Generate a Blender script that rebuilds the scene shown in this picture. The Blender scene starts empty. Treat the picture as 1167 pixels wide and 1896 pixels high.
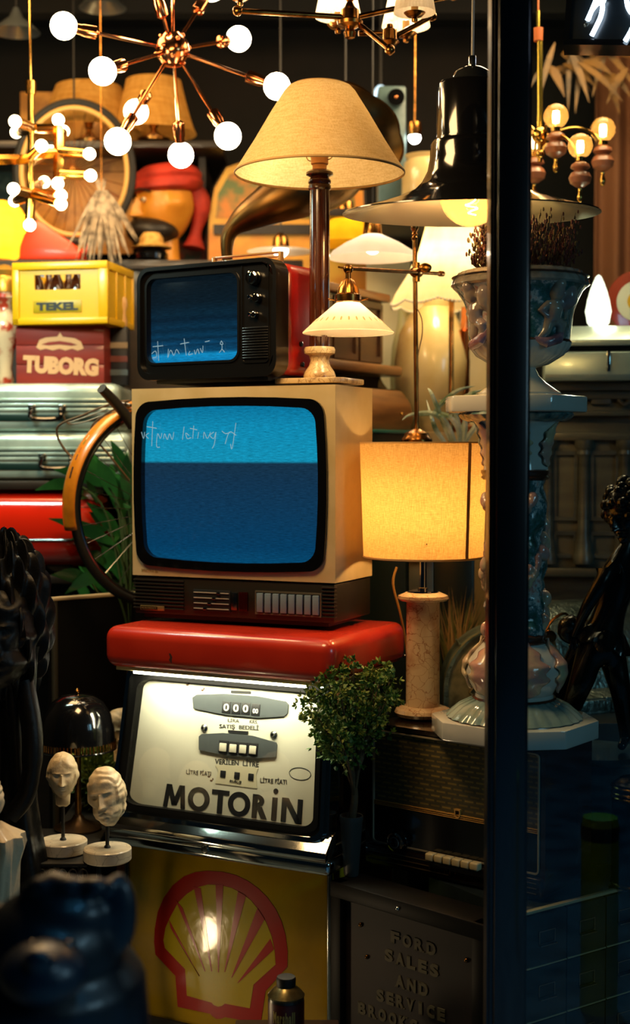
import bpy, bmesh, math, random
from mathutils import Vector, Matrix, noise
random.seed(7)
PI = math.pi
SC = bpy.context.scene
COL = SC.collection
# ---------------------------------------------------------------- camera
F, CX, CY, HZ, H = 2600.0, 583.5, 948.0, 840.0, 1.8
PITCH = math.atan((CY - HZ) / F)
cam_d = bpy.data.cameras.new('camera')
cam = bpy.data.objects.new('camera', cam_d)
COL.objects.link(cam)
cam.location = (0, 0, H)
cam.rotation_euler = (PI / 2 - PITCH, 0, 0)
cam_d.sensor_fit = 'VERTICAL'
cam_d.sensor_height = 36.0
cam_d.sensor_width = 24.0
cam_d.lens = F / 1896.0 * 36.0
cam_d.clip_start = 0.05
cam_d.dof.use_dof = True
cam_d.dof.focus_distance = 3.98
cam_d.dof.aperture_fstop = 1.7
SC.camera = cam
# ---------------------------------------------------------------- view, world
SC.view_settings.view_transform = 'Standard'
SC.view_settings.look = 'None'
SC.view_settings.gamma = 1.0
SC.view_settings.use_curve_mapping = False
SC.view_settings.exposure = 0.0
SC.cycles.use_denoising = True
SC.cycles.sample_clamp_indirect = 4.0
SC.cycles.sample_clamp_direct = 0.0
SC.cycles.max_bounces = 8
SC.cycles.transparent_max_bounces = 16
SC.cycles.caustics_reflective = False
SC.cycles.caustics_refractive = False
world = bpy.data.worlds.new('world')
SC.world = world
world.use_nodes = True
wn = world.node_tree.nodes
wn['Background'].inputs[0].default_value = (0.16, 0.42, 0.62, 1)
wn['Background'].inputs[1].default_value = 0.008


def lamp(name, kind, loc, energy, color, radius=0.05, size=None, target=None, spot=None, sizey=None):
    d = bpy.data.lights.new(name, kind)
    d.energy = energy
    d.color = color
    if kind == 'AREA':
        d.size = size
        if sizey:
            d.shape = 'RECTANGLE'
            d.size_y = sizey
    else:
        d.shadow_soft_size = radius
    if spot:
        d.spot_size = math.radians(spot)
        d.spot_blend = 0.6
    o = bpy.data.objects.new(name, d)
    COL.objects.link(o)
    o.location = loc
    if target is not None:
        o.rotation_euler = (Vector(target) - Vector(loc)).to_track_quat('-Z', 'Y').to_euler()
    return o


WARM = (1.0, 0.62, 0.27)
WARM2 = (1.0, 0.72, 0.40)
# unseen fill lights added for shop and pavement, and the little uplight left of the pump
lamp('front_warm_fill', 'AREA', (-0.5, 3.45, 2.92), 22, WARM, size=0.5, target=(-0.1, 4.1, 1.7))  # warm fill added above the view to brighten the television fronts
lamp('back_warm_fill', 'AREA', (-1.2, 4.9, 3.6), 42, WARM, size=0.9, target=(-1.0, 5.6, 1.7))  # added warm fill for the left back, no fixture built
lamp('back_warm_fill', 'AREA', (0.9, 5.0, 3.6), 26, WARM2, size=0.8, target=(0.5, 5.6, 1.7))  # added warm fill for the right back, no fixture built
lamp('green_fill_light', 'AREA', (-1.35, 4.35, 2.75), 12.5, (0.72, 1.0, 0.86), size=0.5, target=(-1.2, 5.3, 1.8), sizey=0.15)  # pale green fill added to brighten the suitcases
lamp('pavement_blue_fill', 'SPOT', (0.9, 0.6, 4.6), 800, (0.12, 0.55, 1.0), radius=0.15, target=(1.3, 0.4, 0), spot=75)  # blue spot added so the paving shows mirrored in the pane
lamp('pavement_uplight', 'POINT', (-0.885, 3.87, 0.128), 6.5, WARM2, radius=0.06)
lamp('street_cool_fill', 'AREA', (3.2, 1.0, 2.6), 26, (0.45, 0.8, 1.0), size=1.0, target=(0.7, 4.0, 1.3))  # cool fill added from the street side, lights the urn


# ---------------------------------------------------------------- pixel helpers
def P(px, py, Y):
    x = (px - CX) / F
    u = (CY - py) / F
    cp, sp = math.cos(PITCH), math.sin(PITCH)
    dx, dy, dz = x, cp + u * sp, -sp + u * cp
    s = Y / dy
    return Vector((dx * s, Y, H + dz * s))


def Z(py, Y):
    return P(CX, py, Y).z


def frame(px, py, Y, deg, tilt=0.0):
    """matrix at a point; local x runs along the front, y into the depth"""
    return Matrix.Translation(P(px, py, Y)) @ Matrix.Rotation(math.radians(-deg), 4, 'Z') @ Matrix.Rotation(math.radians(-tilt), 4, 'X')


def hit(M, px, py, y=0.0):
    """where the sight line of a pixel meets the plane local y = const of M"""
    o = Vector((0, 0, H))
    d = P(px, py, 1.0) - o
    Mi = M.inverted()
    lo = Mi @ o
    ld = Mi.to_3x3() @ d
    t = (y - lo.y) / ld.y
    q = lo + ld * t
    return q.x, q.z


# ---------------------------------------------------------------- object helpers
def put(o, parent=None):
    COL.objects.link(o)
    if parent is not None:
        o.parent = parent
    return o


def tag(o, label=None, cat=None, group=None, kind=None):
    if label: o['label'] = label
    if cat: o['category'] = cat
    if group: o['group'] = group
    if kind: o['kind'] = kind
    return o


def thing(name, label, cat, M, group=None):
    o = bpy.data.objects.new(name, None)
    o.empty_display_size = 0.05
    COL.objects.link(o)
    o.matrix_world = M if isinstance(M, Matrix) else Matrix.Translation(M)
    o.matrix_basis = M if isinstance(M, Matrix) else Matrix.Translation(M)
    return tag(o, label, cat, group)


def tree_copy(o, parent=None):
    c = o.copy()
    COL.objects.link(c)
    if parent is not None:
        c.parent = parent
    for ch in [x for x in bpy.data.objects if x.parent == o]:
        tree_copy(ch, c)
    return c


class G:
    def __init__(s):
        s.bm = bmesh.new()

    def _new(s, M, fn):
        b = bmesh.new()
        fn(b)
        if M is not None:
            b.transform(M)
        me = bpy.data.meshes.new('t')
        b.to_mesh(me)
        b.free()
        s.bm.from_mesh(me)
        bpy.data.meshes.remove(me)
        return s

    def box(s, a, b, bev=0.0, seg=2, M=None):
        """box between corners a and b"""
        def fn(bm):
            bmesh.ops.create_cube(bm, size=1.0)
            c = [(a[i] + b[i]) / 2 for i in range(3)]
            d = [abs(b[i] - a[i]) for i in range(3)]
            for v in bm.verts:
                v.co = Vector((c[0] + v.co.x * d[0], c[1] + v.co.y * d[1], c[2] + v.co.z * d[2]))
            if bev > 0:
                bmesh.ops.bevel(bm, geom=bm.edges[:], offset=min(bev, min(d) * 0.49), segments=seg, profile=0.5, affect='EDGES')
        return s._new(M, fn)

    def lathe(s, prof, c=(0, 0, 0), n=32, mod=None, M=None, close=False):
        def fn(bm):
            rings = []
            for i, (r, z) in enumerate(prof):
                if r < 1e-5:
                    rings.append([bm.verts.new((c[0], c[1], c[2] + z))])
                else:
                    ring = []
                    for k in range(n):
                        t = 2 * PI * k / n
                        rr, zz = (r, z) if mod is None else mod(t, i, r, z)
                        ring.append(bm.verts.new((c[0] + rr * math.cos(t), c[1] + rr * math.sin(t), c[2] + zz)))
                    rings.append(ring)
            if close: rings.append(rings[0])
            for A, B in zip(rings, rings[1:]):
                for k in range(n):
                    k2 = (k + 1) % n
                    if len(A) == 1 and len(B) == 1: continue
                    if len(A) == 1: f = [A[0], B[k2], B[k]]
                    elif len(B) == 1: f = [A[k], A[k2], B[0]]
                    else: f = [A[k], A[k2], B[k2], B[k]]
                    try: bm.faces.new(f)
                    except ValueError: pass
            bmesh.ops.recalc_face_normals(bm, faces=bm.faces[:])
        return s._new(M, fn)

    def tube(s, pts, r, n=8, M=None, closed=False):
        pts = [Vector(p) for p in pts]
        rs = r if isinstance(r, (list, tuple)) else [r] * len(pts)

        def fn(bm):
            m = len(pts)
            t0 = (pts[1] - pts[0]).normalized()
            up = Vector((0, 0, 1)) if abs(t0.z) < 0.9 else Vector((1, 0, 0))
            nrm = t0.cross(up).normalized()
            rings = []
            for i in range(m):
                if closed: t = (pts[(i + 1) % m] - pts[i - 1])
                else: t = pts[min(i + 1, m - 1)] - pts[max(i - 1, 0)]
                t.normalize()
                nrm = (nrm - t * nrm.dot(t))
                if nrm.length < 1e-6: nrm = t.orthogonal()
                nrm.normalize()
                bi = t.cross(nrm)
                rings.append([bm.verts.new(pts[i] + (nrm * math.cos(2 * PI * k / n) + bi * math.sin(2 * PI * k / n)) * max(rs[i], 1e-4)) for k in range(n)])
            pairs = list(zip(rings, rings[1:]))
            if closed: pairs.append((rings[-1], rings[0]))
            for A, B in pairs:
                for k in range(n):
                    bm.faces.new([A[k], B[k], B[(k + 1) % n], A[(k + 1) % n]])
            if not closed:
                bm.faces.new(rings[0]); bm.faces.new(rings[-1][::-1])
            bmesh.ops.recalc_face_normals(bm, faces=bm.faces[:])
        return s._new(M, fn)

    def sph(s, c, r, sc=(1, 1, 1), n=20, M=None):
        def fn(bm):
            bmesh.ops.create_uvsphere(bm, u_segments=n, v_segments=max(8, n // 2), radius=r)
            for v in bm.verts:
                v.co = Vector((c[0] + v.co.x * sc[0], c[1] + v.co.y * sc[1], c[2] + v.co.z * sc[2]))
        return s._new(M, fn)

    def prism(s, poly, y0, y1, M=None, bev=0.0):
        """polygon in local x,z extruded from y0 to y1"""
        def fn(bm):
            A = [bm.verts.new((x, y0, z)) for x, z in poly]
            B = [bm.verts.new((x, y1, z)) for x, z in poly]
            n = len(A)
            bm.faces.new(A); bm.faces.new(B[::-1])
            for k in range(n):
                bm.faces.new([A[k], B[k], B[(k + 1) % n], A[(k + 1) % n]])
            bmesh.ops.recalc_face_normals(bm, faces=bm.faces[:])
            if bev > 0:
                bmesh.ops.bevel(bm, geom=bm.edges[:], offset=bev, segments=2, profile=0.5, affect='EDGES')
        return s._new(M, fn)

    def ring(s, outer, inner, y0, y1, M=None):
        """frame between two loops (same count) in x,z, extruded y0..y1"""
        def fn(bm):
            n = len(outer)
            L = [[bm.verts.new((x, y, z)) for x, z in lp] for lp, y in ((outer, y0), (inner, y0), (inner, y1), (outer, y1))]
            for a in range(4):
                A, B = L[a], L[(a + 1) % 4]
                for k in range(n):
                    bm.faces.new([A[k], A[(k + 1) % n], B[(k + 1) % n], B[k]])
            bmesh.ops.recalc_face_normals(bm, faces=bm.faces[:])
        return s._new(M, fn)

    def surf(s, fnp, nu, nv, M=None, wrap=False):
        def fn(bm):
            V = [[bm.verts.new(fnp(i / (nu - 1 if not wrap else nu), j / (nv - 1))) for j in range(nv)] for i in range(nu)]
            for i in range(nu if wrap else nu - 1):
                for j in range(nv - 1):
                    bm.faces.new([V[i][j], V[(i + 1) % nu][j], V[(i + 1) % nu][j + 1], V[i][j + 1]])
        return s._new(M, fn)

    def quad(s, a, b, c, d=None):
        vs = [s.bm.verts.new(p) for p in ((a, b, c) if d is None else (a, b, c, d))]
        s.bm.faces.new(vs)
        return s

    def text(s, body, w, h, y0=0.0, depth=0.001, bold=0.0, M=None, shear=0.0):
        """lettering fitted to a box w x h in local x,z facing -y"""
        cu = bpy.data.curves.new('t', 'FONT')
        cu.body = body
        cu.size = 1.0
        cu.offset = bold
        cu.extrude = 0.02
        cu.resolution_u = 3
        cu.shear = shear
        ob = bpy.data.objects.new('t', cu)
        COL.objects.link(ob)
        dg = bpy.context.evaluated_depsgraph_get()
        me = bpy.data.meshes.new_from_object(ob.evaluated_get(dg))
        xs = [v.co.x for v in me.vertices] or [0, 1]
        ys = [v.co.y for v in me.vertices] or [0, 1]
        x0, x1, z0, z1 = min(xs), max(xs), min(ys), max(ys)
        for v in me.vertices:
            c = v.co.copy()
            v.co = Vector(((c.x - x0) / (x1 - x0) * w, y0 - (depth if c.z > 0 else 0), (c.y - z0) / (z1 - z0) * h))
        if M is not None:
            me.transform(M)
        s.bm.from_mesh(me)
        bpy.data.meshes.remove(me)
        bpy.data.objects.remove(ob)
        bpy.data.curves.remove(cu)
        return s

    def xf(s, M):
        s.bm.transform(M)
        return s

    def done(s, name, m, parent=None, ang=38, loc=None, flip=False):
        me = bpy.data.meshes.new(name)
        if flip: bmesh.ops.reverse_faces(s.bm, faces=s.bm.faces[:])
        lim = math.radians(ang)
        for f in s.bm.faces: f.smooth = True
        for e in s.bm.edges:
            if len(e.link_faces) == 2 and e.calc_face_angle(0) > lim: e.smooth = False
        s.bm.to_mesh(me)
        s.bm.free()
        if m is not None: me.materials.append(m)
        o = bpy.data.objects.new(name, me)
        put(o, parent)
        if loc is not None: o.location = loc
        return o


def rrect(x0, z0, x1, z1, r, n=6, bulge=0.0):
    """rounded rectangle loop, sides optionally bulging outwards"""
    pts = []
    for cx, cz, a0 in ((x1 - r, z1 - r, 0), (x0 + r, z1 - r, 90), (x0 + r, z0 + r, 180), (x1 - r, z0 + r, 270)):
        for k in range(n + 1):
            a = math.radians(a0 + 90 * k / n)
            pts.append((cx + r * math.cos(a), cz + r * math.sin(a)))
    out = []
    m = len(pts)
    mx, mz, hw, hh = (x0 + x1) / 2, (z0 + z1) / 2, (x1 - x0) / 2, (z1 - z0) / 2
    for k in range(m):
        a, b = pts[k], pts[(k + 1) % m]
        out.append(a)
        if (k + 1) % (n + 1) == 0:
            for t in (0.2, 0.4, 0.6, 0.8):
                out.append((a[0] + (b[0] - a[0]) * t, a[1] + (b[1] - a[1]) * t))
    if bulge:
        out = [(x + (x - mx) / hw * bulge * (1 - ((z - mz) / hh) ** 2), z + (z - mz) / hh * bulge * (1 - ((x - mx) / hw) ** 2)) for x, z in out]
    return out


def bez(p0, p1, p2, p3, n=12):
    p0, p1, p2, p3 = map(Vector, (p0, p1, p2, p3))
    return [(1 - t) ** 3 * p0 + 3 * (1 - t) ** 2 * t * p1 + 3 * (1 - t) * t * t * p2 + t ** 3 * p3 for t in [k / n for k in range(n + 1)]]


def smooth(pts, n=6, closed=False):
    """Catmull-Rom through points"""
    P_ = [Vector(p) for p in pts]
    out = []
    m = len(P_)
    for i in range(m if closed else m - 1):
        if closed:
            a, b, c, d = P_[i - 1], P_[i], P_[(i + 1) % m], P_[(i + 2) % m]
        else:
            a, b, c, d = P_[max(i - 1, 0)], P_[i], P_[i + 1], P_[min(i + 2, m - 1)]
        for k in range(n):
            t = k / n
            out.append(0.5 * ((2 * b) + (c - a) * t + (2 * a - 5 * b + 4 * c - d) * t * t + (3 * b - a - 3 * c + d) * t ** 3))
    if not closed: out.append(P_[-1])
    return out


def prof(pts, px, Y, y0):
    """profile given as (half width px, image y) -> metres about a base at y0"""
    s = Y / F
    z0 = Z(y0, Y)
    return [(r * s, Z(y, Y) - z0) for r, y in pts]


# ---------------------------------------------------------------- materials
def lin(h):
    h = h.lstrip('#')
    c = [int(h[i:i + 2], 16) / 255 for i in (0, 2, 4)]
    return tuple((x / 12.92 if x <= 0.04045 else ((x + 0.055) / 1.055) ** 2.4) for x in c) + (1,)


MATS = {}


def mat(name, col, rough=0.5, metal=0.0, coat=0.0, var=None, vs=8.0, vlo=0.4, vhi=0.65, bump=0.0, bs=60.0,
        emit=None, es=0.0, stretch=(1, 1, 1), detail=6, trans=0.0, ior=1.5, sss=0.0, spec=0.5):
    if name in MATS: return MATS[name]
    m = bpy.data.materials.new(name)
    m.use_nodes = True
    nt = m.node_tree
    N, Lk = nt.nodes, nt.links
    b = N['Principled BSDF']
    c = lin(col) if isinstance(col, str) else tuple(col) + (1,)
    b.inputs['Base Color'].default_value = c
    b.inputs['Roughness'].default_value = rough
    b.inputs['Metallic'].default_value = metal
    b.inputs['Coat Weight'].default_value = coat
    b.inputs['Coat Roughness'].default_value = 0.06
    b.inputs['IOR'].default_value = ior
    b.inputs['Transmission Weight'].default_value = trans
    b.inputs['Specular IOR Level'].default_value = spec
    if sss:
        b.inputs['Subsurface Weight'].default_value = sss
        b.inputs['Subsurface Radius'].default_value = (0.02, 0.01, 0.006)
    if emit is not None:
        b.inputs['Emission Color'].default_value = lin(emit) if isinstance(emit, str) else tuple(emit) + (1,)
        b.inputs['Emission Strength'].default_value = es
    tc = N.new('ShaderNodeTexCoord')
    mp = N.new('ShaderNodeMapping')
    mp.inputs['Scale'].default_value = stretch
    Lk.new(tc.outputs['Object'], mp.inputs[0])
    if var is not None:
        nz = N.new('ShaderNodeTexNoise')
        nz.inputs['Scale'].default_value = vs
        nz.inputs['Detail'].default_value = detail
        Lk.new(mp.outputs[0], nz.inputs['Vector'])
        cr = N.new('ShaderNodeValToRGB')
        cr.color_ramp.elements[0].position = vlo
        cr.color_ramp.elements[0].color = c
        cr.color_ramp.elements[1].position = vhi
        cr.color_ramp.elements[1].color = lin(var)
        Lk.new(nz.outputs['Fac'], cr.inputs[0])
        Lk.new(cr.outputs[0], b.inputs['Base Color'])
    if bump:
        n2 = N.new('ShaderNodeTexNoise')
        n2.inputs['Scale'].default_value = bs
        n2.inputs['Detail'].default_value = 4
        Lk.new(mp.outputs[0], n2.inputs['Vector'])
        bp = N.new('ShaderNodeBump')
        bp.inputs['Strength'].default_value = bump
        bp.inputs['Distance'].default_value = 0.01
        Lk.new(n2.outputs['Fac'], bp.inputs['Height'])
        Lk.new(bp.outputs[0], b.inputs['Normal'])
    MATS[name] = m
    return m


def thin(name, col=(1, 1, 1), rough=0.02, ior=1.5, diffuse=0.0, dcol=(1, 1, 1)):
    """thin clear glass: see-through with a Fresnel reflection"""
    if name in MATS: return MATS[name]
    m = bpy.data.materials.new(name)
    m.use_nodes = True
    nt = m.node_tree
    N, Lk = nt.nodes, nt.links
    for n in list(N): N.remove(n)
    out = N.new('ShaderNodeOutputMaterial')
    tr = N.new('ShaderNodeBsdfTransparent')
    tr.inputs[0].default_value = tuple(col) + (1,)
    gl = N.new('ShaderNodeBsdfGlossy')
    gl.inputs['Roughness'].default_value = rough
    fr = N.new('ShaderNodeFresnel')
    geo = N.new('ShaderNodeNewGeometry')
    ir = N.new('ShaderNodeMapRange')      # same reflectance from either face
    ir.inputs['To Min'].default_value = ior
    ir.inputs['To Max'].default_value = 1 / ior
    Lk.new(geo.outputs['Backfacing'], ir.inputs[0])
    Lk.new(ir.outputs[0], fr.inputs[0])
    mx = N.new('ShaderNodeMixShader')
    Lk.new(fr.outputs[0], mx.inputs[0])
    last = tr
    if diffuse > 0:
        tl = N.new('ShaderNodeBsdfTranslucent')
        tl.inputs[0].default_value = tuple(dcol) + (1,)
        m2 = N.new('ShaderNodeMixShader')
        m2.inputs[0].default_value = diffuse
        Lk.new(tr.outputs[0], m2.inputs[1])
        Lk.new(tl.outputs[0], m2.inputs[2])
        last = m2
    Lk.new(last.outputs[0], mx.inputs[1])
    Lk.new(gl.outputs[0], mx.inputs[2])
    Lk.new(mx.outputs[0], out.inputs[0])
    MATS[name] = m
    return m


def fabric(name, col, col2, tl=0.6, weave=400.0, stretch=(1, 1, 1), contrast=(0.35, 0.65), vs=30):
    """cloth that lets lamp light through"""
    if name in MATS: return MATS[name]
    m = bpy.data.materials.new(name)
    m.use_nodes = True
    nt = m.node_tree
    N, Lk = nt.nodes, nt.links
    for n in list(N): N.remove(n)
    out = N.new('ShaderNodeOutputMaterial')
    tc = N.new('ShaderNodeTexCoord')
    mixc = []
    ramps = []
    for st in ((stretch[0], stretch[1], 0.08), (0.12, 0.12, 1.4)):
        mp = N.new('ShaderNodeMapping')
        mp.inputs['Scale'].default_value = st
        Lk.new(tc.outputs['Object'], mp.inputs[0])
        nz = N.new('ShaderNodeTexNoise')
        nz.inputs['Scale'].default_value = weave
        nz.inputs['Detail'].default_value = 5
        Lk.new(mp.outputs[0], nz.inputs['Vector'])
        ramps.append(nz)
    ad = N.new('ShaderNodeMath')
    ad.operation = 'ADD'
    Lk.new(ramps[0].outputs['Fac'], ad.inputs[0])
    Lk.new(ramps[1].outputs['Fac'], ad.inputs[1])
    hf = N.new('ShaderNodeMath')
    hf.operation = 'MULTIPLY'
    hf.inputs[1].default_value = 0.5
    Lk.new(ad.outputs[0], hf.inputs[0])
    cr = N.new('ShaderNodeValToRGB')
    cr.color_ramp.elements[0].position = contrast[0]
    cr.color_ramp.elements[0].color = lin(col2)
    cr.color_ramp.elements[1].position = contrast[1]
    cr.color_ramp.elements[1].color = lin(col)
    Lk.new(hf.outputs[0], cr.inputs[0])
    df = N.new('ShaderNodeBsdfDiffuse')
    tr = N.new('ShaderNodeBsdfTranslucent')
    Lk.new(cr.outputs[0], df.inputs[0])
    Lk.new(cr.outputs[0], tr.inputs[0])
    mx = N.new('ShaderNodeMixShader')
    mx.inputs[0].default_value = tl
    Lk.new(df.outputs[0], mx.inputs[1])
    Lk.new(tr.outputs[0], mx.inputs[2])
    Lk.new(mx.outputs[0], out.inputs[0])
    MATS[name] = m
    return m


def glow(name, col, es):
    return mat(name, '#000000', emit=col, es=es, rough=0.6)


def veined(name, col, vein, scale=6.0, rough=0.25, width=0.04, blot=None, coat=0.3):
    if name in MATS: return MATS[name]
    m = mat(name, col, rough=rough, coat=coat)
    nt = m.node_tree
    N, Lk = nt.nodes, nt.links
    b = N['Principled BSDF']
    tc = N.new('ShaderNodeTexCoord')
    nz = N.new('ShaderNodeTexNoise')
    nz.inputs['Scale'].default_value = scale
    nz.inputs['Detail'].default_value = 5
    Lk.new(tc.outputs['Object'], nz.inputs['Vector'])
    va = N.new('ShaderNodeVectorMath')
    va.operation = 'MULTIPLY_ADD'
    va.inputs[1].default_value = (0.14, 0.14, 0.14)
    Lk.new(nz.outputs['Color'], va.inputs[0])
    Lk.new(tc.outputs['Object'], va.inputs[2])
    vo = N.new('ShaderNodeTexVoronoi')
    vo.feature = 'DISTANCE_TO_EDGE'
    vo.inputs['Scale'].default_value = scale * 3
    Lk.new(va.outputs[0], vo.inputs['Vector'])
    cr = N.new('ShaderNodeValToRGB')
    cr.color_ramp.elements[0].position = 0.0
    cr.color_ramp.elements[0].color = lin(vein)
    cr.color_ramp.elements[1].position = width
    cr.color_ramp.elements[1].color = lin(col)
    Lk.new(vo.outputs['Distance'], cr.inputs[0])
    n3 = N.new('ShaderNodeTexNoise')
    n3.inputs['Scale'].default_value = scale * 1.3
    n3.inputs['Detail'].default_value = 6
    Lk.new(tc.outputs['Object'], n3.inputs['Vector'])
    c3 = N.new('ShaderNodeValToRGB')
    c3.color_ramp.elements[0].position = 0.48
    c3.color_ramp.elements[0].color = (1, 1, 1, 1)
    c3.color_ramp.elements[1].position = 0.72
    c3.color_ramp.elements[1].color = lin(blot or vein)
    Lk.new(n3.outputs['Fac'], c3.inputs[0])
    mx = N.new('ShaderNodeMixRGB')
    mx.blend_type = 'MULTIPLY'
    mx.inputs[0].default_value = 0.8
    Lk.new(cr.outputs[0], mx.inputs[1])
    Lk.new(c3.outputs[0], mx.inputs[2])
    Lk.new(mx.outputs[0], b.inputs['Base Color'])
    return m


def wood(name, a, b, rough=0.4, coat=0.2, scale=4.0, axis=(1, 1, 8)):
    return mat(name, a, rough=rough, coat=coat, var=b, vs=scale, vlo=0.35, vhi=0.7, stretch=axis, bump=0.05, bs=scale * 4)


black = mat('black_gloss', '#0a0a0b', rough=0.12, coat=0.5)
blackm = mat('black_matt', '#101010', rough=0.55)
plasticdk = mat('dark_plastic', '#15120f', rough=0.38, bump=0.02, bs=300)
chrome = mat('chrome', '#c9ccc8', rough=0.09, metal=1.0, bump=0.015, bs=18)
chromed = mat('chrome_dark', '#8a8d8a', rough=0.2, metal=1.0)
brass = mat('aged_brass', '#a8753a', rough=0.26, metal=1.0, var='#5e3d1a', vs=25)
brassy = mat('bright_brass', '#e0aa55', rough=0.18, metal=1.0)
copper = mat('copper', '#d98a58', rough=0.16, metal=1.0)
bronze = mat('dark_bronze', '#17140f', rough=0.25, metal=0.6, coat=0.3, bump=0.15, bs=30)
bulbm = glow('bulb_glow', (1.0, 0.80, 0.50), 38)
bulb2 = glow('bulb_glow_small', (1.0, 0.74, 0.38), 34)
fil = glow('filament', (1.0, 0.55, 0.16), 190)
bulbglass = thin('clear_bulb_glass', (1, 0.93, 0.8))
amber = thin('amber_bulb_glass', (1, 0.80, 0.50), diffuse=0.12, dcol=(1, 0.6, 0.25))
letters_w = mat('white_ink', '#e8e4d0', rough=0.6)


# ================================================================ the setting
def struct(name, g, m, **k):
    o = g.done(name, m, **k)
    o['kind'] = 'structure'
    return o


struct('floor', G().box((-4, -6, -0.1), (5, 8, 0)), mat('paving', '#5a6a70', rough=0.55, var='#34404a', vs=6, bump=0.2, bs=14))
wall_dark = mat('dark_wall', '#17120e', rough=0.85, var='#0a0908', vs=3)
struct('wall_back', G().box((-3, 7.2, 0), (3, 7.35, 4)), wall_dark)
struct('wall_left', G().box((-3.1, 3.3, 0), (-3, 7.2, 4)), wall_dark)
struct('wall_right', G().box((3, 3.3, 0), (3.1, 7.2, 4)), wall_dark)
struct('ceiling', G().box((-3.1, 3.3, 3.95), (3.1, 7.35, 4.1)), mat('ceiling_paint', '#0b0c0d', rough=0.9))
g = G().box((-3.1, 3.16, 3.0), (3.1, 3.3, 4.1))
struct('wall_front', g, mat('facade_paint', '#14161a', rough=0.5))
for k, yy in enumerate((4.6, 5.5, 6.4)):
    struct('trim_%d' % (k + 3), G().box((-3, yy, 3.78), (3, yy + 0.1, 3.95)), mat('ceiling_paint', '#0b0c0d'))
# shop-front post, with its stepped profile, and the pane right of it
xm = (943 - CX) / F * 3.2
g = G().prism([(xm - .047, 0), (xm + .045, 0), (xm + .045, 3.0), (xm - .047, 3.0)], 3.19, 3.25)
g.box((xm - .033, 3.165, 0), (xm + .036, 3.19, 3.0), bev=.003)
g.box((xm - .041, 3.178, 0), (xm - .0345, 3.19, 3.0))
struct('trim_1', g, mat('post_paint', '#04070b', rough=0.3, coat=0.3))
struct('window_1', G().box((xm + .045, 3.214, 0.05), (2.2, 3.220, 3.0)), thin('window_glass', (0.80, 0.875, 0.885), rough=0.0, ior=1.45))
struct('trim_2', G().box((xm + .045, 3.19, 0), (2.2, 3.25, 0.05)), mat('post_paint', '#04070b'))


def q2(M, x0, y0, x1, y1, y=0.0):
    """pixel corners (left top, right bottom) -> local x0,z0,x1,z1 on the plane"""
    a, b = hit(M, x0, y0, y), hit(M, x1, y1, y)
    return min(a[0], b[0]), min(a[1], b[1]), max(a[0], b[0]), max(a[1], b[1])


def txt(g, M, body, bl, br, hpx, y, bold=0.0, depth=0.0012, shear=0.0):
    """letter a line whose baseline runs between two pixels of the plane y"""
    a, b = hit(M, bl[0], bl[1], y), hit(M, br[0], br[1], y)
    w = math.hypot(b[0] - a[0], b[1] - a[1])
    ang = math.atan2(b[1] - a[1], b[0] - a[0])
    t = hit(M, bl[0], bl[1] - hpx, y)
    g.text(body, w, t[1] - a[1], y0=0, depth=depth, bold=bold, shear=shear,
           M=Matrix.Translation((a[0], y, a[1])) @ Matrix.Rotation(-ang, 4, 'Y'))
    return g


# ================================================================ fuel pump
MP = frame(614, 1610, 4.0, 27)
pump = thing('fuel_pump', 'old fuel pump with red cap, lit MOTORİN dial and yellow body with red shell', 'fuel pump',
             Matrix.Translation((0, 0, 0)) @ MP)
zb = -MP.translation.z            # floor in local z
W = .715
yellow = mat('yellow_enamel', '#c8a010', rough=0.16, coat=0.6, var='#b08c0c', vs=5, bump=0.06, bs=9)
redcap = mat('red_enamel', '#c6331f', rough=0.26, coat=0.35, var='#b82b19', vs=6, bump=0.03, bs=7)
redlogo = mat('red_print', '#b01f12', rough=0.2, coat=0.5, bump=0.06, bs=9)
g = G().box((-W, 0, zb + .05), (0, .45, .02), bev=.02, seg=3)
g.done('body', yellow, pump)
G().box((-W - .01, -.01, zb), (.01, .46, zb + .06), bev=.006).done('plinth', blackm, pump)
for sx in (-W - .002, -.012):
    G().box((sx, -.006, zb + .06), (sx + .014, .006, .0), bev=.003).done('corner_strip', chromed, pump)
# chrome ledge: a two-step moulding with turned up corners
g = G().box((-W - .03, -.075, .0), (.03, .46, .045), bev=.014, seg=3)
g.box((-W - .022, -.062, .045), (.022, .45, .075), bev=.012, seg=3)
SW = Matrix(((0, 1, 0, 0), (1, 0, 0, 0), (0, 0, 1, 0), (0, 0, 0, 1)))
g.prism([(-.02, .118), (-.048, .108), (-.062, .092), (-.088, .070), (-.094, .058), (-.090, .046), (-.02, .046)], -W - .026, .026, M=SW, bev=.003)
g.done('chrome_ledge', chrome, pump)
G().lathe([(0, -.012), (.012, -.012), (.014, 0), (.011, .004), (0, .006)], n=20, M=Matrix.Translation((-W * .53, -.077, .03)) @ Matrix.Rotation(PI / 2, 4, 'X')).done('ledge_bolt', chromed, pump)
# head housing with the slanted dial
tl = math.atan2(.075, .46)
MT = MP @ Matrix.Translation((0, -.045, .075)) @ Matrix.Rotation(-tl, 4, 'X')
TL = MP.inverted() @ MT
hgt = .475
hb, ht = (-W - .005, .005), (-W + .035, -.028)
MTi = MT
# gasket opening, from the pixels of the dial
dx0, dz0, dx1, dz1 = q2(MT, 272, 1252, 598, 1530)
a = hit(MT, 283, 1258); b = hit(MT, 601, 1285); c = hit(MT, 594, 1530); d = hit(MT, 262, 1490)
dz1 = (a[1] + b[1]) / 2; dz0 = (c[1] + d[1]) / 2


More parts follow.
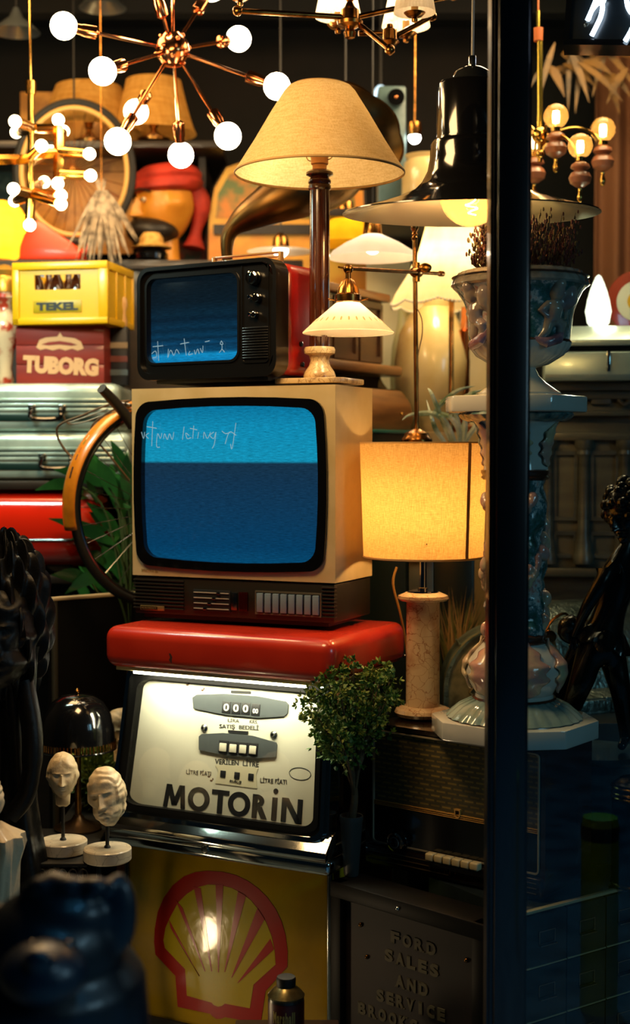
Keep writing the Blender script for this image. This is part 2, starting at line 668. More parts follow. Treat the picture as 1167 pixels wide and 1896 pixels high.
def quadloop(a, b, c, d, r=.04, n=28):
    """rounded loop in a warped quad a=TL b=TR c=BR d=BL"""
    out = []
    for x, z in rrect(-1, -1, 1, 1, r, n=6):
        u, v = (x + 1) / 2, (z + 1) / 2
        top = (a[0] + (b[0] - a[0]) * u, a[1] + (b[1] - a[1]) * u)
        bot = (d[0] + (c[0] - d[0]) * u, d[1] + (c[1] - d[1]) * u)
        out.append((bot[0] + (top[0] - bot[0]) * v, bot[1] + (top[1] - bot[1]) * v))
    return out


def grow(loop, k):
    mx = sum(p[0] for p in loop) / len(loop); mz = sum(p[1] for p in loop) / len(loop)
    out = []
    for x, z in loop:
        l = math.hypot(x - mx, z - mz)
        sx = 1 if x > mx else -1
        sz = 1 if z > mz else -1
        out.append((x + k * max(-1, min(1, (x - mx) / .26)), z + k * max(-1, min(1, (z - mz) / .16))))
    return out


wi = (hb[1] - hb[0])
A_ = (-W + .045, dz1); B_ = (-.048, dz1); C_ = (-.033, dz0 - .004); D_ = (-W + .026, dz0 - .004)
inner = quadloop(A_, B_, C_, D_, r=.16)
gask = grow(inner, .016)
frm = grow(inner, .026)
outer = quadloop((-W + .004, hgt), (-.002, hgt), (.018, -.005), (-W - .026, -.005), r=.12)
G().ring(outer, frm, -.012, .05).ring(grow(frm, .012), frm, -.024, -.012).xf(TL).done('dial_surround', chrome, pump)
G().ring(gask, inner, -.018, .03).ring(frm, gask, -.012, .03).xf(TL).done('rubber_gasket', mat('gasket_rubber', '#040404', rough=.5, spec=.12), pump)
dialm = mat('dial_white', '#d9d8c8', rough=0.45, var='#c4c2b0', vs=4, vlo=0.3, vhi=0.8)
ydl = .018
face = G().prism(gask, ydl, ydl + .01).xf(TL).done('dial_face', dialm, pump)
G().box((-W + .02, .12, .05), (-.02, .44, .54)).done('head_housing', chromed, pump)
G().prism(inner, -.004, -.002).xf(TL).done('dial_glass', thin('dial_glass', (.97, .98, .97)), pump)
grey = mat('counter_grey', '#4b5154', rough=0.35)
ink = mat('black_ink', '#15161a', rough=0.5)
bonew = mat('counter_digit', '#d8d4c2', rough=0.5)


def cr(x, y): return (200 + x / 2.012, 1120 + y / 2.012)


def poly(cps, y0, y1, M=MT, T=TL, name='x', m=None, par=None, bev=0.0):
    pts = [hit(M, *cr(*p), y1) for p in cps]
    return G().prism(pts, y0, y1, bev=bev).xf(T).done(name, m, par)


up = poly([(318, 345), (334, 334), (440, 331), (560, 340), (664, 360), (675, 372), (672, 404), (660, 415), (560, 421), (440, 409), (322, 386)], ydl - .006, ydl, name='counter_plate', m=grey, par=face)
lo = poly([(342, 490), (352, 481), (430, 477), (540, 487), (628, 512), (632, 522), (629, 566), (560, 571), (440, 560), (342, 540)], ydl - .006, ydl, name='counter_plate', m=grey, par=face)
pp = poly([(400, 596), (480, 598), (560, 609), (552, 630), (556, 684), (400, 664), (412, 618)], ydl - .0015, ydl, name='price_plate', m=mat('ivory_plate', '#cfc9ae', rough=0.4), par=face)


def win(par, cx, cy, w, h, digit=None, roll=False, y=ydl - .006):
    x0, z0, x1, z1 = q2(MT, *cr(cx - w / 2, cy - h / 2), *cr(cx + w / 2, cy + h / 2), y)
    G().box((x0, y - .002, z0), (x1, y + .001, z1), bev=.0015).xf(TL).done('digit_window', ink, par)
    if roll:
        G().box((x0 + .004, y - .006, z0 + .004), (x1 - .004, y - .002, z1 - .008), bev=.004).xf(TL).done('number_roller', bonew, par)
    if digit:
        G().text(digit, (x1 - x0) * .62, (z1 - z0) * (.62 if len(digit) == 1 else .4), depth=.001, bold=.02,
                 M=Matrix.Translation((x0 + (x1 - x0) * .2, y - .002, z0 + (z1 - z0) * .2))).xf(TL).done('digit', bonew, par)


for k, (cx, cy, dg_) in enumerate([(442, 382, '0'), (478, 385, '0'), (514, 387, '0'), (551, 391, '00')]):
    win(up, cx, cy, 29, 48, dg_)
for cx, cy in ((431, 528), (468, 532), (505, 535), (542, 538)):
    win(lo, cx, cy, 31, 50, roll=True)
for cx, cy in ((429, 630), (481, 636), (533, 641)):
    win(pp, cx, cy, 18, 28, y=ydl - .0015)
poly([(460, 319), (533, 322), (533, 332), (460, 329)], ydl - .003, ydl, name='slot', m=ink, par=face)
poly([(449, 466), (523, 471), (523, 481), (449, 476)], ydl - .003, ydl, name='slot', m=ink, par=face)
for cx, cy in ((360, 459), (619, 484)):
    x, z = hit(MT, *cr(cx, cy), ydl)
    G().lathe([(0, 0), (.0115, 0), (.0115, .004), (.006, .008), (.005, .013), (0, .014)], n=18,
              M=TL @ Matrix.Translation((x, ydl, z)) @ Matrix.Rotation(PI / 2, 4, 'X')).done('knob', chromed, face)
g = G()
txt(g, MT, 'LİRA', cr(447, 435), cr(489, 438), 15 / 2.012, ydl)
txt(g, MT, 'KRS.', cr(528, 440), cr(558, 443), 12 / 2.012, ydl)
txt(g, MT, 'SATIŞ  BEDELİ', cr(415, 463), cr(561, 471), 24 / 2.012, ydl, bold=.012)
txt(g, MT, 'VERİLEN  LİTRE', cr(399, 593), cr(562, 604), 27 / 2.012, ydl, bold=.012)
txt(g, MT, 'LİTRE FİATI', cr(292, 629), cr(384, 636), 20 / 2.012, ydl)
txt(g, MT, 'LİTRE FİATI', cr(568, 661), cr(666, 668), 22 / 2.012, ydl)
txt(g, MT, 'KURUŞ', cr(453, 662), cr(497, 668), 12 / 2.012, ydl - .0018, shear=.2)
g.xf(TL).done('dial_lettering', mat('grey_ink', '#3a3c3c', rough=.5), face)
g = G()
# heavy geometric capitals, spaced as on the dial
la, lb = hit(MT, *cr(205, 750), ydl), hit(MT, *cr(722, 816), ydl)
lh = hit(MT, *cr(205, 664), ydl)[1] - la[1]
lw_ = lb[0] - la[0]
ML = Matrix.Translation((la[0], ydl, la[1])) @ Matrix.Rotation(-math.atan2(lb[1] - la[1], lw_), 4, 'Y')
def stroke(pts_): g.prism([(x * lw_, z * lh) for x, z in pts_], -.0012, 0, M=ML)
sw, sb2 = .036, .2      # stroke weights across and up
def bar(x0, z0, x1, z1, w=sw): stroke([(x0, z0), (x0 + w, z0), (x1 + w, z1), (x1, z1)])
def oh(cx, rx):
    n = 36
    o_ = [((cx + rx * math.cos(2 * PI * k / n)) * lw_, (.5 + .52 * math.sin(2 * PI * k / n)) * lh) for k in range(n)]
    i_ = [((cx + (rx - sw * 1.02) * math.cos(2 * PI * k / n)) * lw_, (.5 + .32 * math.sin(2 * PI * k / n)) * lh) for k in range(n)]
    g.ring(o_, i_, -.0012, 0, M=ML)
bar(0, 0, .018, 1, .033); bar(.018, 1, .064, .12, .038); bar(.064, .12, .114, 1, .038); bar(.133, 0, .120, 1, .033)
oh(.262, .080)
bar(.400, 0, .400, 1, .038); stroke([(.356, 1), (.482, 1), (.482, .80), (.356, .80)])
oh(.556, .080)
bar(.650, 0, .650, 1, .036)
no = 14
ro = [(.68 + .052 * math.cos(a), .735 + .265 * math.sin(a)) for a in [-PI / 2 + PI * k / no for k in range(no + 1)]]
ri_ = [(.68 + .018 * math.cos(a), .735 + .095 * math.sin(a)) for a in [-PI / 2 + PI * k / no for k in range(no + 1)]]
for k in range(no): stroke([ro[k], ro[k + 1], ri_[k + 1], ri_[k]])
stroke([(.66, 1), (.68, 1), (.68, .83), (.66, .83)]); stroke([(.66, .64), (.68, .64), (.68, .47), (.66, .47)])
bar(.716, 0, .676, .5, .042)
bar(.788, 0, .788, .96, .036)
g.lathe([(0, -.001), (.017 * lw_, -.001), (.017 * lw_, 0), (0, 0)], n=18, M=ML @ Matrix.Translation((.808 * lw_, 0, 1.22 * lh)) @ Matrix.Rotation(-PI / 2, 4, 'X'))
bar(.855, 0, .855, 1, .035); bar(.956, 0, .858, 1, .042); bar(.964, 0, .964, 1, .035)
g.xf(TL).done('name_lettering', ink, face)
g = G()
ov = [hit(MT, *cr(716 + 41 * math.cos(t), 629 + 3.2 * math.cos(t) + 24 * math.sin(t)), ydl) for t in [2 * PI * k / 32 for k in range(32)]]
ov2 = [hit(MT, *cr(716 + 39 * math.cos(t), 629 + 3 * math.cos(t) + 22 * math.sin(t)), ydl) for t in [2 * PI * k / 32 for k in range(32)]]
g.ring(ov, ov2, ydl - .001, ydl)
g.xf(TL).done('oval_mark', grey, face)
g = G()
for cx, cy in ((296, 298), (352, 318), (376, 640), (660, 312), (385, 655)):
    x, z = hit(MT, *cr(cx, cy), ydl)
    g.sph((x, ydl, z), .004, sc=(1.2, .15, .8), n=8); g.sph((x + .005, ydl, z + .005), .003, sc=(.8, .15, 1.3), n=8)
g.xf(TL).done('rust_mark', mat('rust', '#4a2f14', rough=.8), face)
# cap
L_ = lamp('dial_light', 'AREA', MP @ Vector((-W / 2, -.058, .532)), 3.4, (1.0, .90, .62), size=.6, sizey=.02)
L_.matrix_world = MP @ Matrix.Translation((-W / 2, -.058, .532)) @ Matrix.Rotation(math.radians(22), 4, 'X')
g = G().box((-W - .032, -.075, .545), (.04, .46, .672), bev=.038, seg=5)
cap_o = g.done('cap', redcap, pump)
G().box((-W + .0, -.045, .536), (-.0, .42, .546)).done('cap_lining', mat('cream_lining', '#d8cf90', rough=.5), pump)
tb = G().tube([(-W + .06, -.035, .532), (-.06, -.035, .532)], .0055, n=10).done('fluorescent_tube', glow('tube_glow', (1.0, .95, .74), 34), pump)
g = G()
x, z = hit(MP, 316, 1210, -.075)
g.prism([(x, z), (x + .006, z - .01), (x + .003, z - .03), (x - .006, z - .02), (x - .002, z - .012), (x - .006, z)], -.0756, -.074)
g.done('paint_chip', mat('chip', '#3a1208', rough=.8), cap_o)
x, z = hit(MP, 735, 1262, .3)
G().sph((.042, .43, .565), .006).done('cap_rivet', chromed, cap_o)


# shell emblem
def cs(x, y): return (200 + x / 1.6208, 1540 + y / 1.6208)


def sp(pts, y): return [hit(MP, *cs(*p), y) for p in pts]


out_l = [(143, 368), (139, 330), (141, 290), (150, 240), (168, 198), (195, 160), (228, 134), (262, 121), (300, 117), (345, 120), (385, 130), (420, 147), (452, 170), (480, 198), (504, 232), (522, 270), (534, 312), (540, 360), (539, 405), (474, 478), (459, 575), (352, 556), (340, 561), (326, 561), (314, 553), (308, 546), (210, 525), (203, 432)]
in_l = [(172, 348), (168, 325), (174, 288), (190, 252), (212, 212), (238, 186), (268, 167), (300, 158), (335, 159), (372, 168), (402, 184), (430, 205), (456, 238), (476, 272), (492, 312), (501, 352), (504, 398), (438, 458), (427, 529), (352, 515), (343, 522), (332, 524), (320, 520), (312, 512), (238, 491), (233, 412)]
lg = G().prism(sp(out_l, 0), -.0015, .001).done('shell_emblem', redlogo, pump)
G().prism(sp(in_l, 0), -.0025, -.001).done('shell_field', mat('emblem_yellow', '#c4ab16', rough=0.14, coat=.6, bump=0.25, bs=10), lg)
for tp, bt in (((184, 262, 190, 288), (276, 432)), ((205, 204, 226, 228), (293, 418)), ((259, 164, 280, 168), (313, 418)), ((325, 158, 348, 158), (333, 421)), ((392, 178, 416, 192), (352, 420)), ((450, 228, 472, 262), (373, 437)), ((489, 320, 500, 352), (391, 453))):
    G().prism(sp([(tp[0], tp[1]), (tp[2], tp[3]), (bt[0] + 1, bt[1]), (bt[0] - 1, bt[1])], 0), -.0035, -.002).done('shell_rib', redlogo, lg)
g = G()
a1 = hit(MP, 289, 1925); a2 = hit(MP, 560, 1960)
g.text('SHELL', a2[0] - a1[0], .078, bold=.05, depth=.0015, M=Matrix.Translation((a1[0], 0, a1[1] - .01)))
g.done('emblem_lettering', redlogo, pump)

# ================================================================ cream television
MV = frame(621, 1163, 4.12, 24.6)
tv = thing('television', 'large cream television with curved blue screen standing on the red pump cap', 'television', MV)
WV = -hit(MV, 246, 1100)[0]
cream = mat('cream_paint', '#d2bc8c', rough=0.32, coat=0.25, var='#c4ac78', vs=7, bump=0.015, bs=40)
zt = hit(MV, 612, 712)[1]; zp = hit(MV, 621, 1080)[1]
DV = .285
# cabinet with a real opening for the tube
sx0, sz0, sx1, sz1 = q2(MV, 257, 740, 599, 1058)
sz1 = (hit(MV, 257, 752)[1] + hit(MV, 599, 737)[1]) / 2
sz0 = (hit(MV, 262, 1042)[1] + hit(MV, 590, 1056)[1]) / 2
op = rrect(sx0 + .012, sz0 + .012, sx1 - .012, sz1 - .012, .042, bulge=.013)
n_ = len(op)
ob_ = []
mx, mz = (sx0 + sx1) / 2, (sz0 + sz1) / 2
for x, z in op:   # project each opening point out to the cabinet's rectangle
    dx, dz = x - mx, z - mz
    tx = ((0 if dx > 0 else -WV) - mx) / dx if abs(dx) > 1e-6 else 1e9
    tz = ((zt if dz > 0 else zp) - mz) / dz if abs(dz) > 1e-6 else 1e9
    t = min(abs(tx), abs(tz))
    ob_.append((mx + dx * t, mz + dz * t))
# exact corners
for cx_, cz_ in ((-WV, zp), (0, zp), (0, zt), (-WV, zt)):
    k = min(range(n_), key=lambda i: (ob_[i][0] - cx_) ** 2 + (ob_[i][1] - cz_) ** 2)
    ob_[k] = (cx_, cz_)
cab = G().ring(ob_, op, 0, DV).done('cabinet', cream, tv)
G().box((-WV + .01, DV - .02, zp + .01), (-.01, DV, zt - .01)).box((-WV * .85, DV, zp + .03), (-WV * .15, DV + .14, zt - .1), bev=.03).done('back_cover', plasticdk, tv)
go = grow(op, .014)
G().ring(go, [(mx + (x - mx) * .955, mz + (z - mz) * .95) for x, z in op], -.010, .02).done('screen_gasket', black, tv)


def screen_mat(name, zlo, zhi, stops, noise_s, xlo=-1, xhi=0, rough=.08):
    m = mat(name, '#020406', rough=rough, coat=0.0, spec=.5)
    nt = m.node_tree
    N, Lk = nt.nodes, nt.links
    b = N['Principled BSDF']
    tc = N.new('ShaderNodeTexCoord')
    sep = N.new('ShaderNodeSeparateXYZ')
    Lk.new(tc.outputs['Object'], sep.inputs[0])
    mr = N.new('ShaderNodeMapRange')
    mr.inputs['From Min'].default_value = zlo
    mr.inputs['From Max'].default_value = zhi
    Lk.new(sep.outputs['Z'], mr.inputs[0])
    cr_ = N.new('ShaderNodeValToRGB')
    els = cr_.color_ramp.elements
    els[0].position, els[0].color = stops[0][0], lin(stops[0][1])
    els[1].position, els[1].color = stops[-1][0], lin(stops[-1][1])
    for p_, c_ in stops[1:-1]:
        e = els.new(p_)
        e.color = lin(c_)
    Lk.new(mr.outputs[0], cr_.inputs[0])
    mp = N.new('ShaderNodeMapping')
    mp.inputs['Scale'].default_value = (14, 1, 130)
    Lk.new(tc.outputs['Object'], mp.inputs[0])
    nz = N.new('ShaderNodeTexNoise')
    nz.inputs['Scale'].default_value = noise_s
    nz.inputs['Detail'].default_value = 8
    nz.inputs['Roughness'].default_value = .75
    Lk.new(mp.outputs[0], nz.inputs['Vector'])
    mr2 = N.new('ShaderNodeMapRange')
    mr2.inputs['From Min'].default_value = .3
    mr2.inputs['From Max'].default_value = .7
    mr2.inputs['To Min'].default_value = .45
    mr2.inputs['To Max'].default_value = 1.5
    Lk.new(nz.outputs['Fac'], mr2.inputs[0])
    Lk.new(cr_.outputs[0], b.inputs['Emission Color'])
    Lk.new(mr2.outputs[0], b.inputs['Emission Strength'])
    return m


def bulged(x0, z0, x1, z1, depth, y0, n=24):
    def f(u, v):
        x, z = x0 + (x1 - x0) * u, z0 + (z1 - z0) * v
        return Vector((x, y0 - depth * (1 - (2 * u - 1) ** 2) * (1 - (2 * v - 1) ** 2) ** .9 if 0 < v < 1 else y0, z))
    return f


zsplit = (hit(MV, 290, 850)[1] + hit(MV, 580, 862)[1]) / 2
rel = (zsplit - sz0) / (sz1 - sz0)
scr = screen_mat('blue_screen', sz0, sz1, [(0, '#054a70'), (.12, '#063c60'), (rel - .12, '#12334e'), (rel - .008, '#163248'), (rel + .008, '#1390b4'), (.85, '#0f8ab2'), (1, '#0a6f98')], 3.0)
sc_o = G().surf(bulged(sx0 + .014, sz0 + .012, sx1 - .014, sz1 - .012, .028, .012), 30, 26).done('screen', scr, tv, flip=False)
# handwriting on the blue picture (it stands mirrored on the glass)
chalk = glow('chalk_line', (.45, .75, .85), .55)


def scribble(M, strokes, y, r, name, par, m=chalk):
    g = G()
    for st in strokes:
        pts = [hit(M, px, py, y) for px, py in st]
        g.tube([Vector((p.x, y, p.z)) for p in smooth([(x, 0, z) for x, z in pts], 4)], r, n=4)
    return g.done(name, m, par)


big = [[(437, 783), (430, 830), (427, 822)], [(427, 800), (418, 803), (411, 798)], [(437, 806), (425, 800), (417, 822)],
       [(396, 800), (389, 806), (396, 812), (400, 800), (397, 822), (393, 830)], [(390, 800), (384, 812), (378, 800), (377, 812)],
       [(368, 800), (366, 812)], [(359, 788), (357, 812)], [(365, 796), (352, 793)], [(350, 806), (344, 802), (347, 812), (354, 810)],
       [(341, 790), (338, 814)], [(322, 800), (319, 814), (314, 803), (310, 814), (305, 803), (303, 812)], [(300, 802), (297, 812), (292, 803), (290, 826), (296, 828)],
       [(283, 780), (281, 826)], [(290, 793), (272, 790)], [(276, 802), (270, 806), (275, 812)], [(268, 800), (266, 812), (262, 800)]]
scribble(MV, big, -.012, .0011, 'handwriting', sc_o)
# control plinth
dkgrey = mat('plinth_plastic', '#26221b', rough=0.35, coat=.1, bump=.02, bs=200)
G().box((-WV + .004, .004, .012), (-.004, DV, zp - .004), bev=.006).box((-WV + .03, .02, 0), (-.03, DV - .02, .02)).done('control_plinth', dkgrey, tv)
zz = []
for k in range(9):
    z = .028 + k * (zp - .045) / 8
    zz.append(z)
    G().box((-WV + .002, -.002, z), (-WV * .735, .006, z + .005), bev=.0015).box((-.045, -.002, z), (-.002, .02, z + .005), bev=.0015).done('vent_slat', dkgrey, tv)
x0, z0, x1, z1 = q2(MV, 358, 1091, 427, 1134)
sl = G().box((x0, -.002, z0), (x1, .006, z1), bev=.001).done('slider_panel', blackm, tv)
for k in range(4):
    z = z0 + (k + .5) * (z1 - z0) / 4
    G().box((x0 + .004, -.005, z - .0012), (x1 - .004, -.001, z + .0012)).done('slider_scale', mat('silver_ink', '#b9b4a2', rough=.4), sl)
    G().box((x0 + (.3 + .12 * k) * (x1 - x0), -.010, z - .004), (x0 + (.3 + .12 * k) * (x1 - x0) + .012, -.003, z + .004), bev=.001).done('slider_knob', chromed, sl)
x0, z0, x1, z1 = q2(MV, 429, 1097, 440, 1130)
G().box((x0, -.004, z0), (x1, .006, z1), bev=.001).done('pilot_panel', chromed, tv)
x0, z0, x1, z1 = q2(MV, 443, 1096, 459, 1132)
G().box((x0, -.004, z0), (x1, .006, z1), bev=.001).box((x0 + .005, -.006, z0 + .006), (x1 - .005, -.003, z1 - .006)).done('channel_display', mat('smoked_red', '#2a0705', rough=.1), tv)
x0, z0, x1, z1 = q2(MV, 476, 1097, 594, 1138)
z1 = hit(MV, 535, 1099)[1]; z0 = hit(MV, 535, 1137)[1]
bp = G().ring([(x0 - .004, z0 - .005), (x1 + .004, z0 - .005), (x1 + .004, z1 + .005), (x0 - .004, z1 + .005)], [(x0, z0), (x1, z0), (x1, z1), (x0, z1)], -.005, .006).done('button_frame', mat('silver_trim', '#a89f84', rough=.3, metal=.8), tv)
bw = (x1 - x0) / 8
btn = mat('blue_grey_button', '#7f93a0', rough=.3, metal=.2)
for k in range(8):
    G().box((x0 + bw * k + .003, -.010, z0 + .002), (x0 + bw * (k + 1) - .003, .004, z1 - .002), bev=.002).done('button', btn, tv)
x0, z0, x1, z1 = q2(MV, 261, 1120, 305, 1131)
bd = G().box((x0, -.004, z0), (x1, 0, z1), bev=.001).done('badge', mat('badge_gold', '#b29a62', rough=.3, metal=.7), tv)
g = G().box((x0 + .003, -.0048, z0 + .0025), (x0 + (x1 - x0) * .72, -.004, z1 - .0025))
g.done('badge_field', black, bd)
G().text('NORDMENDE', (x1 - x0) * .62, (z1 - z0) * .4, bold=.01, M=Matrix.Translation((x0 + .006, -.0048, z0 + (z1 - z0) * .3))).done('badge_lettering', mat('badge_gold', '#b29a62'), bd)
g = G()
txt(g, MV, 'SPECTRA 26', (262, 1058), (293, 1060), 5, 0)
g.done('faint_lettering', mat('faint_gold', '#a8905c', rough=.4), cab)

# ================================================================ small red television
MR = frame(519, 704, 4.19, 32)
rtv = thing('portable_television', 'small red portable television with black front, standing on the big cream television', 'television', MR)
WR = -hit(MR, 262, 600)[0]
zt = hit(MR, 519, 476)[1]
redtv = mat('red_plastic', '#a3120c', rough=.28, coat=.3, var='#86100b', vs=5, bump=.01, bs=80)
zf = .012
outer = rrect(-WR, zf, 0, zt, .045, n=6)
op = q2(MR, 276, 508, 444, 672)
cx0, cx1 = op[0], op[2]
cz0 = (hit(MR, 283, 671)[1] + hit(MR, 440, 668)[1]) / 2
cz1 = (hit(MR, 284, 522)[1] + hit(MR, 443, 500)[1]) / 2
opn = rrect(cx0, cz0, cx1, cz1, .03, n=6)
fr_o = rrect(-WR + .018, zf + .028, -.018, zt - .018, .035, n=6)
mtl = mat('black_front_plastic', '#0c0b0a', rough=.28, coat=.25)
G().ring(outer, rrect(-WR + .012, zf + .02, -.012, zt - .012, .038, n=6), -.022, .045).done('front_bezel', mtl, rtv)
g = G()
# front panel: everything of the face except the tube opening
L_ = cx0; R_ = cx1
inn = rrect(-WR + .010, zf + .018, -.010, zt - .010, .038, n=6)
mxx, mzz = (cx0 + cx1) / 2, (cz0 + cz1) / 2
prj = []
for x, z in opn:
    dx, dz = x - mxx, z - mzz
    tx = ((-.010 if dx > 0 else -WR + .010) - mxx) / dx if abs(dx) > 1e-6 else 1e9
    tz = ((zt - .010 if dz > 0 else zf + .018) - mzz) / dz if abs(dz) > 1e-6 else 1e9
    t = min(abs(tx), abs(tz))
    prj.append((mxx + dx * t * .985, mzz + dz * t * .985))
g.ring(prj, opn, -.010, .02)
g.done('front_panel', mtl, rtv)
G().ring([(x * 1, z) for x, z in rrect(cx0 - .008, cz0 - .008, cx1 + .008, cz1 + .008, .036, n=6)], opn, -.013, -.004).done('screen_surround', mtl, rtv)
s2 = screen_mat('dim_blue_screen', cz0, cz1, [(0, '#0c7ab0'), (.085, '#128ac0'), (.12, '#0b4568'), (.2, '#0a3450'), (.22, '#0c4163'), (.27, '#092a40'), (.31, '#0a3651'), (.37, '#08263a'), (.42, '#0a2e45'), (.5, '#081f30'), (.56, '#0a2536'), (.7, '#0a1a25'), (1, '#0b161d')], 2.4)
sc2 = G().surf(bulged(cx0 - .004, cz0 - .004, cx1 + .004, cz1 + .004, .018, .010), 26, 22).done('screen', s2, rtv)
sm = [[(292, 632), (294, 668)], [(283, 642), (302, 640)], [(281, 655), (288, 650), (290, 660), (283, 662)], [(312, 646), (311, 662), (316, 648), (322, 658), (327, 647), (332, 655)],
      [(341, 627), (345, 658)], [(334, 637), (350, 634)], [(352, 650), (349, 657), (357, 655)], [(360, 648), (362, 656), (366, 646), (369, 655)], [(371, 645), (375, 653), (376, 640)], [(380, 633), (388, 631)],
      [(410, 631), (408, 637), (413, 637), (410, 631)], [(411, 637), (411, 646), (406, 653)], [(411, 646), (416, 652)]]
scribble(MR, sm, -.006, .0011, 'handwriting', sc2)
# red shell behind the bezel
G().box((-WR + .004, .045, zf + .008), (-.004, .31, zt - .006), bev=.035, seg=4).done('shell', redtv, rtv)
G().ring(rrect(-WR + .002, zf + .002, -.002, zt - .002, .044), rrect(-WR + .008, zf + .008, -.008, zt - .008, .04), .044, .049).done('bezel_trim', mat('gold_line', '#b08a50', rough=.3, metal=.6), rtv)
G().box((-WR + .05, .01, 0), (-.05, .27, zf + .012), bev=.004).done('base', blackm, rtv)
x, z = hit(MR, 472, 515, -.012)


def knob(par, x, z, r, d, y, name='tuning_knob', m=black, pointer=True):
    Mk = Matrix.Translation((x, y, z)) @ Matrix.Rotation(PI / 2, 4, 'X')
    k = G().lathe([(0, 0), (r * 1.12, 0), (r * 1.12, d * .2), (r, d * .25), (r * .92, d), (r * .8, d * 1.05), (0, d * 1.05)], n=28, M=Mk).done(name, m, par)
    G().lathe([(r * .8, d * .95), (r * .98, d * .8), (r * 1.0, d * 1.02), (r * .8, d * 1.12)], n=28, M=Mk).done('knob_ring', chrome, k)
    if pointer:
        G().box((-r * .12, -r * .85, d), (r * .12, r * .85, d * 1.25), bev=r * .05, M=Mk @ Matrix.Rotation(-.3, 4, 'Z')).done('knob_pointer', chrome, k)
    return k


G().ring(rrect(hit(MR, 451, 0 + 550)[0], hit(MR, 480, 672)[1], hit(MR, 502, 550)[0], hit(MR, 480, 482)[1], .015), rrect(hit(MR, 451, 550)[0] + .004, hit(MR, 480, 672)[1] + .004, hit(MR, 502, 550)[0] - .004, hit(MR, 480, 482)[1] - .004, .012), -.013, -.008).done('control_surround', mtl, rtv)
knob(rtv, x, z, .0205, .022, -.012)
for (px, py, r, pt) in ((478, 552, .013, False), (466, 550, .006, False), (466, 582, .006, False), (474, 583, .009, False)):
    x, z = hit(MR, px, py, -.012)
    knob(rtv, x, z, r, .014, -.012, name='control_knob', m=black if r > .008 else chrome, pointer=False)
gx0, gz0, gx1, gz1 = q2(MR, 449, 606, 497, 664, -.012)
for k in range(12):
    z = gz0 + (gz1 - gz0) * (k + .5) / 12
    G().box((gx0, -.014, z - .002), (gx1, -.008, z + .002), bev=.001).done('speaker_slat', mtl, rtv)
G().box((gx0 - .003, -.0105, gz0), (gx1 + .003, -.009, gz1)).done('speaker_grille', blackm, rtv)
# carrying handle
hz0, hz1 = zt - .004, zt + .034
xa = hit(MR, 358, 470)[0]; xb = hit(MR, 487, 460)[0]
g = G()
for yy in (.10, .10):
    pass
g.box((xa, .095, hz0), (xa + .01, .115, hz1), bev=.002).box((xb - .01, .095, hz0), (xb, .115, hz1), bev=.002)
g.box((xa, .095, hz1 - .004), (xb, .115, hz1 + .001), bev=.0015).box((xa + .006, .1, hz1 - .016), (xb - .006, .112, hz1 - .012), bev=.001)
g.done('carrying_handle', mat('clear_handle', '#c9a56a', rough=.15, trans=.4), rtv)
for zz_ in (.115, .053):
    G().lathe([(0, 0), (.008, 0), (.008, .006), (0, .007)], n=14, M=Matrix.Translation((-.004, .125 if zz_ < .1 else .118, zz_)) @ Matrix.Rotation(PI / 2, 4, 'Y')).done('side_knob', black, rtv)


# ================================================================ table lamp on the big television
def base_thing(name, label, cat, px, y0, Y, group=None, deg=0):
    return thing(name, label, cat, Matrix.Translation(P(px, y0, Y)) @ Matrix.Rotation(math.radians(-deg), 4, 'Z'), group)


Y = 4.27
tl_ = base_thing('table_lamp', 'tall table lamp with cream cone shade and fluted dark wood column on the cream television', 'lamp', 592, 712, Y, deg=24)
pf = lambda pts, px=592, y0=712, YY=4.27: prof(pts, px, YY, y0)
g = G()
oct_ = [(.115, -.075), (.115, .075), (.085, .1), (-.085, .1), (-.115, .075), (-.115, -.075), (-.085, -.1), (.085, -.1)]
g.prism(oct_, 0, .016, M=Matrix.Rotation(-PI / 2, 4, 'X') @ Matrix.Scale(-1, 4, (0, 1, 0)), bev=.003)
cmarb = veined('cream_marble', '#d8bd8a', '#8a6238', scale=11, rough=.3)
g.done('marble_base', cmarb, tl_)
G().lathe(pf([(0, 702), (29, 702), (30, 696), (27, 688), (20, 678), (17, 668), (20, 658), (28, 655), (29, 648), (27, 643), (0, 643)]), n=40).done('marble_foot', cmarb, tl_)
dw = wood('dark_turned_wood', '#4a2110', '#241009', rough=.25, coat=.6, axis=(6, 6, 1))
def flute(t, i, r, z): return (r * (1 - .07 * (abs(math.sin(t * 6)) < .35)), z)
G().lathe(pf([(0, 643), (19, 643), (19, 640), (18.5, 380), (18, 352)]), n=96, mod=flute).done('column', dw, tl_)
G().lathe(pf([(18, 353), (21, 350), (21, 344), (19, 342), (21, 339), (21, 334), (18, 331), (17, 328), (25, 324), (25, 320), (20, 316), (14, 315), (0, 315)]), n=40).done('capital', dw, tl_)
G().lathe(pf([(13, 316), (13, 306), (16, 304), (16, 293), (17, 291), (0, 291)]), n=28).done('lamp_holder', mat('pale_holder', '#d9a06a', rough=.5, sss=.1), tl_)
G().lathe(pf([(6, 291), (12, 283), (24, 262), (25, 250), (20, 236), (8, 229), (0, 228)]), n=24).done('bulb', glow('shade_bulb', (1, .72, .38), 6), tl_)
g = G()
z0 = pf([(0, 297)])[0][1]; z1 = pf([(0, 230)])[0][1]
for sg in (-1, 1):
    g.tube(smooth([(.02 * sg, 0, z0), (.038 * sg, 0, z0 + .004), (.046 * sg, 0, z0 + .03), (.05 * sg, 0, z1)], 4), .0016, n=6)
g.done('harp', brass, tl_)
shade_m = fabric('cream_shade_cloth', '#f2d8a0', '#d9b878', tl=.52, weave=260, contrast=(.35, .6))
sh = pf([(155, 322), (156, 319), (150, 310), (120, 262), (90, 210), (66, 171), (58, 162), (48, 158)])
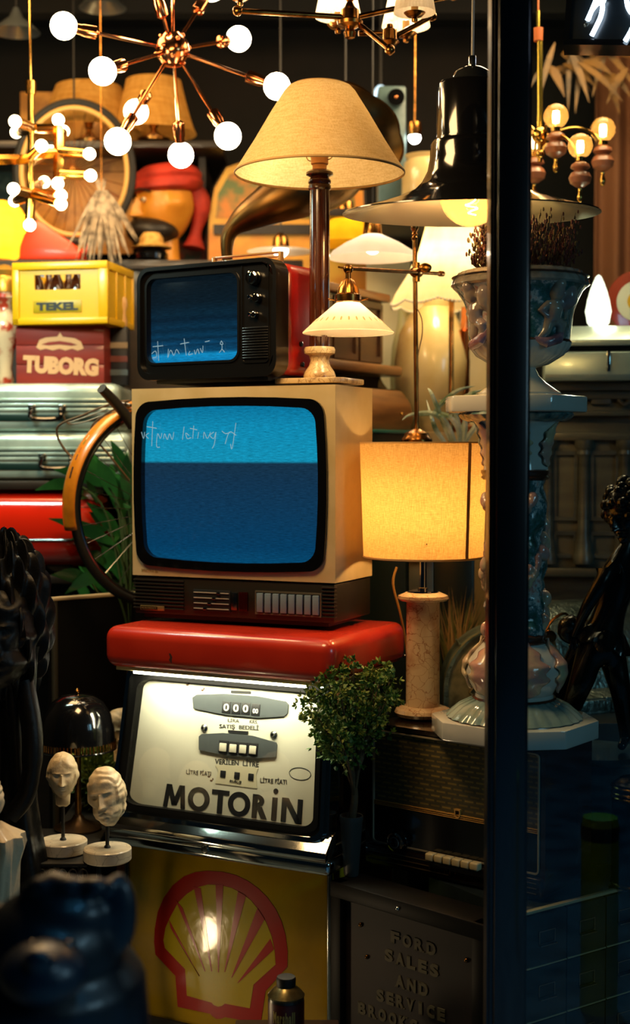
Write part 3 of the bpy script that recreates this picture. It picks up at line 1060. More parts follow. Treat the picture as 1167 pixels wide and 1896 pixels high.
G().lathe(sh, n=72).done('lamp_shade', shade_m, tl_)
G().lathe(pf([(155.5, 323.5), (157, 322), (157, 319.5), (155.5, 318.5)]), n=72, close=True).lathe(pf([(48, 159), (50, 158.6), (50, 157.4), (48, 157)]), n=48, close=True).done('shade_piping', mat('piping_brown', '#9a7c4a', rough=.8), tl_)
lamp('table_lamp_light', 'POINT', P(592, 262, Y), 19, (1, .60, .24), radius=.035)

# ================================================================ black pendant
Y = 3.9
PX = 872
zb_ = P(PX, 396, Y)
pend = thing('pendant_lamp', 'large black enamel pendant with wide white underside and amber globe bulb', 'pendant lamp', Matrix.Translation(zb_) @ Matrix.Rotation(math.radians(3.6), 4, 'X'))
pq = lambda pts: prof(pts, PX, 3.9, 396)
white_en = mat('white_enamel', '#e9e2d2', rough=.14, coat=.5)
outp = pq([(236, 396), (235, 394), (190, 383), (140, 368), (104, 352), (90, 338), (80, 318), (76, 295), (75, 270), (72, 263), (65, 260), (64, 255), (64, 162), (61, 157)])
inp = pq([(236, 397), (190, 386.5), (140, 371.5), (104, 356), (88, 345), (76, 330), (66, 300), (60, 262), (0, 258)])
G().lathe(outp, n=80).done('outer_shade', black, pend)
G().lathe(inp, n=80).done('inner_shade', white_en, pend)
G().lathe(pq([(61, 157), (60, 155.5), (40, 156), (38, 150), (33, 138), (22, 130), (8, 127), (0, 127)]), n=48).done('dome_cap', mat('black_dome', '#1a1c1d', rough=.08, coat=1), pend)
G().lathe(pq([(7.5, 129), (7.5, 111), (6, 108), (0, 108)]), n=20).done('cord_grip', chrome, pend)
G().tube([(0, 0, pq([(0, 110)])[0][1]), (0, 0, 3.88 - zb_.z)], .0042, n=8).done('cord', mat('grey_cord', '#8a8880', rough=.5), pend)
zc = pq([(0, 352)])[0][1]
bx = .0
G().sph((bx, -.0, zc - .012), .088, n=40).done('globe_bulb', amber, pend)
G().lathe(pq([(0, 322), (20, 322), (20, 296), (24, 285), (24, 262)]), n=24).done('bulb_holder', chromed, pend)
hel = [Vector((bx + (.014 + .010 * math.sin(k * .9)) * math.cos(k * 1.05), (.014 + .01 * math.cos(k * .7)) * math.sin(k * 1.05), zc + .035 - k * .0036)) for k in range(30)]
G().tube(smooth(hel, 3), .0017, n=5).done('filament', fil, pend)
lamp('pendant_light', 'POINT', P(PX, 372, Y), 4.2, (1, .74, .46), radius=.03)

# ================================================================ radio, cabinets beneath
# framed sign cabinet
MF = Matrix.Translation((.443, 3.575, 0)) @ Matrix.Rotation(math.radians(-44), 4, 'Z')
WF, HF = .545, .588
fs = thing('sign_cabinet', 'dark wooden cabinet below the radio with raised dim sign lettering on its front', 'cabinet', MF)
dkw = wood('dark_cabinet_wood', '#2c1a0d', '#160d07', rough=.42, coat=.15, axis=(1, 1, 6))
G().box((-WF + .005, .02, .0), (-.005, .105, HF - .01)).done('carcass', dkw, fs)
fr = G()
fr.box((-WF, -.012, 0), (-WF + .04, .03, HF), bev=.004).box((-.04, -.012, 0), (0, .03, HF), bev=.004)
fr.box((-WF, -.014, HF - .045), (0, .105, HF), bev=.005)
fr.done('frame', mat('black_frame', '#0a0806', rough=.5, spec=.2), fs)
brd = G().box((-WF + .04, .012, .0), (-.04, .022, HF - .045)).done('sign_board', mat('red_brown_board', '#1e0f09', rough=.6, var='#120a06', vs=5), fs)
G().sph((-WF * .53, -.016, HF - .022), .006).done('frame_stud', chrome, fs)


def cf(x, y): return (580 + x / 3.432, 1600 + y / 3.432)


def serif_text(g, M, body, bl, br, hpx, y, d=.003):
    """slab-serif capitals: bold lettering with serif bars"""
    a, b = hit(M, bl[0], bl[1], y), hit(M, br[0], br[1], y)
    t = hit(M, bl[0], bl[1] - hpx, y)
    h = t[1] - a[1]
    w = b[0] - a[0]
    n = len(body)
    ang = math.atan2(b[1] - a[1], b[0] - a[0])
    adv = w / n
    FEET = {'F': [(.22, 0)], 'A': [(.12, 0), (.88, 0)], 'R': [(.16, 0), (.9, 0)], 'N': [(.15, 0), (.15, 1)], 'V': [(.12, 1), (.88, 1)], 'I': [(.5, 0), (.5, 1)], 'K': [(.16, 0), (.9, 0), (.16, 1), (.88, 1)],
            'L': [(.2, 1)], 'E': [], 'D': [(.12, 0), (.12, 1)], 'B': [(.12, 0), (.12, 1)]}
    for k, ch in enumerate(body):
        if ch == ' ': continue
        Mk = Matrix.Translation((a[0], y, a[1])) @ Matrix.Rotation(-ang, 4, 'Y') @ Matrix.Translation((adv * (k + .1), 0, 0))
        wch = adv * (.34 if ch == 'I' else .74)
        off = adv * .2 if ch == 'I' else 0
        g.text(ch, wch, h, depth=d, bold=.05, M=Mk @ Matrix.Translation((off, 0, 0)))
        for (fx, fz) in FEET.get(ch, []):
            g.box((off + wch * fx - adv * .13, -d, fz * h * .91), (off + wch * fx + adv * .13, 0, fz * h * .91 + h * .09), M=Mk)


rows = [('FORD', (490, 495), (795, 590), 78), ('SALES', (452, 608), (812, 728), 78), ('AND', (520, 775), (745, 850), 80), ('SERVICE', (402, 865), (855, 1010), 78), ('BROOKS', (285, 945), (680, 1080), 76)]
for body, bl, br, h_ in rows:
    g = G()
    serif_text(g, MF, body, cf(*bl), cf(*br), h_ / 3.43, .012)
    g.done('sign_lettering', mat('ochre_letters', '#4a432c', rough=.6), brd)
for (px_, py_) in ((305, 385), (978, 610), (345, 588)):
    x, z = hit(MF, *cf(px_, py_), .012)
    G().sph((x, .010, z), .0065).done('board_screw', brass, brd)

# metal drawer cabinet, right of the sign cabinet
MD = Matrix.Translation((.556, 3.664, 0)) @ Matrix.Rotation(math.radians(35.1), 4, 'Z')
dc = thing('drawer_cabinet', 'grey blue metal cabinet of small card drawers beneath the side of the valve radio', 'drawer cabinet', MD)
stl = mat('blue_grey_steel', '#2f3c42', rough=.3, metal=.5, coat=.2, var='#222c31', vs=6)
edge = mat('highlight_edge_paint', '#d0c49a', rough=.3, metal=.5)  # pale colour paints in the warm highlights along the drawer edges
G().box((0, .012, 0), (.62, .40, .586), bev=.003).done('carcass', stl, dc)
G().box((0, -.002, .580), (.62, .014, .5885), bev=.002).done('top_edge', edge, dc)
dwid, dh_ = .148, .146
for r_ in range(4):
    for c_ in range(4):
        x0, z1 = .004 + c_ * (dwid + .004), .574 - r_ * (dh_)
        dr = G().box((x0, -.001, z1 - dh_ + .006), (x0 + dwid, .014, z1), bev=.002).done('drawer', stl, dc)
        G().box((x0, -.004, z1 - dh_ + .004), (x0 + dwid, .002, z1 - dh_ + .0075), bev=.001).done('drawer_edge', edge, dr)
        hx, hz = x0 + dwid * .5, z1 - .062
        G().ring([(hx - .030, hz - .02), (hx + .030, hz - .02), (hx + .030, hz + .016), (hx - .030, hz + .016)], [(hx - .027, hz - .017), (hx + .027, hz - .017), (hx + .027, hz + .013), (hx - .027, hz + .013)], -.004, .0).box((hx - .03, -.012, hz - .024), (hx + .03, -.001, hz - .020), bev=.001).done('label_holder', chromed, dr)

# valve radio
MRa = Matrix.Translation((.622, 3.750, .590)) @ Matrix.Rotation(math.radians(-38), 4, 'Z')
ra = thing('radio', 'brown valve radio with woven cloth front, round dial knob and six ivory keys', 'radio', MRa)
WRa, HRa, DRa = .600, .418, .27
rw = wood('radio_walnut', '#241309', '#120a05', rough=.22, coat=.7, axis=(1, 1, 5))
G().ring(rrect(-WRa, 0, 0, HRa, .028), rrect(-WRa + .014, .07, -.014, HRa - .014, .02), 0, DRa).done('case', rw, ra)
G().box((-WRa + .016, DRa - .03, .02), (-.016, DRa - .01, HRa - .02)).done('back_board', blackm, ra)
fx0, fx1, fz0, fz1 = -WRa + .032, -.022, .072, HRa - .022
tz_ = fz0 + .118
weave = bpy.data.materials.new('woven_cloth')
weave.use_nodes = True
nt = weave.node_tree
N, Lk = nt.nodes, nt.links
tc = N.new('ShaderNodeTexCoord'); mp = N.new('ShaderNodeMapping')
mp.inputs['Rotation'].default_value = (PI / 2, 0, 0)
mp.inputs['Scale'].default_value = (1, 1, 1)
Lk.new(tc.outputs['Object'], mp.inputs[0])
br = N.new('ShaderNodeTexBrick')
br.inputs['Scale'].default_value = 24
br.inputs['Color1'].default_value = lin('#8a7636'); br.inputs['Color2'].default_value = lin('#5f5224'); br.inputs['Mortar'].default_value = lin('#2b2c22')
br.inputs['Mortar Size'].default_value = .0; br.inputs['Brick Width'].default_value = .9; br.inputs['Row Height'].default_value = .34
Lk.new(mp.outputs[0], br.inputs['Vector'])
ck = N.new('ShaderNodeTexBrick')
ck.inputs['Scale'].default_value = 24
ck.inputs['Color1'].default_value = (0, 0, 0, 1); ck.inputs['Color2'].default_value = (0, 0, 0, 1); ck.inputs['Mortar'].default_value = (1, 1, 1, 1)
ck.inputs['Mortar Size'].default_value = .11; ck.inputs['Brick Width'].default_value = .9; ck.inputs['Row Height'].default_value = .34
ck.inputs['Mortar Smooth'].default_value = .1
Lk.new(mp.outputs[0], ck.inputs['Vector'])
mxn = N.new('ShaderNodeMixRGB')
mxn.inputs[2].default_value = lin('#33352a')
nz = N.new('ShaderNodeTexNoise'); nz.inputs['Scale'].default_value = 160
mlt = N.new('ShaderNodeMath'); mlt.operation = 'MULTIPLY'
Lk.new(ck.outputs['Color'], mlt.inputs[0]); mlt.inputs[1].default_value = .8
Lk.new(mlt.outputs[0], mxn.inputs[0]); Lk.new(br.outputs['Color'], mxn.inputs[1])
Lk.new(mxn.outputs[0], N['Principled BSDF'].inputs['Base Color'])
N['Principled BSDF'].inputs['Roughness'].default_value = .8
bmp = N.new('ShaderNodeBump'); bmp.inputs['Strength'].default_value = .5; bmp.inputs['Distance'].default_value = .002
Lk.new(mxn.outputs[0], bmp.inputs['Height']); Lk.new(bmp.outputs[0], N['Principled BSDF'].inputs['Normal'])
G().box((fx0, .004, tz_), (fx1, .02, fz1)).done('speaker_cloth', weave, ra)
G().ring(rrect(fx0 - .004, fz0 - .004, fx1 + .004, fz1 + .004, .012), rrect(fx0, fz0, fx1, fz1, .010), -.004, .02).done('front_trim', mat('ivory_trim', '#9a9078', rough=.35), ra)
G().box((fx0, 0, fz0), (fx1, .018, tz_ - .012)).done('dial_panel', black, ra)
for k, zz_ in enumerate((tz_ - .010, tz_ - .005, tz_)):
    G().box((fx0, -.002, zz_), (fx1, .012, zz_ + .0026), bev=.0008).done('gold_strip', mat('gold_strip_paint', '#c8964a', rough=.35, metal=.25), ra)
x, z = hit(MRa, 741, 1556, 0)
knob(ra, x, z, .028, .026, 0, name='dial_knob', pointer=False)
G().lathe([(.014, 0), (.017, 0), (.017, .003), (.014, .003)], n=24, M=Matrix.Translation((x, -.028, z)) @ Matrix.Rotation(PI / 2, 4, 'X'), close=True).done('knob_inlay', chrome, ra)
G().box((-WRa + .008, -.012, .006), (-.008, .02, .060), bev=.006).done('lower_rail', rw, ra)
for zz_ in (.018, .032, .046):
    G().box((-WRa + .02, -.0145, zz_), (-.3, -.011, zz_ + .002)).box((-.12, -.0145, zz_), (-.02, -.011, zz_ + .002)).done('rail_line', mat('dull_line', '#4e442e', rough=.4), ra)
ka = hit(MRa, 790, 1606, -.02); kb = hit(MRa, 889, 1628, -.02)
ivk = mat('ivory_key', '#c8bb92', rough=.35)
for k in range(6):
    x0 = ka[0] + (kb[0] - ka[0]) * k / 6
    G().box((x0 + .0012, -.032, .052), (x0 + (kb[0] - ka[0]) / 6 - .0012, -.006, .075), bev=.005, seg=3).done('key', ivk, ra)
g = G()
a_, b_ = hit(MRa, 795, 1634, -.0125), hit(MRa, 862, 1650, -.0125)
for k, ch in enumerate('PHILIPS'):
    x0 = a_[0] + (b_[0] - a_[0]) * k / 7
    g.text(ch, .005 if ch != 'I' else .0018, .0085, depth=.0016, bold=.02, M=Matrix.Translation((x0, -.0125, .022)))
g.done('maker_lettering', brassy, ra)
x, z = hit(MRa, 848, 1507, 0)
shp = [(-.008, .012), (.008, .012), (.008, -.004), (.004, -.010), (0, -.012), (-.004, -.010), (-.008, -.004)]
G().ring([(x + a * 1.15, z + b * 1.15) for a, b in shp], [(x + a * .8, z + b * .8) for a, b in shp], -.004, .004).done('shield_badge', mat('gold_strip_paint', '#c8964a'), ra)

# ================================================================ drum-shade lamp on the radio
Y = 4.2
DP = 783
dl = base_thing('drum_lamp', 'lamp with glowing linen drum shade and veined marble column standing on the radio', 'lamp', DP, 1330, Y)
dl.location.z = 1.008
pd = lambda pts: prof(pts, DP, 4.2, 1330)
rmarb = veined('pink_veined_marble', '#d9c09a', '#a06a48', scale=9.0, rough=.22, width=.03, blot='#a86a48')
G().lathe(pd([(0, 1330), (40, 1330), (50, 1326), (53, 1320), (50, 1314), (36, 1309), (0, 1309)]), n=48).done('marble_base', rmarb, dl)
G().lathe(pd([(0, 1312), (32, 1312), (31.5, 1305), (31, 1120), (31, 1116), (0, 1116)]), n=40).done('marble_column', rmarb, dl)
G().lathe(pd([(0, 1117), (30, 1117), (44, 1114), (48, 1110), (46, 1105), (32, 1099), (0, 1099)]), n=48).done('marble_collar', rmarb, dl)
G().lathe(pd([(29, 1100), (29, 1096), (10, 1096), (10, 1091), (7, 1090), (7, 1040), (7, 1000)]), n=24).done('chrome_stem', chrome, dl)
G().sph((0, 0, pd([(0, 935)])[0][1]), .036).done('bulb', glow('shade_bulb', (1, .72, .38), 6), dl)
g = G().tube([(0, 0, pd([(0, 1003)])[0][1]), (0, 0, pd([(0, 960)])[0][1])], .011, n=12)
zz_ = pd([(0, 1003)])[0][1]
for k in range(3):
    a = 2 * PI * k / 3 + .5
    g.tube([(0, 0, zz_), (.185 * math.cos(a), .185 * math.sin(a), zz_)], .0018, n=5)
g.done('shade_carrier', brass, dl)
linen = fabric('linen_drum_cloth', '#f5cf86', '#b98740', tl=.62, weave=620, contrast=(.30, .72))
G().lathe(pd([(111, 1034), (118, 823)]), n=80).done('lamp_shade', linen, dl)
G().lathe(pd([(110.5, 1035), (112, 1034), (112.2, 1031), (110.5, 1031)]), n=80, close=True).lathe(pd([(117.3, 824), (118.7, 824), (118.7, 821.5), (117.3, 821.5)]), n=80, close=True).done('shade_rim', mat('rim_cloth', '#c79f62', rough=.9), dl)
a = math.radians(-52)
G().surf(lambda u, v: Vector((( (111.6 + 7 * v) * Y / F) * math.cos(a + .07 * u), ((111.6 + 7 * v) * Y / F) * math.sin(a + .07 * u), pd([(0, 1034 - 211 * v)])[0][1])), 3, 8).done('shade_seam', mat('seam_cloth', '#b08a58', rough=.9), dl)
lamp('drum_lamp_light', 'POINT', P(DP, 945, Y), 15, (1, .56, .20), radius=.04)
pts = [P(735, 1050, 4.34), P(728, 1080, 4.34), P(740, 1130, 4.34), P(752, 1190, 4.35), P(756, 1260, 4.35), P(752, 1320, 4.35)]
o = G().tube(smooth(pts, 5), .0042, n=6).done('lamp_cable', mat('brass_cable', '#8a6c36', rough=.4), None)
tag(o, 'thin golden lamp cable hanging beside the veined marble lamp column', 'cable')

# ================================================================ pharmacy lamp
Y = 4.5
ph = base_thing('desk_lamp', 'brass adjustable desk lamp with ribbed socket and small frosted glass cone shade', 'lamp', 772, 822, Y)
pr_ = lambda pts: prof(pts, 772, 4.5, 822)
G().lathe(pr_([(0, 822), (28, 822), (29, 816), (28, 812), (24, 808), (22, 802), (13, 797), (6, 794), (5, 788), (0, 786)]), n=40).done('base', brass, ph)
L0 = P(772, 822, Y)
def lp(px, py, Y_): return P(px, py, Y_) - L0
G().tube([lp(772, 800, Y), lp(770, 600, Y), lp(768, 432, Y)], .0075, n=12).done('pole', brass, ph)
zf_ = lp(768, 440, Y)
G().lathe([(r * Y / F, (440 - y) * Y / F) for r, y in ((0, 446), (5, 445), (6, 440), (4, 437), (6, 434), (4, 430), (7, 424), (7.5, 416), (5, 409), (0, 406))], n=20, M=Matrix.Translation(zf_)).done('finial', brass, ph)
A1, B1 = lp(640, 496, 4.12), lp(820, 507, 4.62)
dirn = (B1 - A1).normalized()
G().tube([lp(648, 497, 4.14), B1], .0062, n=10).tube([B1 - dirn * .02, B1], .0095, n=12).done('cross_arm', brass, ph)
mid = lp(771, 504, 4.49)
g = G().tube([mid - dirn * .03, mid - dirn * .015, mid + dirn * .02, mid + dirn * .03], [.009, .016, .016, .009], n=14)
g.tube([mid + Vector((0, 0, -.03)), mid + Vector((0, 0, .03))], .012, n=12)
g.sph(mid + Vector((.028, -.012, .012)), .016, sc=(1.3, .5, 1))
g.done('clamp', brass, ph)
sk = lp(645, 498, 4.13)
G().sph(sk, .0145).tube([sk, sk + Vector((-.03, 0, .006))], .003, n=6).tube([sk, sk + Vector((0, 0, -.03))], .0085, n=10).done('swivel', brass, ph)
s_ = 4.13 / F
Ms = Matrix.Translation(sk)
skp = [(0, 516), (7, 516), (12, 521), (18, 534), (20, 543), (24, 546), (24, 558), (21, 560), (0, 561)]
G().lathe([(r * s_, (498 - y) * s_) for r, y in skp], n=72, M=Ms, mod=lambda t, i, r, z: (r * (1 + (.05 * math.cos(t * 18) if 1 < i < 5 else 0)), z)).done('socket', brass, ph)
g = G()
for sg in (-1, 1):
    g.tube([sk + Vector((sg * 22 * s_, 0, -58 * s_)), sk + Vector((sg * 34 * s_, -.006, -56 * s_))], .0022, n=6)
    g.sph(sk + Vector((sg * 35 * s_, -.006, -56 * s_)), .0038)
g.done('thumb_screw', brass, ph)
frost = fabric('frosted_glass', '#fff1d4', '#f6e2bd', tl=.72, weave=20)
G().lathe([(r * s_, (498 - y) * s_) for r, y in ((22, 560), (26, 563), (60, 592), (84, 614), (84, 616))], n=64, M=Ms).done('glass_shade', frost, ph)
g = G()
for k in range(28):
    t = 2 * PI * k / 28
    Mk = Ms @ Matrix.Rotation(t, 4, 'Z') @ Matrix.Translation((62.5 * s_, 0, (498 - 593.6) * s_)) @ Matrix.Rotation(math.radians(50), 4, 'Y') @ Matrix.Scale(.25, 4, (1, 0, 0)) if False else Ms @ Matrix.Rotation(t, 4, 'Z') @ Matrix.Translation((62.6 * s_, 0, (498 - 593.5) * s_)) @ Matrix.Rotation(math.radians(42), 4, 'Y')
    g.sph((0, 0, 0), .005, sc=(1.9, .55, .12), n=10, M=Mk)
g.done('cut_pattern', mat('clear_cut', '#d8b070', rough=.1), ph)
G().sph(sk + Vector((0, 0, -80 * s_)), .018).done('bulb', glow('small_bulb', (1, .8, .5), 10), ph)
lamp('desk_lamp_light', 'POINT', L0 + sk + Vector((0, 0, -80 * s_)), 6.0, (1, .74, .42), radius=.02)
pts = [lp(772, 570, 4.49), lp(781, 590, 4.48), lp(782, 620, 4.48), lp(774, 660, 4.48), lp(775, 700, 4.48), lp(773, 780, 4.48)]
G().tube(smooth(pts, 5), .0018, n=5).done('cord', mat('cord_brown', '#4a3418', rough=.5), ph)
# cabinet it stands on
g = G().box((.297, 4.45, 0), (.377, 4.60, P(772, 822, 4.5).z), bev=.004)
o = g.done('pedestal_cabinet', mat('green_black_paint', '#0c1a18', rough=.4), None)
tag(o, 'narrow dark green pedestal under the brass desk lamp, hidden behind the drum shade', 'cabinet')

# ================================================================ urn and pedestal
Y = 3.93
UP = 952
cer = bpy.data.materials.new('painted_ceramic')
cer.use_nodes = True
nt = cer.node_tree
N, Lk = nt.nodes, nt.links
b = N['Principled BSDF']
b.inputs['Roughness'].default_value = .10
b.inputs['Coat Weight'].default_value = .6
tc = N.new('ShaderNodeTexCoord')
nz = N.new('ShaderNodeTexNoise'); nz.inputs['Scale'].default_value = 13; nz.inputs['Detail'].default_value = 8; nz.inputs['Roughness'].default_value = .7
Lk.new(tc.outputs['Object'], nz.inputs['Vector'])
cr_ = N.new('ShaderNodeValToRGB')
cr_.color_ramp.elements[0].position = .36; cr_.color_ramp.elements[0].color = lin('#123c3c')
cr_.color_ramp.elements[1].position = .66; cr_.color_ramp.elements[1].color = lin('#8a5a4a')
for p_, c_ in ((.43, '#1d5a50'), (.49, '#3c6a70'), (.54, '#c0c4bc'), (.60, '#b98a80')):
    e = cr_.color_ramp.elements.new(p_); e.color = lin(c_)
Lk.new(nz.outputs['Fac'], cr_.inputs[0])
Lk.new(cr_.outputs[0], b.inputs['Base Color'])
bm_ = N.new('ShaderNodeBump'); bm_.inputs['Strength'].default_value = .9; bm_.inputs['Distance'].default_value = .012
Lk.new(nz.outputs['Fac'], bm_.inputs['Height']); Lk.new(bm_.outputs[0], b.inputs['Normal'])
glaze = mat('white_glaze', '#c9c6ba', rough=.1, coat=.7, bump=.04, bs=10)
glazeg = mat('grey_green_glaze', '#6c8680', rough=.1, coat=.7, var='#97a8a0', vs=12)
brown = mat('brown_line_glaze', '#4a2a1c', rough=.2, coat=.5)
pinkg = mat('pink_relief_glaze', '#b88a80', rough=.12, coat=.7, var='#c4b48a', vs=14, bump=.3, bs=30)
pede = base_thing('pedestal', 'tall glazed ceramic pedestal column with moulded leaves, standing on the radio', 'pedestal', UP, 1368, Y, deg=38)
pede.location.z = 1.009
pu = lambda pts: prof(pts, UP, 3.93, 1368)
def octp(hx, hy, c): return [(hx, -hy + c), (hx, hy - c), (hx - c, hy), (-hx + c, hy), (-hx, hy - c), (-hx, -hy + c), (-hx + c, -hy), (hx - c, -hy)]
FL = Matrix.Rotation(-PI / 2, 4, 'X') @ Matrix.Scale(-1, 4, (0, 1, 0))
h1 = pu([(0, 1335)])[0][1]
G().prism(octp(.215, .195, .10), 0, h1, M=FL, bev=.004).done('base_slab', glaze, pede)
def gad(n, a): return lambda t, i, r, z: (r * (1 + (a * abs(math.sin(t * n / 2)) if 0 < i < 6 else 0)), z)
G().lathe(pu([(122, 1336), (122, 1332), (114, 1324), (100, 1312), (84, 1304), (74, 1300)]), n=160, mod=gad(28, .045)).done('gadrooned_foot', glazeg, pede)
G().lathe(pu([(123, 1340), (125, 1337), (124, 1334), (120, 1334)]), n=64).lathe(pu([(76, 1302), (78, 1299), (76, 1296), (72, 1296)]), n=64).lathe(pu([(57, 1198), (60, 1194), (57, 1190), (58, 1184), (60, 1181), (57, 1178)]), n=64).lathe(pu([(60, 896), (64, 892), (61, 888), (64, 883), (64, 879), (60, 877)]), n=64).done('brown_bands', brown, pede)
G().lathe(pu([(74, 1300), (72, 1290), (84, 1270), (90, 1250), (86, 1230), (72, 1212), (58, 1198), (55, 1186)]), n=64).done('bulb_foot', glaze, pede)
def rough_col(t, i, r, z): 
    k = noise.noise(Vector((math.cos(t) * 1.6, math.sin(t) * 1.6, z * 14))) * .16 + noise.noise(Vector((math.cos(t) * 4, math.sin(t) * 4, z * 40))) * .08
    return (r * (1 + k), z)
G().lathe(pu([(54 + 1.5 * math.sin(k), 1180 - k * 6.2) for k in range(48)]), n=110, mod=rough_col).done('figured_shaft', cer, pede)
G().lathe(pu([(60, 878), (58, 860), (60, 835), (68, 805), (80, 788), (92, 780)]), n=96, mod=lambda t, i, r, z: (r * (1 + .03 * math.sin(t * 8)), z)).done('capital', glaze, pede)
G().lathe(pu([(86, 789), (98, 784), (104, 777), (100, 772)]), n=150, mod=lambda t, i, r, z: (r * (1 + .03 * abs(math.sin(t * 16))), z)).done('rope_moulding', mat('teal_glaze', '#1e5458', rough=.12, coat=.7, var='#9fb0a4', vs=20), pede)
h2, h3 = pu([(0, 773)])[0][1], pu([(0, 742)])[0][1]
G().prism(octp(.172, .158, .06), h2, h3, M=FL, bev=.009).done('top_slab', glaze, pede)


def acanthus(base, ang, r0, z0, h, out, w, par, m):
    """one moulded leaf climbing a round body"""
    def f(u, v):
        s = math.sin(PI * min(1, v * 1.02)) ** .6 * (1 - .25 * v)
        lob = 1 + .22 * math.sin(v * 26)
        x = (u - .5) * w * s * lob
        d = out * .5 * math.sin(PI * v) + .009 + .008 * math.sin(v * 26) * (abs(x) / w) - .5 * x * x / w
        rr = r0(z0 + h * v) + d
        return Vector((rr * math.cos(ang + x / .1), rr * math.sin(ang + x / .1), z0 + h * v))
    g = G().surf(f, 14, 26)
    o = g.done('leaf_relief', m, par)
    sm_ = o.modifiers.new('solid', 'SOLIDIFY'); sm_.thickness = .008; sm_.offset = -1
    return o


def interp(pr):
    pr = sorted([(z, r) for r, z in pr])
    def f(z):
        for (z0, r0), (z1, r1) in zip(pr, pr[1:]):
            if z <= z1: return r0 + (r1 - r0) * max(0, (z - z0)) / max(1e-6, z1 - z0)
        return pr[-1][1]
    return f


rf = interp(pu([(72, 1296), (84, 1270), (90, 1250), (86, 1230), (72, 1212), (58, 1198)]))
rf2 = interp(pu([(60, 878), (58, 860), (60, 835), (68, 805), (80, 788)]))
for k in range(6):
    acanthus(pede, k * PI / 3 + .35, rf, pu([(0, 1288)])[0][1], .155, .014, .085, pede, pinkg)
    acanthus(pede, k * PI / 3 + .1, rf2, pu([(0, 872)])[0][1], .12, .012, .075, pede, pinkg)
# urn
urn = base_thing('urn', 'painted ceramic urn with winged relief figures and dried flowers on top of the pedestal', 'urn', UP + 10, 742, Y)
urn.location.z = 1.009 + h3 + .0005
pn = lambda pts: prof(pts, UP, 3.93, 742)
G().lathe(pn([(0, 742), (76, 742), (77, 737), (70, 732), (50, 718), (36, 705), (30, 692), (32, 686)]), n=56).done('foot', glaze, urn)
G().lathe(pn([(30, 690), (52, 684), (78, 668), (90, 652), (92, 645)]), n=150, mod=lambda t, i, r, z: (r * (1 + .03 * abs(math.sin(t * 14 + i * .5))), z)).done('gadrooned_bowl', glaze, urn)
G().lathe(pn([(92, 646), (95, 643), (93, 640)]), n=64).lathe(pn([(122, 526), (126, 523), (120, 521)]), n=64).done('brown_bands', brown, urn)
g = G()
rnd = random.Random(77)
zlo_, zhi_ = pu([(0, 1172)])[0][1], pu([(0, 930)])[0][1]
for q in range(3):
    for k in range(44):
        t = k / 43
        a = 2.1 * q + 3.6 * t + rnd.uniform(-.2, .2)
        rr = .081 + rnd.uniform(-.004, .006)
        g.sph((rr * math.cos(a), rr * math.sin(a), zlo_ + (zhi_ - zlo_) * t), rnd.uniform(.009, .019), sc=(1, 1, 1.25), n=10)
o = g.done('garland_relief', pinkg, pede)
rm = o.modifiers.new('remesh', 'REMESH'); rm.mode = 'VOXEL'; rm.voxel_size = .0035; rm.use_smooth_shade = True
def rough_b(t, i, r, z):
    return (r * (1 + noise.noise(Vector((math.cos(t) * 2, math.sin(t) * 2, z * 14))) * .05), z)
body_p = pn([(92, 642), (93, 625), (95, 605), (99, 585), (106, 566), (114, 550), (122, 542)])
G().lathe(body_p, n=110, mod=rough_b).done('bowl', cer, urn)
G().lathe(pn([(122, 542), (127, 538), (124, 530), (118, 524), (113, 515), (104, 512), (98, 516), (96, 530), (0, 533)]), n=150, mod=lambda t, i, r, z: (r * (1 + (.012 * math.sin(t * 30) if 1 < i < 5 else 0)), z)).done('lip', mat('grey_lip_glaze', '#77756c', rough=.15, coat=.6, var='#a7a296', vs=16), urn)
# winged relief children round the bowl
rb = interp([(r, z) for r, z in body_p])
def cherub(ang):
    g = G()
    s = .0015
    def at(du, z, d): 
        rr = rb(z) - .008 + d * .75
        return Vector((rr * math.cos(ang + du / .15), rr * math.sin(ang + du / .15), z))
    zm = pn([(0, 600)])[0][1]
    g.sph(at(0, zm + .062, .006), .024, sc=(1, 1, 1.1))
    g.sph(at(0, zm + .080, .004), .020)
    g.tube([at(0, zm + .045, 0), at(.003, zm + .02, .008), at(.0, zm - .012, .006)], [.016, .026, .024], n=14)
    g.tube([at(.0, zm - .01, .006), at(.03, zm - .025, .018), at(.028, zm - .065, .006)], [.020, .017, .010], n=12)
    g.tube([at(-.008, zm - .01, .006), at(-.02, zm - .045, .012), at(-.045, zm - .07, .004)], [.019, .014, .009], n=12)
    g.tube([at(.015, zm + .032, .008), at(.045, zm + .022, .012), at(.06, zm - .005, .004)], [.012, .010, .007], n=10)
    g.tube([at(-.015, zm + .032, .008), at(-.04, zm + .01, .014), at(-.02, zm - .005, .02)], [.012, .010, .007], n=10)
    g.sph(at(.048, zm + .055, .0), .030, sc=(1, 1, 1.3))
    o = g.done('figure_relief', mat('flesh_glaze', '#a89a86', rough=.14, coat=.7, var='#8f7a78', vs=18), urn)
    rm = o.modifiers.new('remesh', 'REMESH'); rm.mode = 'VOXEL'; rm.voxel_size = .0035; rm.use_smooth_shade = True
    g2 = G().tube([at(.05, zm - .03, .006), at(.02, zm - .062, .020), at(-.02, zm - .075, .018), at(-.06, zm - .06, .004)], [.008, .016, .015, .006], n=12)
    g2.done('drapery_relief', mat('mauve_glaze', '#7a5560', rough=.14, coat=.7, var='#a07c86', vs=30, bump=.5, bs=40), urn)
for k in range(4):
    cherub(-PI / 2 + .50 + k * PI / 2)
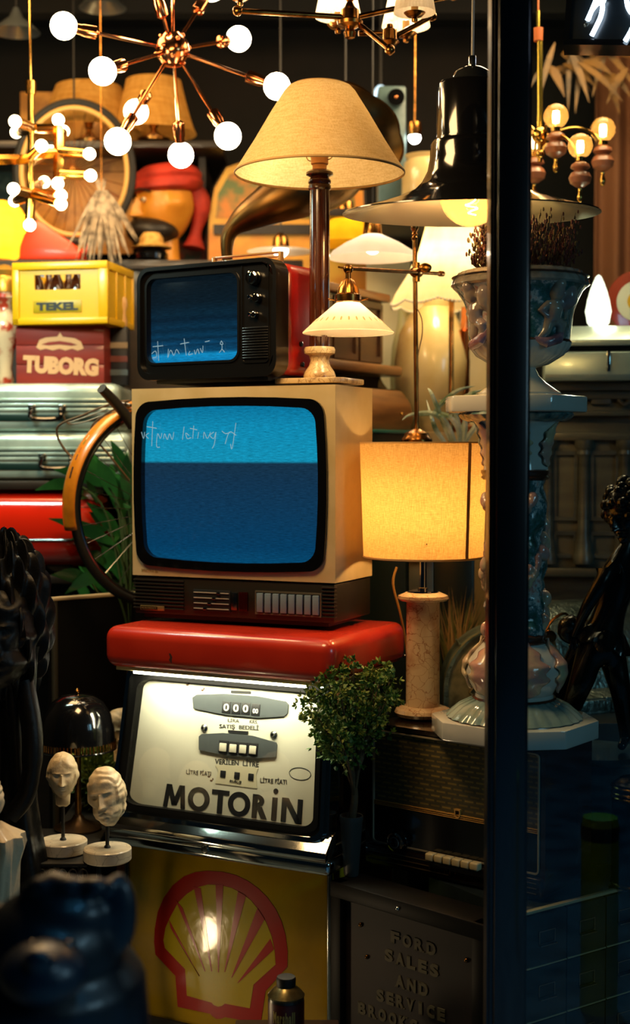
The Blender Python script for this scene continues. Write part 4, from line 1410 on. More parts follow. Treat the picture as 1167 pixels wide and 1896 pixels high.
# dried flowers
fl = base_thing('dried_flowers', 'bunch of dark red dried flower stems standing in the painted urn', 'dried flowers', UP + 20, 524, Y)
fl.location.z = urn.location.z + pn([(0, 534)])[0][1]
rnd = random.Random(3)
gs, gf, gf2 = G(), G(), G()
for k in range(250):
    a, rr = rnd.uniform(0, 2 * PI), math.sqrt(rnd.random()) * .13
    x0, y0 = rr * math.cos(a) * .95, rr * math.sin(a) * .95
    hh = rnd.uniform(.07, .19) * (1.0 if x0 > -.03 else .85)
    tip = Vector((x0 * 1.3 + rnd.uniform(-.015, .015) - .0, y0 * 1.3, hh))
    b0 = Vector((x0 * .8, y0 * .8, 0))
    gs.tube([b0, (b0 + tip) / 2 + Vector((rnd.uniform(-.004, .004), 0, 0)), tip], [.0013, .001, .0007], n=3)
    for j in range(11):
        t = 1 - j * .065
        c = b0.lerp(tip, t)
        q = Vector((rnd.uniform(-.007, .007), rnd.uniform(-.007, .007), rnd.uniform(-.003, .005)))
        (gf if rnd.random() < .7 else gf2).sph(c + q, rnd.uniform(.0032, .0052), sc=(.75, .75, 1.5), n=5)
gs.done('stems', mat('dry_stem', '#2a2212', rough=.8), fl)
gf.done('flower_heads', mat('dark_red_petals', '#4c0f12', rough=.7, var='#240709', vs=40), fl)
gf2.done('leaves', mat('olive_leaf', '#4a3c18', rough=.7), fl)

# ================================================================ potted aralia
YA = 3.99
pp_ = P(648, 1622, YA)
pot = thing('potted_plant', 'small bushy green plant in a dark grey pot between fuel pump and radio', 'plant', Matrix.Translation((pp_.x + .004, YA, .589)))
def pa(pts): return [(r * YA / F, Z(y, YA) - Z(1620, YA)) for r, y in pts]
G().lathe(pa([(0, 1620), (13, 1620), (14, 1617), (21, 1520), (22, 1518), (22, 1509), (20, 1509), (19.5, 1516), (0, 1516)]), n=36).done('pot', mat('grey_pot', '#3a3f3e', rough=.45), pot)
G().sph((0, 0, pa([(0, 1517)])[0][1]), .029, sc=(1, 1, .22)).done('soil', mat('soil', '#1b120b', rough=.95, bump=.6, bs=80), pot)
O = Matrix.Translation(pot.location)
def ap(px, py, dy=0.0): return P(px, py, YA + dy - (.08 if px < 640 else 0)) - pot.location
rnd = random.Random(11)
gt, gl = G(), G()
trunk = smooth([(0, 0, pa([(0, 1517)])[0][1]), ap(656, 1490), ap(657, 1465), ap(653, 1435)], 5)
gt.tube(trunk, [.0125 - .004 * k / (len(trunk) - 1) for k in range(len(trunk))], n=10)
tips = []
specs = [(572, 1300, -.02), (588, 1285, .03), (600, 1345, -.04), (608, 1262, 0), (632, 1245, .02), (655, 1238, -.03), (680, 1248, .03), (708, 1240, -.01), (722, 1262, .02),
         (715, 1298, -.03), (728, 1300, .04), (690, 1290, .05), (660, 1290, -.07), (640, 1310, -.05), (622, 1330, .04), (612, 1385, -.02), (596, 1375, .03), (590, 1330, -.05), (650, 1355, -.06),
         (675, 1330, -.04), (700, 1330, .03), (630, 1280, -.06), (610, 1300, .05), (668, 1262, .06), (695, 1265, -.06), (640, 1390, -.04), (580, 1320, .0), (660, 1320, .05), (628, 1360, -.06), (683, 1360, .0)]
for px_, py_, dy in specs:
    t = ap(px_, py_, dy)
    b0 = trunk[rnd.randint(len(trunk) // 2, len(trunk) - 1)]
    c1 = b0.lerp(t, .35) + Vector((t.x * .05, 0, .03)); c1.x = b0.x + (t.x - b0.x) * .25
    br_ = bez(b0, c1, b0.lerp(t, .75), t, 8)
    gt.tube(br_, [.006 - .0045 * k / 8 for k in range(9)], n=6)
    for j in range(34):
        tt = rnd.uniform(.62, 1.08)
        c = b0.lerp(t, tt) if tt < .8 else t.copy()
        d = Vector((rnd.gauss(0, 1), rnd.gauss(0, 1), rnd.gauss(.25, .8))).normalized()
        e = c + d * rnd.uniform(.008, .036)
        for q in range(7):     # feathery leaflets in a small fan
            ax = (d + Vector((rnd.gauss(0, .7), rnd.gauss(0, .7), rnd.gauss(0, .7)))).normalized()
            sd = ax.orthogonal().normalized()
            sd.rotate(Matrix.Rotation(rnd.uniform(0, PI), 3, ax))
            L = rnd.uniform(.010, .019)
            gl.quad(e, e + ax * L * .5 + sd * L * .28, e + ax * L, e + ax * L * .5 - sd * L * .28)
gt.done('trunk', wood('bark', '#6a5433', '#3a2b18', rough=.85, axis=(1, 1, 3)), pot)
gl.done('foliage', mat('leaf_green', '#3f6a20', rough=.55, var='#7e8a34', vs=45, vlo=.45, vhi=.6), pot)

# ================================================================ oil can
YC = 3.62
st_ = thing('stool', 'low wooden stool carrying the oil can in front of the fuel pump', 'stool', P(530, 1960, YC) * 1)
st_.location.z = 0
zc_ = P(530, 1808, YC).z - .17
G().box((-.14, -.1, zc_ - .03), (.14, .14, zc_ - .001), bev=.004).done('seat', dkw, st_)
for sx, sy in ((-.12, -.08), (.12, -.08), (-.12, .12), (.12, .12)):
    G().tube([(sx, sy, 0), (sx * .95, sy * .95, zc_ - .03)], .014, n=8).done('leg', dkw, st_)
can = thing('oil_can', 'small dark round oil can with black cap and gold lettering before the shell emblem', 'can', P(530, 1808, YC))
can.location.z = zc_
pc_ = lambda pts: [(r * YC / F, .17 + (1808 - y) * YC / F) for r, y in pts]
tin = mat('dull_tin', '#8a8058', rough=.3, metal=.9, var='#5a4f30', vs=30)
G().lathe([(0, 0), (.047, 0), (.049, .003), (.047, .006), (.047, .118)] + pc_([(34, 1846), (35, 1843), (33, 1841)]), n=48).done('body', mat('can_dark_paint', '#17120f', rough=.3, coat=.3, var='#2a1c12', vs=20), can)
G().lathe(pc_([(34.5, 1845), (35, 1842), (33, 1840), (26, 1832), (18, 1826), (17, 1822)]), n=40).done('shoulder', tin, can)
G().lathe(pc_([(17, 1827), (18, 1825), (18.5, 1812), (17, 1808), (0, 1807)]), n=40).done('cap', blackm, can)
G().lathe([(.0476, .04), (.0478, .041), (.0478, .109), (.0476, .110)], n=48).done('label_band', mat('label_red', '#4a0d0a', rough=.4), can)
g = G()
word = 'Marshall'
wds = [.009, .0065, .005, .0055, .007, .0065, .003, .003]
a = math.radians(-90) - .74
for ch, w_ in zip(word, wds):
    a += w_ / .048 / 2 + .02
    g.text(ch, w_, .030 if ch in 'Mhl' else .021, depth=.001, bold=.03, M=Matrix.Rotation(a + PI / 2, 4, 'Z') @ Matrix.Translation((-w_ / 2, -.0482, .062)))
    a += w_ / .048 / 2 + .02
g.done('lettering', mat('pale_gold_ink', '#b9a456', rough=.4), can)


# ================================================================ starburst chandelier
def off(px, py, Y, o): return P(px, py, Y) - o


YS = 4.7
so = P(320, 92, YS)
sp_ = thing('starburst_chandelier', 'copper starburst chandelier with large round white bulbs on thin arms', 'chandelier', so)
G().lathe([(0, -.058), (.03, -.052), (.052, -.025), (.057, 0), (.052, .025), (.03, .052), (0, .058)], n=32).done('hub', copper, sp_)
G().tube([(0, 0, .05), (0, 0, 3.94 - so.z)], .006, n=8).done('stem', copper, sp_)
bl = [(118, 48, -.12), (190, 132, -.30), (442, 72, .28), (513, 160, -.10), (422, 252, -.16), (335, 287, .12), (252, 207, .30), (218, 262, -.14), (392, -22, .1), (283, -32, -.1), (262, 40, .33), (370, 150, .36)]
for bx_, by_, dy in bl[:10]:
    e = off(bx_, by_, YS + dy, so)
    d = e.normalized()
    am = G().tube([d * .05, e - d * .11], .0062, n=8).done('arm', copper, sp_)
    g = G().tube([e - d * .115, e - d * .105, e - d * .10, e - d * .062, e - d * .055, e - d * .034], [.008, .021, .021, .019, .0165, .0165], n=18)
    g.done('bulb_socket', copper, am)
    G().sph(e, .0435, n=28).done('globe_bulb', bulbm, am)
for k in range(14):
    a = k * 2.4
    z = -.045 + .09 * (k / 13)
    r = math.sqrt(max(0, .057 ** 2 - z * z))
    G().sph((r * math.cos(a), r * math.sin(a), z), .008, n=10).done('hub_stud', copper, sp_)

# ================================================================ tubular brass chandelier, far left
YG = 5.1
go_ = P(57, 300, YG)
tc_ = thing('tube_chandelier', 'brass chandelier of crossed square tubes ending in small glowing globes, before the hanging wheel', 'chandelier', go_)
gq = lambda x, y, d=0: off(x, y, YG + d, go_)
G().tube([gq(57, 150), gq(57, 175)], .018, n=10).tube([gq(57, 175), gq(57, 405)], .012, n=10).tube([gq(57, 175), Vector((gq(57, 175).x, 0, 3.94 - go_.z))], .004, n=6).done('stem', brassy, tc_)
tubes = [((57, 235), (28, 225, -.25)), ((57, 240), (30, 245, .25)), ((60, 238), (108, 238, .3)), ((57, 295), (-25, 296, -.1)), ((57, 290), (77, 270, -.3)), ((57, 300), (95, 280, .3)),
         ((108, 280), (166, 285, 0)), ((108, 280), (108, 222, 0)), ((108, 280), (118, 243, .3)), ((108, 285), (107, 340, 0)), ((112, 322), (168, 325, 0)), ((60, 360), (25, 350, -.2)), ((60, 362), (27, 372, .2)),
         ((60, 358), (113, 362, -.1)), ((60, 360), (113, 378, -.2)), ((57, 350), (82, 337, .3)), ((57, 365), (55, 417, 0)), ((57, 285), (108, 282, 0))]
for k, (a_, b_) in enumerate(tubes):
    A, B = gq(*a_), gq(*b_)
    d = (B - A).normalized()
    last = k == len(tubes) - 1
    am = G().tube([A, B - d * (.02 if not last else 0)], .018, n=4 if k % 2 else 10).done('tube_arm', brassy, tc_)
    if not last:
        G().sph(B, .0215, n=18).done('globe_bulb', bulb2, am)

# ================================================================ shaded chandelier, top centre
YH = 4.35
ho = P(648, 30, YH)
sc_ = thing('shaded_chandelier', 'aged brass chandelier with pleated white shades and candle sleeves', 'chandelier', ho)
hq = lambda x, y, d=0: off(x, y, YH + d, ho)
def hp(pts, y0): return [(r * YH / F, (y0 - y) * YH / F) for r, y in pts]
hub = [(0, -8), (7, -6), (8, 0), (5, 4), (8, 10), (10, 14), (17, 20), (18, 36), (24, 40), (23, 46), (12, 52), (8, 54), (12, 60), (9, 69), (0, 73)]
G().lathe(hp(hub, 30), n=32).done('hub', brass, sc_)
G().tube([hq(648, -5), Vector((0, 0, 3.94 - ho.z))], .006, n=8).done('stem', brass, sc_)
h2 = [(0, 44), (6, 46), (7, 52), (13, 56), (14, 74), (18, 78), (12, 84), (7, 86), (10, 96), (0, 103)]
G().lathe(hp(h2, 70), n=28, M=Matrix.Translation(hq(722, 70))).done('second_hub', brass, sc_)
for A, B in ((hq(645, 32), hq(440, 20, -.12)), (hq(655, 33), hq(840, -8, .1)), (hq(664, 44), hq(722, 92, -.1)), (hq(664, 62, .1), hq(722, 62, .12)), (hq(735, 66), hq(800, 30, .1)), (hq(620, 52, .2), hq(600, 30, .3))):
    am = G().tube([A, B], .0085, n=10).done('arm', brass, sc_)
    G().sph(B, .016, n=14).done('arm_ball', brass, am)
pleat = fabric('pleated_white_cloth', '#fff2dc', '#f3e2c4', tl=.6, weave=120)
flame = glow('candle_glow', (1, .80, .52), 26)
def cup(x, y, d, rb_, rt, yb, yt, shade=True):
    c = hq(x, y, d)
    s = (YH + d) / F
    G().lathe([(0, -14 * s), (5 * s, -12 * s), (6 * s, -8 * s), (4 * s, -5 * s), (14 * s, -2 * s), (20 * s, 4 * s), (18 * s, 4 * s), (8 * s, 1 * s), (0, 1 * s)], n=28, M=Matrix.Translation(c)).done('drip_pan', brass, sc_)
    G().lathe([(0, 0), (6.5 * s, 0), (6.5 * s, 26 * s), (0, 26 * s)], n=16, M=Matrix.Translation(c)).done('candle_sleeve', mat('wax_sleeve', '#c79a52', rough=.5), sc_)
    G().lathe([(0, 26 * s), (5 * s, 32 * s), (6 * s, 38 * s), (2 * s, 48 * s), (0, 50 * s)], n=14, M=Matrix.Translation(c)).done('candle_bulb', flame, sc_)
    G().lathe([(rb_ * s, (y - yb) * s), (rt * s, (y - yt) * s)], n=120, mod=lambda t, i, r, z: (r * (1 + .015 * math.sin(t * 40)), z), M=Matrix.Translation(c)).done('pleated_shade', pleat, sc_)
cup(626, 50, .16, 42, 25, 32, -50)
cup(768, 28, -.12, 38, 24, 24, -55)
cup(752, 66, .18, 44, 26, 50, -32)
cup(445, -2, -.1, 40, 24, -20, -100)
for x_, y_, d_ in ((626, 20, .16), (752, 30, .18)):
    lamp('candle_light', 'POINT', P(x_, y_, YH + d_), 2.2, (1, .74, .44), radius=.02)

# ================================================================ chandelier with wooden cups, right, behind the glass
YW = 5.0
wo = P(1000, 250, YW)
wc = thing('cup_chandelier', 'brass chandelier with wooden cups and clear globe bulbs above the dried flowers', 'chandelier', wo)
wq = lambda x, y, d=0: off(x, y, YW + d, wo)
G().tube([wq(1000, 75), wq(1000, 235)], .010, n=12).tube([wq(997, 20), wq(997, 55)], .006).done('stem', mat('yellow_brass', '#c9a84a', rough=.25, metal=.9), wc)
G().tube([wq(997, 52), wq(997, 76)], [.017, .016], n=20).tube([wq(997, 20), Vector((wq(997, 20).x, 0, 3.94 - wo.z))], .003, n=6).done('ceiling_cup', mat('orange_enamel', '#c2602a', rough=.4), wc)
G().sph(wq(1000, 250), .03).sph(wq(1000, 285), .016).tube([wq(1000, 235), wq(1000, 300)], .009).done('hub', brassy, wc)
cupw = mat('turned_pink_wood', '#b06a48', rough=.3, coat=.3)
for x_, y_, d_ in ((1030, 215, -.1), (1117, 240, .1), (1075, 270, -.25), (990, 262, .2), (950, 230, .1)):
    c = wq(x_, y_, d_)
    s = (YW + d_) / F
    Mc = Matrix.Translation(c)
    am = G().tube(bez(wq(1003, 270), wq(1003, 270).lerp(c, .4) + Vector((0, 0, .09)), c + Vector((0, 0, .0)), c + Vector((0, 0, -40 * s)), 12), .0055, n=8).done('arm', brassy, wc)
    G().lathe([(r * s, -z * s) for r, z in ((0, 28), (7, 28), (16, 34), (18, 40), (10, 45), (17, 50), (21, 58), (18, 68), (8, 75), (0, 76))], n=28, M=Mc).done('wooden_cup', cupw, am)
    G().lathe([(r * s, -z * s) for r, z in ((0, 76), (4, 78), (3, 84), (6, 92), (4, 100), (0, 104))], n=14, M=Mc).done('drop_finial', brassy, am)
    G().lathe([(r * s, -z * s) for r, z in ((0, 28), (9, 28), (9, 20), (0, 19))], n=16, M=Mc).done('holder', brassy, am)
    G().sph(c, 23 * s, n=26).done('globe_bulb', thin('smoky_amber_glass', (1, .9, .75), diffuse=.22, dcol=(1, .55, .2)), am)
    G().lathe([(r * s, -z * s) for r, z in ((0, -10), (6, -9), (7, 0), (6, 12), (0, 14))], n=12, M=Mc).done('filament', glow('hot_filament', (1, .66, .28), 40), am)

# ================================================================ neon sign box, upper right
YN = 4.0
nb = Matrix.Translation(P(1048, 70, YN)) @ Matrix.Rotation(math.radians(-12), 4, 'Z') @ Matrix.Rotation(math.radians(4), 4, 'Y')
ns = thing('neon_sign', 'black box sign with white neon script behind the window glass', 'sign', nb)
x0, z0 = 0, hit(nb, 1050, 80)[1]
G().box((0, 0, z0 - .0), (.62, .09, z0 + .42), bev=.004).done('box', mat('sign_black', '#0b1216', rough=.3, coat=.2), ns)
G().ring([(-.006, z0 - .006), (.626, z0 - .006), (.626, z0 + .426), (-.006, z0 + .426)], [(.01, z0 + .01), (.61, z0 + .01), (.61, z0 + .41), (.01, z0 + .41)], -.008, .1).done('rim', black, ns)
G().tube([(.05, .045, z0 + .42), (.05, .045, 3.94 - nb.translation.z)], .004).tube([(.56, .045, z0 + .42), (.56, .045, 3.94 - nb.translation.z)], .004).done('hanging_rod', black, ns)
neon = glow('white_neon', (.75, .82, 1.0), 9)
nst = [[(1112, -30), (1104, 0), (1088, 38)], [(1090, 36), (1096, 20), (1108, 6), (1116, 10), (1113, 30), (1104, 50), (1096, 66)], [(1100, -5), (1122, 2)], [(1160, -10), (1163, 12), (1172, 24), (1180, 5)], [(1178, 20), (1172, 50), (1158, 76)]]
for stp in nst:
    pts = [hit(nb, px, py, -.022) for px, py in stp]
    G().tube(smooth([(x, -.022, z) for x, z in pts], 5), .0068, n=8).done('neon_tube', neon, ns)
x, z = hit(nb, 1086, 45, -.01)
G().sph((x, -.01, z), .009).done('tube_clip', bulbglass, ns)

# ================================================================ crates and suitcases, left back
YK = 5.15
shelf_z = P(0, 890, YK).z
rk = thing('shelf_unit', 'dark wooden shelf unit behind the bicycle, carrying suitcases and crates', 'shelf', Matrix.Translation((-1.28, 5.05, 0)))
shw = wood('shelf_dark_wood', '#24180f', '#120c08', rough=.5)
G().box((-.75, .0, shelf_z - .03), (.62, .75, shelf_z), bev=.003).done('top_board', shw, rk)
zlow = P(0, 1068, 5.0).z
G().box((-.75, .0, zlow - .03), (.62, .75, zlow), bev=.003).done('middle_board', shw, rk)
for x_ in (-.75, .58):
    G().box((x_, .0, 0), (x_ + .04, .75, shelf_z - .03)).done('side_panel', shw, rk)
G().box((-.75, .73, 0), (.62, .75, shelf_z - .03)).done('back_panel', shw, rk)


def suitcase(px, py, Y, w, h, d, label):
    t = thing('suitcase', label, 'suitcase', Matrix.Translation(P(px, py, Y)), 'silver suitcases stacked on the shelf')
    alu = mat('pale_green_aluminium', '#d0e4da', rough=.26, metal=.35, coat=.3, var='#93a9a0', vs=5)
    G().box((0, 0, 0), (w, d, h), bev=.035, seg=4).done('shell', alu, t)
    for k in range(3):
        z = h * (.42 + .10 * k)
        G().box((.02, -.006, z), (w - .02, .004, z + .012), bev=.003).done('rib', alu, t)
    for z in (h * .50, h * .60):
        G().box((.01, -.002, z - .006), (w - .01, .003, z + .001)).done('dark_line', mat('dark_green_rubber', '#0e2a26', rough=.4), t)
    G().box((.01, -.004, h * .22), (w - .01, .003, h * .36), bev=.002).done('opening_band', mat('dark_green_rubber', '#0e2a26', rough=.4), t)
    return t, alu


def handle(t, x, z, w=.115):
    G().tube(smooth([(x, -.004, z + .030), (x + .004, -.03, z + .026), (x + .010, -.04, z - .008), (x + w - .01, -.04, z - .008), (x + w - .004, -.03, z + .026), (x + w, -.004, z + .030)], 4), .0085, n=8).done('handle', black, t)
    G().box((x - .012, -.012, z + .018), (x + .016, .002, z + .045), bev=.003).box((x + w - .016, -.012, z + .018), (x + w + .012, .002, z + .045), bev=.003).done('handle_mount', chromed, t)


x0_ = P(-40, 890, YK)
w_ = P(232, 885, YK).x - x0_.x
h_ = .178
t1, alu = suitcase(-40, 890, YK, w_ + .02, h_, .45, 'silver green metal suitcase, lower of the two under the crates')
t1.location.z = shelf_z
handle(t1, P(78, 880, YK).x - x0_.x, .055)
t2, alu = suitcase(-40, 800, YK, w_ - .02, h_, .44, 'silver green metal suitcase directly beneath the red beer crate')
t2.location.z = shelf_z + h_ + .001
handle(t2, P(58, 785, YK).x - x0_.x, .055)
# red wooden crate
zc1 = shelf_z + 2 * h_ + .002
YC1 = 5.22
MX = Matrix.Translation((P(193, 700, YC1).x, YC1, zc1)) @ Matrix.Rotation(math.radians(-4), 4, 'Z')
rc = thing('crate', 'red wooden beer crate lettered TUBORG, standing on the silver suitcases', 'crate', MX)
WC = -hit(MX, 30, 660)[0]; HC = hit(MX, 110, 603)[1]
redw = wood('red_crate_paint', '#8e2212', '#6d180e', rough=.6, scale=3, axis=(1, 1, 9))
g = G()
for k in range(3):
    z0, z1 = HC * k / 3 + .001, HC * (k + 1) / 3 - .001
    g.box((-WC, 0, z0), (0, .014, z1), bev=.002)
g.box((-WC, .014, 0), (-WC + .014, .3, HC), bev=.002).box((-.014, .014, 0), (0, .3, HC), bev=.002).box((-WC, .286, 0), (0, .3, HC), bev=.002).box((-WC + .01, .01, 0), (-.01, .29, .012))
g.done('crate_body', redw, rc)
tan = mat('tan_print', '#d8a878', rough=.6)
g = G()
txt(g, MX, 'TUBORG', (42, 690), (182, 697), 33, 0, bold=.07, depth=.002)
g.done('crate_lettering', tan, rc)
cw = lambda x, y: hit(MX, x / 3.89, 400 + y / 3.89, 0)
G().prism([cw(*p) for p in [(262, 945), (285, 892), (330, 875), (415, 868), (433, 838), (452, 870), (540, 880), (585, 905), (603, 955), (560, 970), (520, 955), (470, 968), (430, 955), (380, 968), (330, 955), (290, 965)]], -.002, .001).done('crown_mark', tan, rc)
G().prism([cw(*p) for p in [(300, 925), (350, 908), (430, 900), (510, 912), (560, 928), (520, 935), (430, 925), (350, 932)]], -.003, -.0015).done('crown_inner', redw, rc)
# yellow plastic crate
MY = Matrix.Translation((P(198, 603, YC1 - .06).x, YC1 - .06, zc1 + HC + .001)) @ Matrix.Rotation(math.radians(-11), 4, 'Z')
yc = thing('crate', 'yellow plastic bottle crate lettered TEKEL on top of the red crate', 'crate', MY)
WY = -hit(MY, 27, 550)[0]; HY = hit(MY, 110, 485)[1]
yp = mat('yellow_plastic', '#d9ab0c', rough=.32, coat=.2, bump=.02, bs=40)
cy_ = lambda x, y: hit(MY, x / 3.89, 400 + y / 3.89, 0)
a_, b_ = cy_(248, 425), cy_(580, 525)
wl = [(a_[0], b_[1]), (b_[0], b_[1]), (b_[0], a_[1]), (a_[0], a_[1])]
G().ring([(-WY, .02), (0, .02), (0, HY - .02), (-WY, HY - .02)], wl, .0, .008).done('front_wall', yp, yc)
g = G()
g.box((-WY - .006, -.01, 0), (.006, .012, .024), bev=.003).box((-WY - .006, -.012, HY - .028), (.006, .012, HY), bev=.004).box((-WY - .006, -.010, 0), (-WY + .02, .01, HY), bev=.003).box((-.03, -.008, 0), (.006, .01, HY), bev=.003)
g.done('front_rim', yp, yc)
g = G().box((-.008, 0, .02), (0, .30, HY - .02)).box((-WY, 0, .02), (-WY + .008, .30, HY - .02)).box((-WY, .292, .0), (0, .30, HY)).box((-WY, 0, 0), (0, .3, .01))
g.box((-.01, .0, HY - .03), (.006, .3, HY), bev=.003).box((-.01, .0, 0), (.006, .3, .024), bev=.003)
for yy in (.10, .20, .29): g.box((-.006, yy, 0), (.005, yy + .012, HY), bev=.002)
g.done('side_walls', yp, yc)
c1, c2 = cy_(240, 610), cy_(590, 692)
G().box((c1[0], -.003, c2[1]), (c2[0], .001, c1[1]), bev=.001).done('name_plate', mat('olive_yellow', '#a89410', rough=.4), yc)
g = G().text('TEKEL', (c2[0] - c1[0]) * .86, (c1[1] - c2[1]) * .66, depth=.002, bold=.05, M=Matrix.Translation((c1[0] + (c2[0] - c1[0]) * .07, -.003, c2[1] + (c1[1] - c2[1]) * .17)))
g.done('crate_lettering', ink, yc)
btl = mat('brown_bottle_glass', '#3a1a0c', rough=.1, coat=.6)
b0_ = None
for r_ in range(2):
    for k in range(4):
        bx_, by_ = -WY + .06 + k * (WY - .12) / 3, .07 + r_ * .12
        if b0_ is None:
            b0_ = thing('bottle', 'brown glass bottle standing in the yellow crate', 'bottle', MY @ Matrix.Translation((bx_, by_, .012)), 'bottles in the yellow crate')
            G().lathe([(0, 0), (.029, 0), (.030, .01), (.030, .12), (.024, .15), (.013, .175), (.012, .20), (0, .20)], n=20).done('glass', btl, b0_)
            G().lathe([(0, .201), (.014, .201), (.014, .208), (0, .209)], n=16).done('cap', mat('silver_cap', '#cfc6b4', rough=.3, metal=.7), b0_)
        else:
            c = tree_copy(b0_)
            c.matrix_basis = MY @ Matrix.Translation((bx_, by_, .012))

# ================================================================ red pedal car under the shelf
Yr = 5.0
rd = thing('pedal_car', 'glossy red rounded metal car body lying on the shelf beneath the suitcases', 'toy car', Matrix.Translation((P(0, 1068, Yr).x, 5.22, zlow)))
gloss_red = mat('gloss_red_paint', '#d8260e', rough=.14, coat=.9)
hh = P(0, 892, Yr).z - zlow - .02
LX = P(203, 980, Yr).x - P(0, 980, Yr).x
def body(u, v):
    x = -.25 + (LX + .25) * u
    endr = math.sqrt(max(0, 1 - max(0, (u - .72) / .28) ** 2.2))
    t = 2 * PI * v
    ry, rz = .19 * (.35 + .65 * endr) if u < 1 else .0, hh / 2 * (.25 + .75 * endr) if u < 1 else 0
    ct, st = math.cos(t), math.sin(t)
    e = .8
    return Vector((x, -.0 + ry * abs(ct) ** e * (1 if ct > 0 else -1), hh * .5 + .012 + rz * abs(st) ** e * (1 if st > 0 else -1)))
g = G().surf(body, 36, 49)
g.done('hood', gloss_red, rd)
G().tube([body(.02 + .95 * k / 20, .53) + Vector((0, -.003, 0)) for k in range(21)], .004, n=6).done('chrome_strip', chrome, rd)
G().sph((LX - .11, -.15, .15), .028, sc=(1, .7, 1)).done('head_lamp', chrome, rd)
for x_ in (-.1, LX - .2):
    G().lathe([(0, -.02), (.05, -.02), (.06, -.01), (.06, .01), (.05, .02), (0, .02)], n=28, M=Matrix.Translation((x_, -.1, .06)) @ Matrix.Rotation(PI / 2, 4, 'X')).done('wheel', blackm, rd)

# ================================================================ orange bicycle
YB = 4.85
bc = P(300, 935, YB)
bi = thing('bicycle', 'old bicycle with worn orange mudguard on its front wheel, behind the big cream television', 'bicycle', Matrix.Translation((bc.x, YB, 0)) @ Matrix.Rotation(math.radians(38), 4, 'Z'))
cz_ = bc.z
R_ = .342
ri = G()
ri.tube([(R_ * math.cos(a), 0, cz_ + R_ * math.sin(a)) for a in [2 * PI * k / 72 for k in range(72)]], .016, n=10, closed=True)
ri.done('tyre', mat('tyre_rubber', '#0c0c0b', rough=.6), bi)
G().tube([((R_ - .018) * math.cos(a), 0, cz_ + (R_ - .018) * math.sin(a)) for a in [2 * PI * k / 72 for k in range(72)]], .008, n=8, closed=True).done('rim', chromed, bi)
g = G()
for k in range(32):
    a = 2 * PI * k / 32
    g.tube([(.02 * math.cos(a + 1), .02 * (-1) ** k, cz_ + .02 * math.sin(a + 1)), ((R_ - .02) * math.cos(a), 0, cz_ + (R_ - .02) * math.sin(a))], .0012, n=4)
g.done('spokes', chromed, bi)
G().tube([(0, -.05, cz_), (0, .05, cz_)], .018, n=12).done('hub', chromed, bi)
orange = mat('orange_mudguard_paint', '#cf7a14', rough=.3, coat=.4, var='#a85c10', vs=9, vlo=.5, vhi=.7)
def guard(a0, a1, w, m, name, r0):
    def f(u, v):
        a = math.radians(a0 + (a1 - a0) * u)
        t = (v - .5) * 2
        rr = r0 + .012 * (1 - t * t)
        return Vector((rr * math.cos(a), t * w * (1 if abs(t) < .99 else 1), cz_ + (rr - .012 * t ** 4) * math.sin(a)))
    o = G().surf(f, 60, 11).done(name, m, bi)
    s_ = o.modifiers.new('solid', 'SOLIDIFY'); s_.thickness = .0016
    return o
mg = guard(50, 192, .043, orange, 'mudguard', R_ + .018)
def gp(a, t, rr=.032): 
    a = math.radians(a); return Vector(((R_ + rr) * math.cos(a), t, cz_ + (R_ + rr) * math.sin(a)))
for a_, c_ in ((140, '#d8d0a8'), (143, '#4a7a3a'), (148, '#b04838'), (152, '#3a2a48')):
    g = G().surf(lambda u, v: gp(a_ + 3.2 * u, -.012 + .018 * v, .0312), 5, 4)
    g.done('sticker', mat('sticker_' + str(a_), c_, rough=.4), mg)
G().surf(lambda u, v: gp(159 + 6 * u, -.014 + .012 * v, .0313), 5, 3).done('slot', ink, mg)
# fork, handlebar, grip, lever, cables
bq = lambda px, py, d=0: bi.matrix_basis.inverted() @ P(px, py, 4.72 + d)
hb_ = bq(262, 800, .05)
G().tube([(0, -.045, cz_), hb_ + Vector((0.02, -.04, -.12)), hb_], .011, n=8).tube([(0, .045, cz_), hb_ + Vector((0.02, .04, -.12)), hb_], .011, n=8).done('fork', orange, bi)
G().tube(smooth([bq(300, 770, .1), bq(262, 760, .08), bq(240, 752, .02), bq(215, 745, -.04), bq(190, 723, -.1)], 5), .010, n=10).done('handlebar', chrome, bi)
G().tube(smooth([bq(246, 790, .0), bq(232, 768, -.02), bq(213, 745, -.05), bq(188, 719, -.1)], 5), [.018] * 12 + [.017, .017, .016, .017], n=12).done('grip', mat('dark_grip', '#17120e', rough=.5), bi)
g = G().tube(smooth([bq(240, 742, .0), bq(215, 745), bq(180, 757), bq(150, 770), bq(122, 780), bq(106, 792), bq(108, 812), bq(122, 835), bq(140, 852)], 6), .0038, n=8)
g.done('brake_cable', mat('cable_sleeve', '#5a4630', rough=.35, metal=.5), bi)
g = G().tube(smooth([bq(240, 752, .0), bq(212, 758), bq(184, 775), bq(170, 790), bq(172, 808), bq(200, 840), bq(240, 890)], 6), .0034, n=8)
g.done('brake_cable', mat('cable_sleeve', '#5a4630'), bi)
g = G().tube(smooth([bq(245, 757, .0), bq(200, 766), bq(160, 780), bq(128, 785), bq(118, 770), bq(124, 782), bq(150, 775), bq(200, 757)], 6), .0026, n=6)
g.done('gear_cable', mat('cable_sleeve', '#5a4630'), bi)
# crossbar, stand and rear wheel hidden behind the televisions, resting on the floor
G().tube([hb_, (.20, 0, cz_ + .14)], .013, n=10).tube([(.20, 0, cz_ + .16), (.20, 0, cz_ - .1)], .013, n=10).done('frame', orange, bi)
G().tube([(0, 0, cz_ - .33), (0, .12, .0)], .012, n=8).tube([(0, 0, cz_ - .33), (0, -.12, .0)], .012, n=8).done('display_stand', blackm, bi)
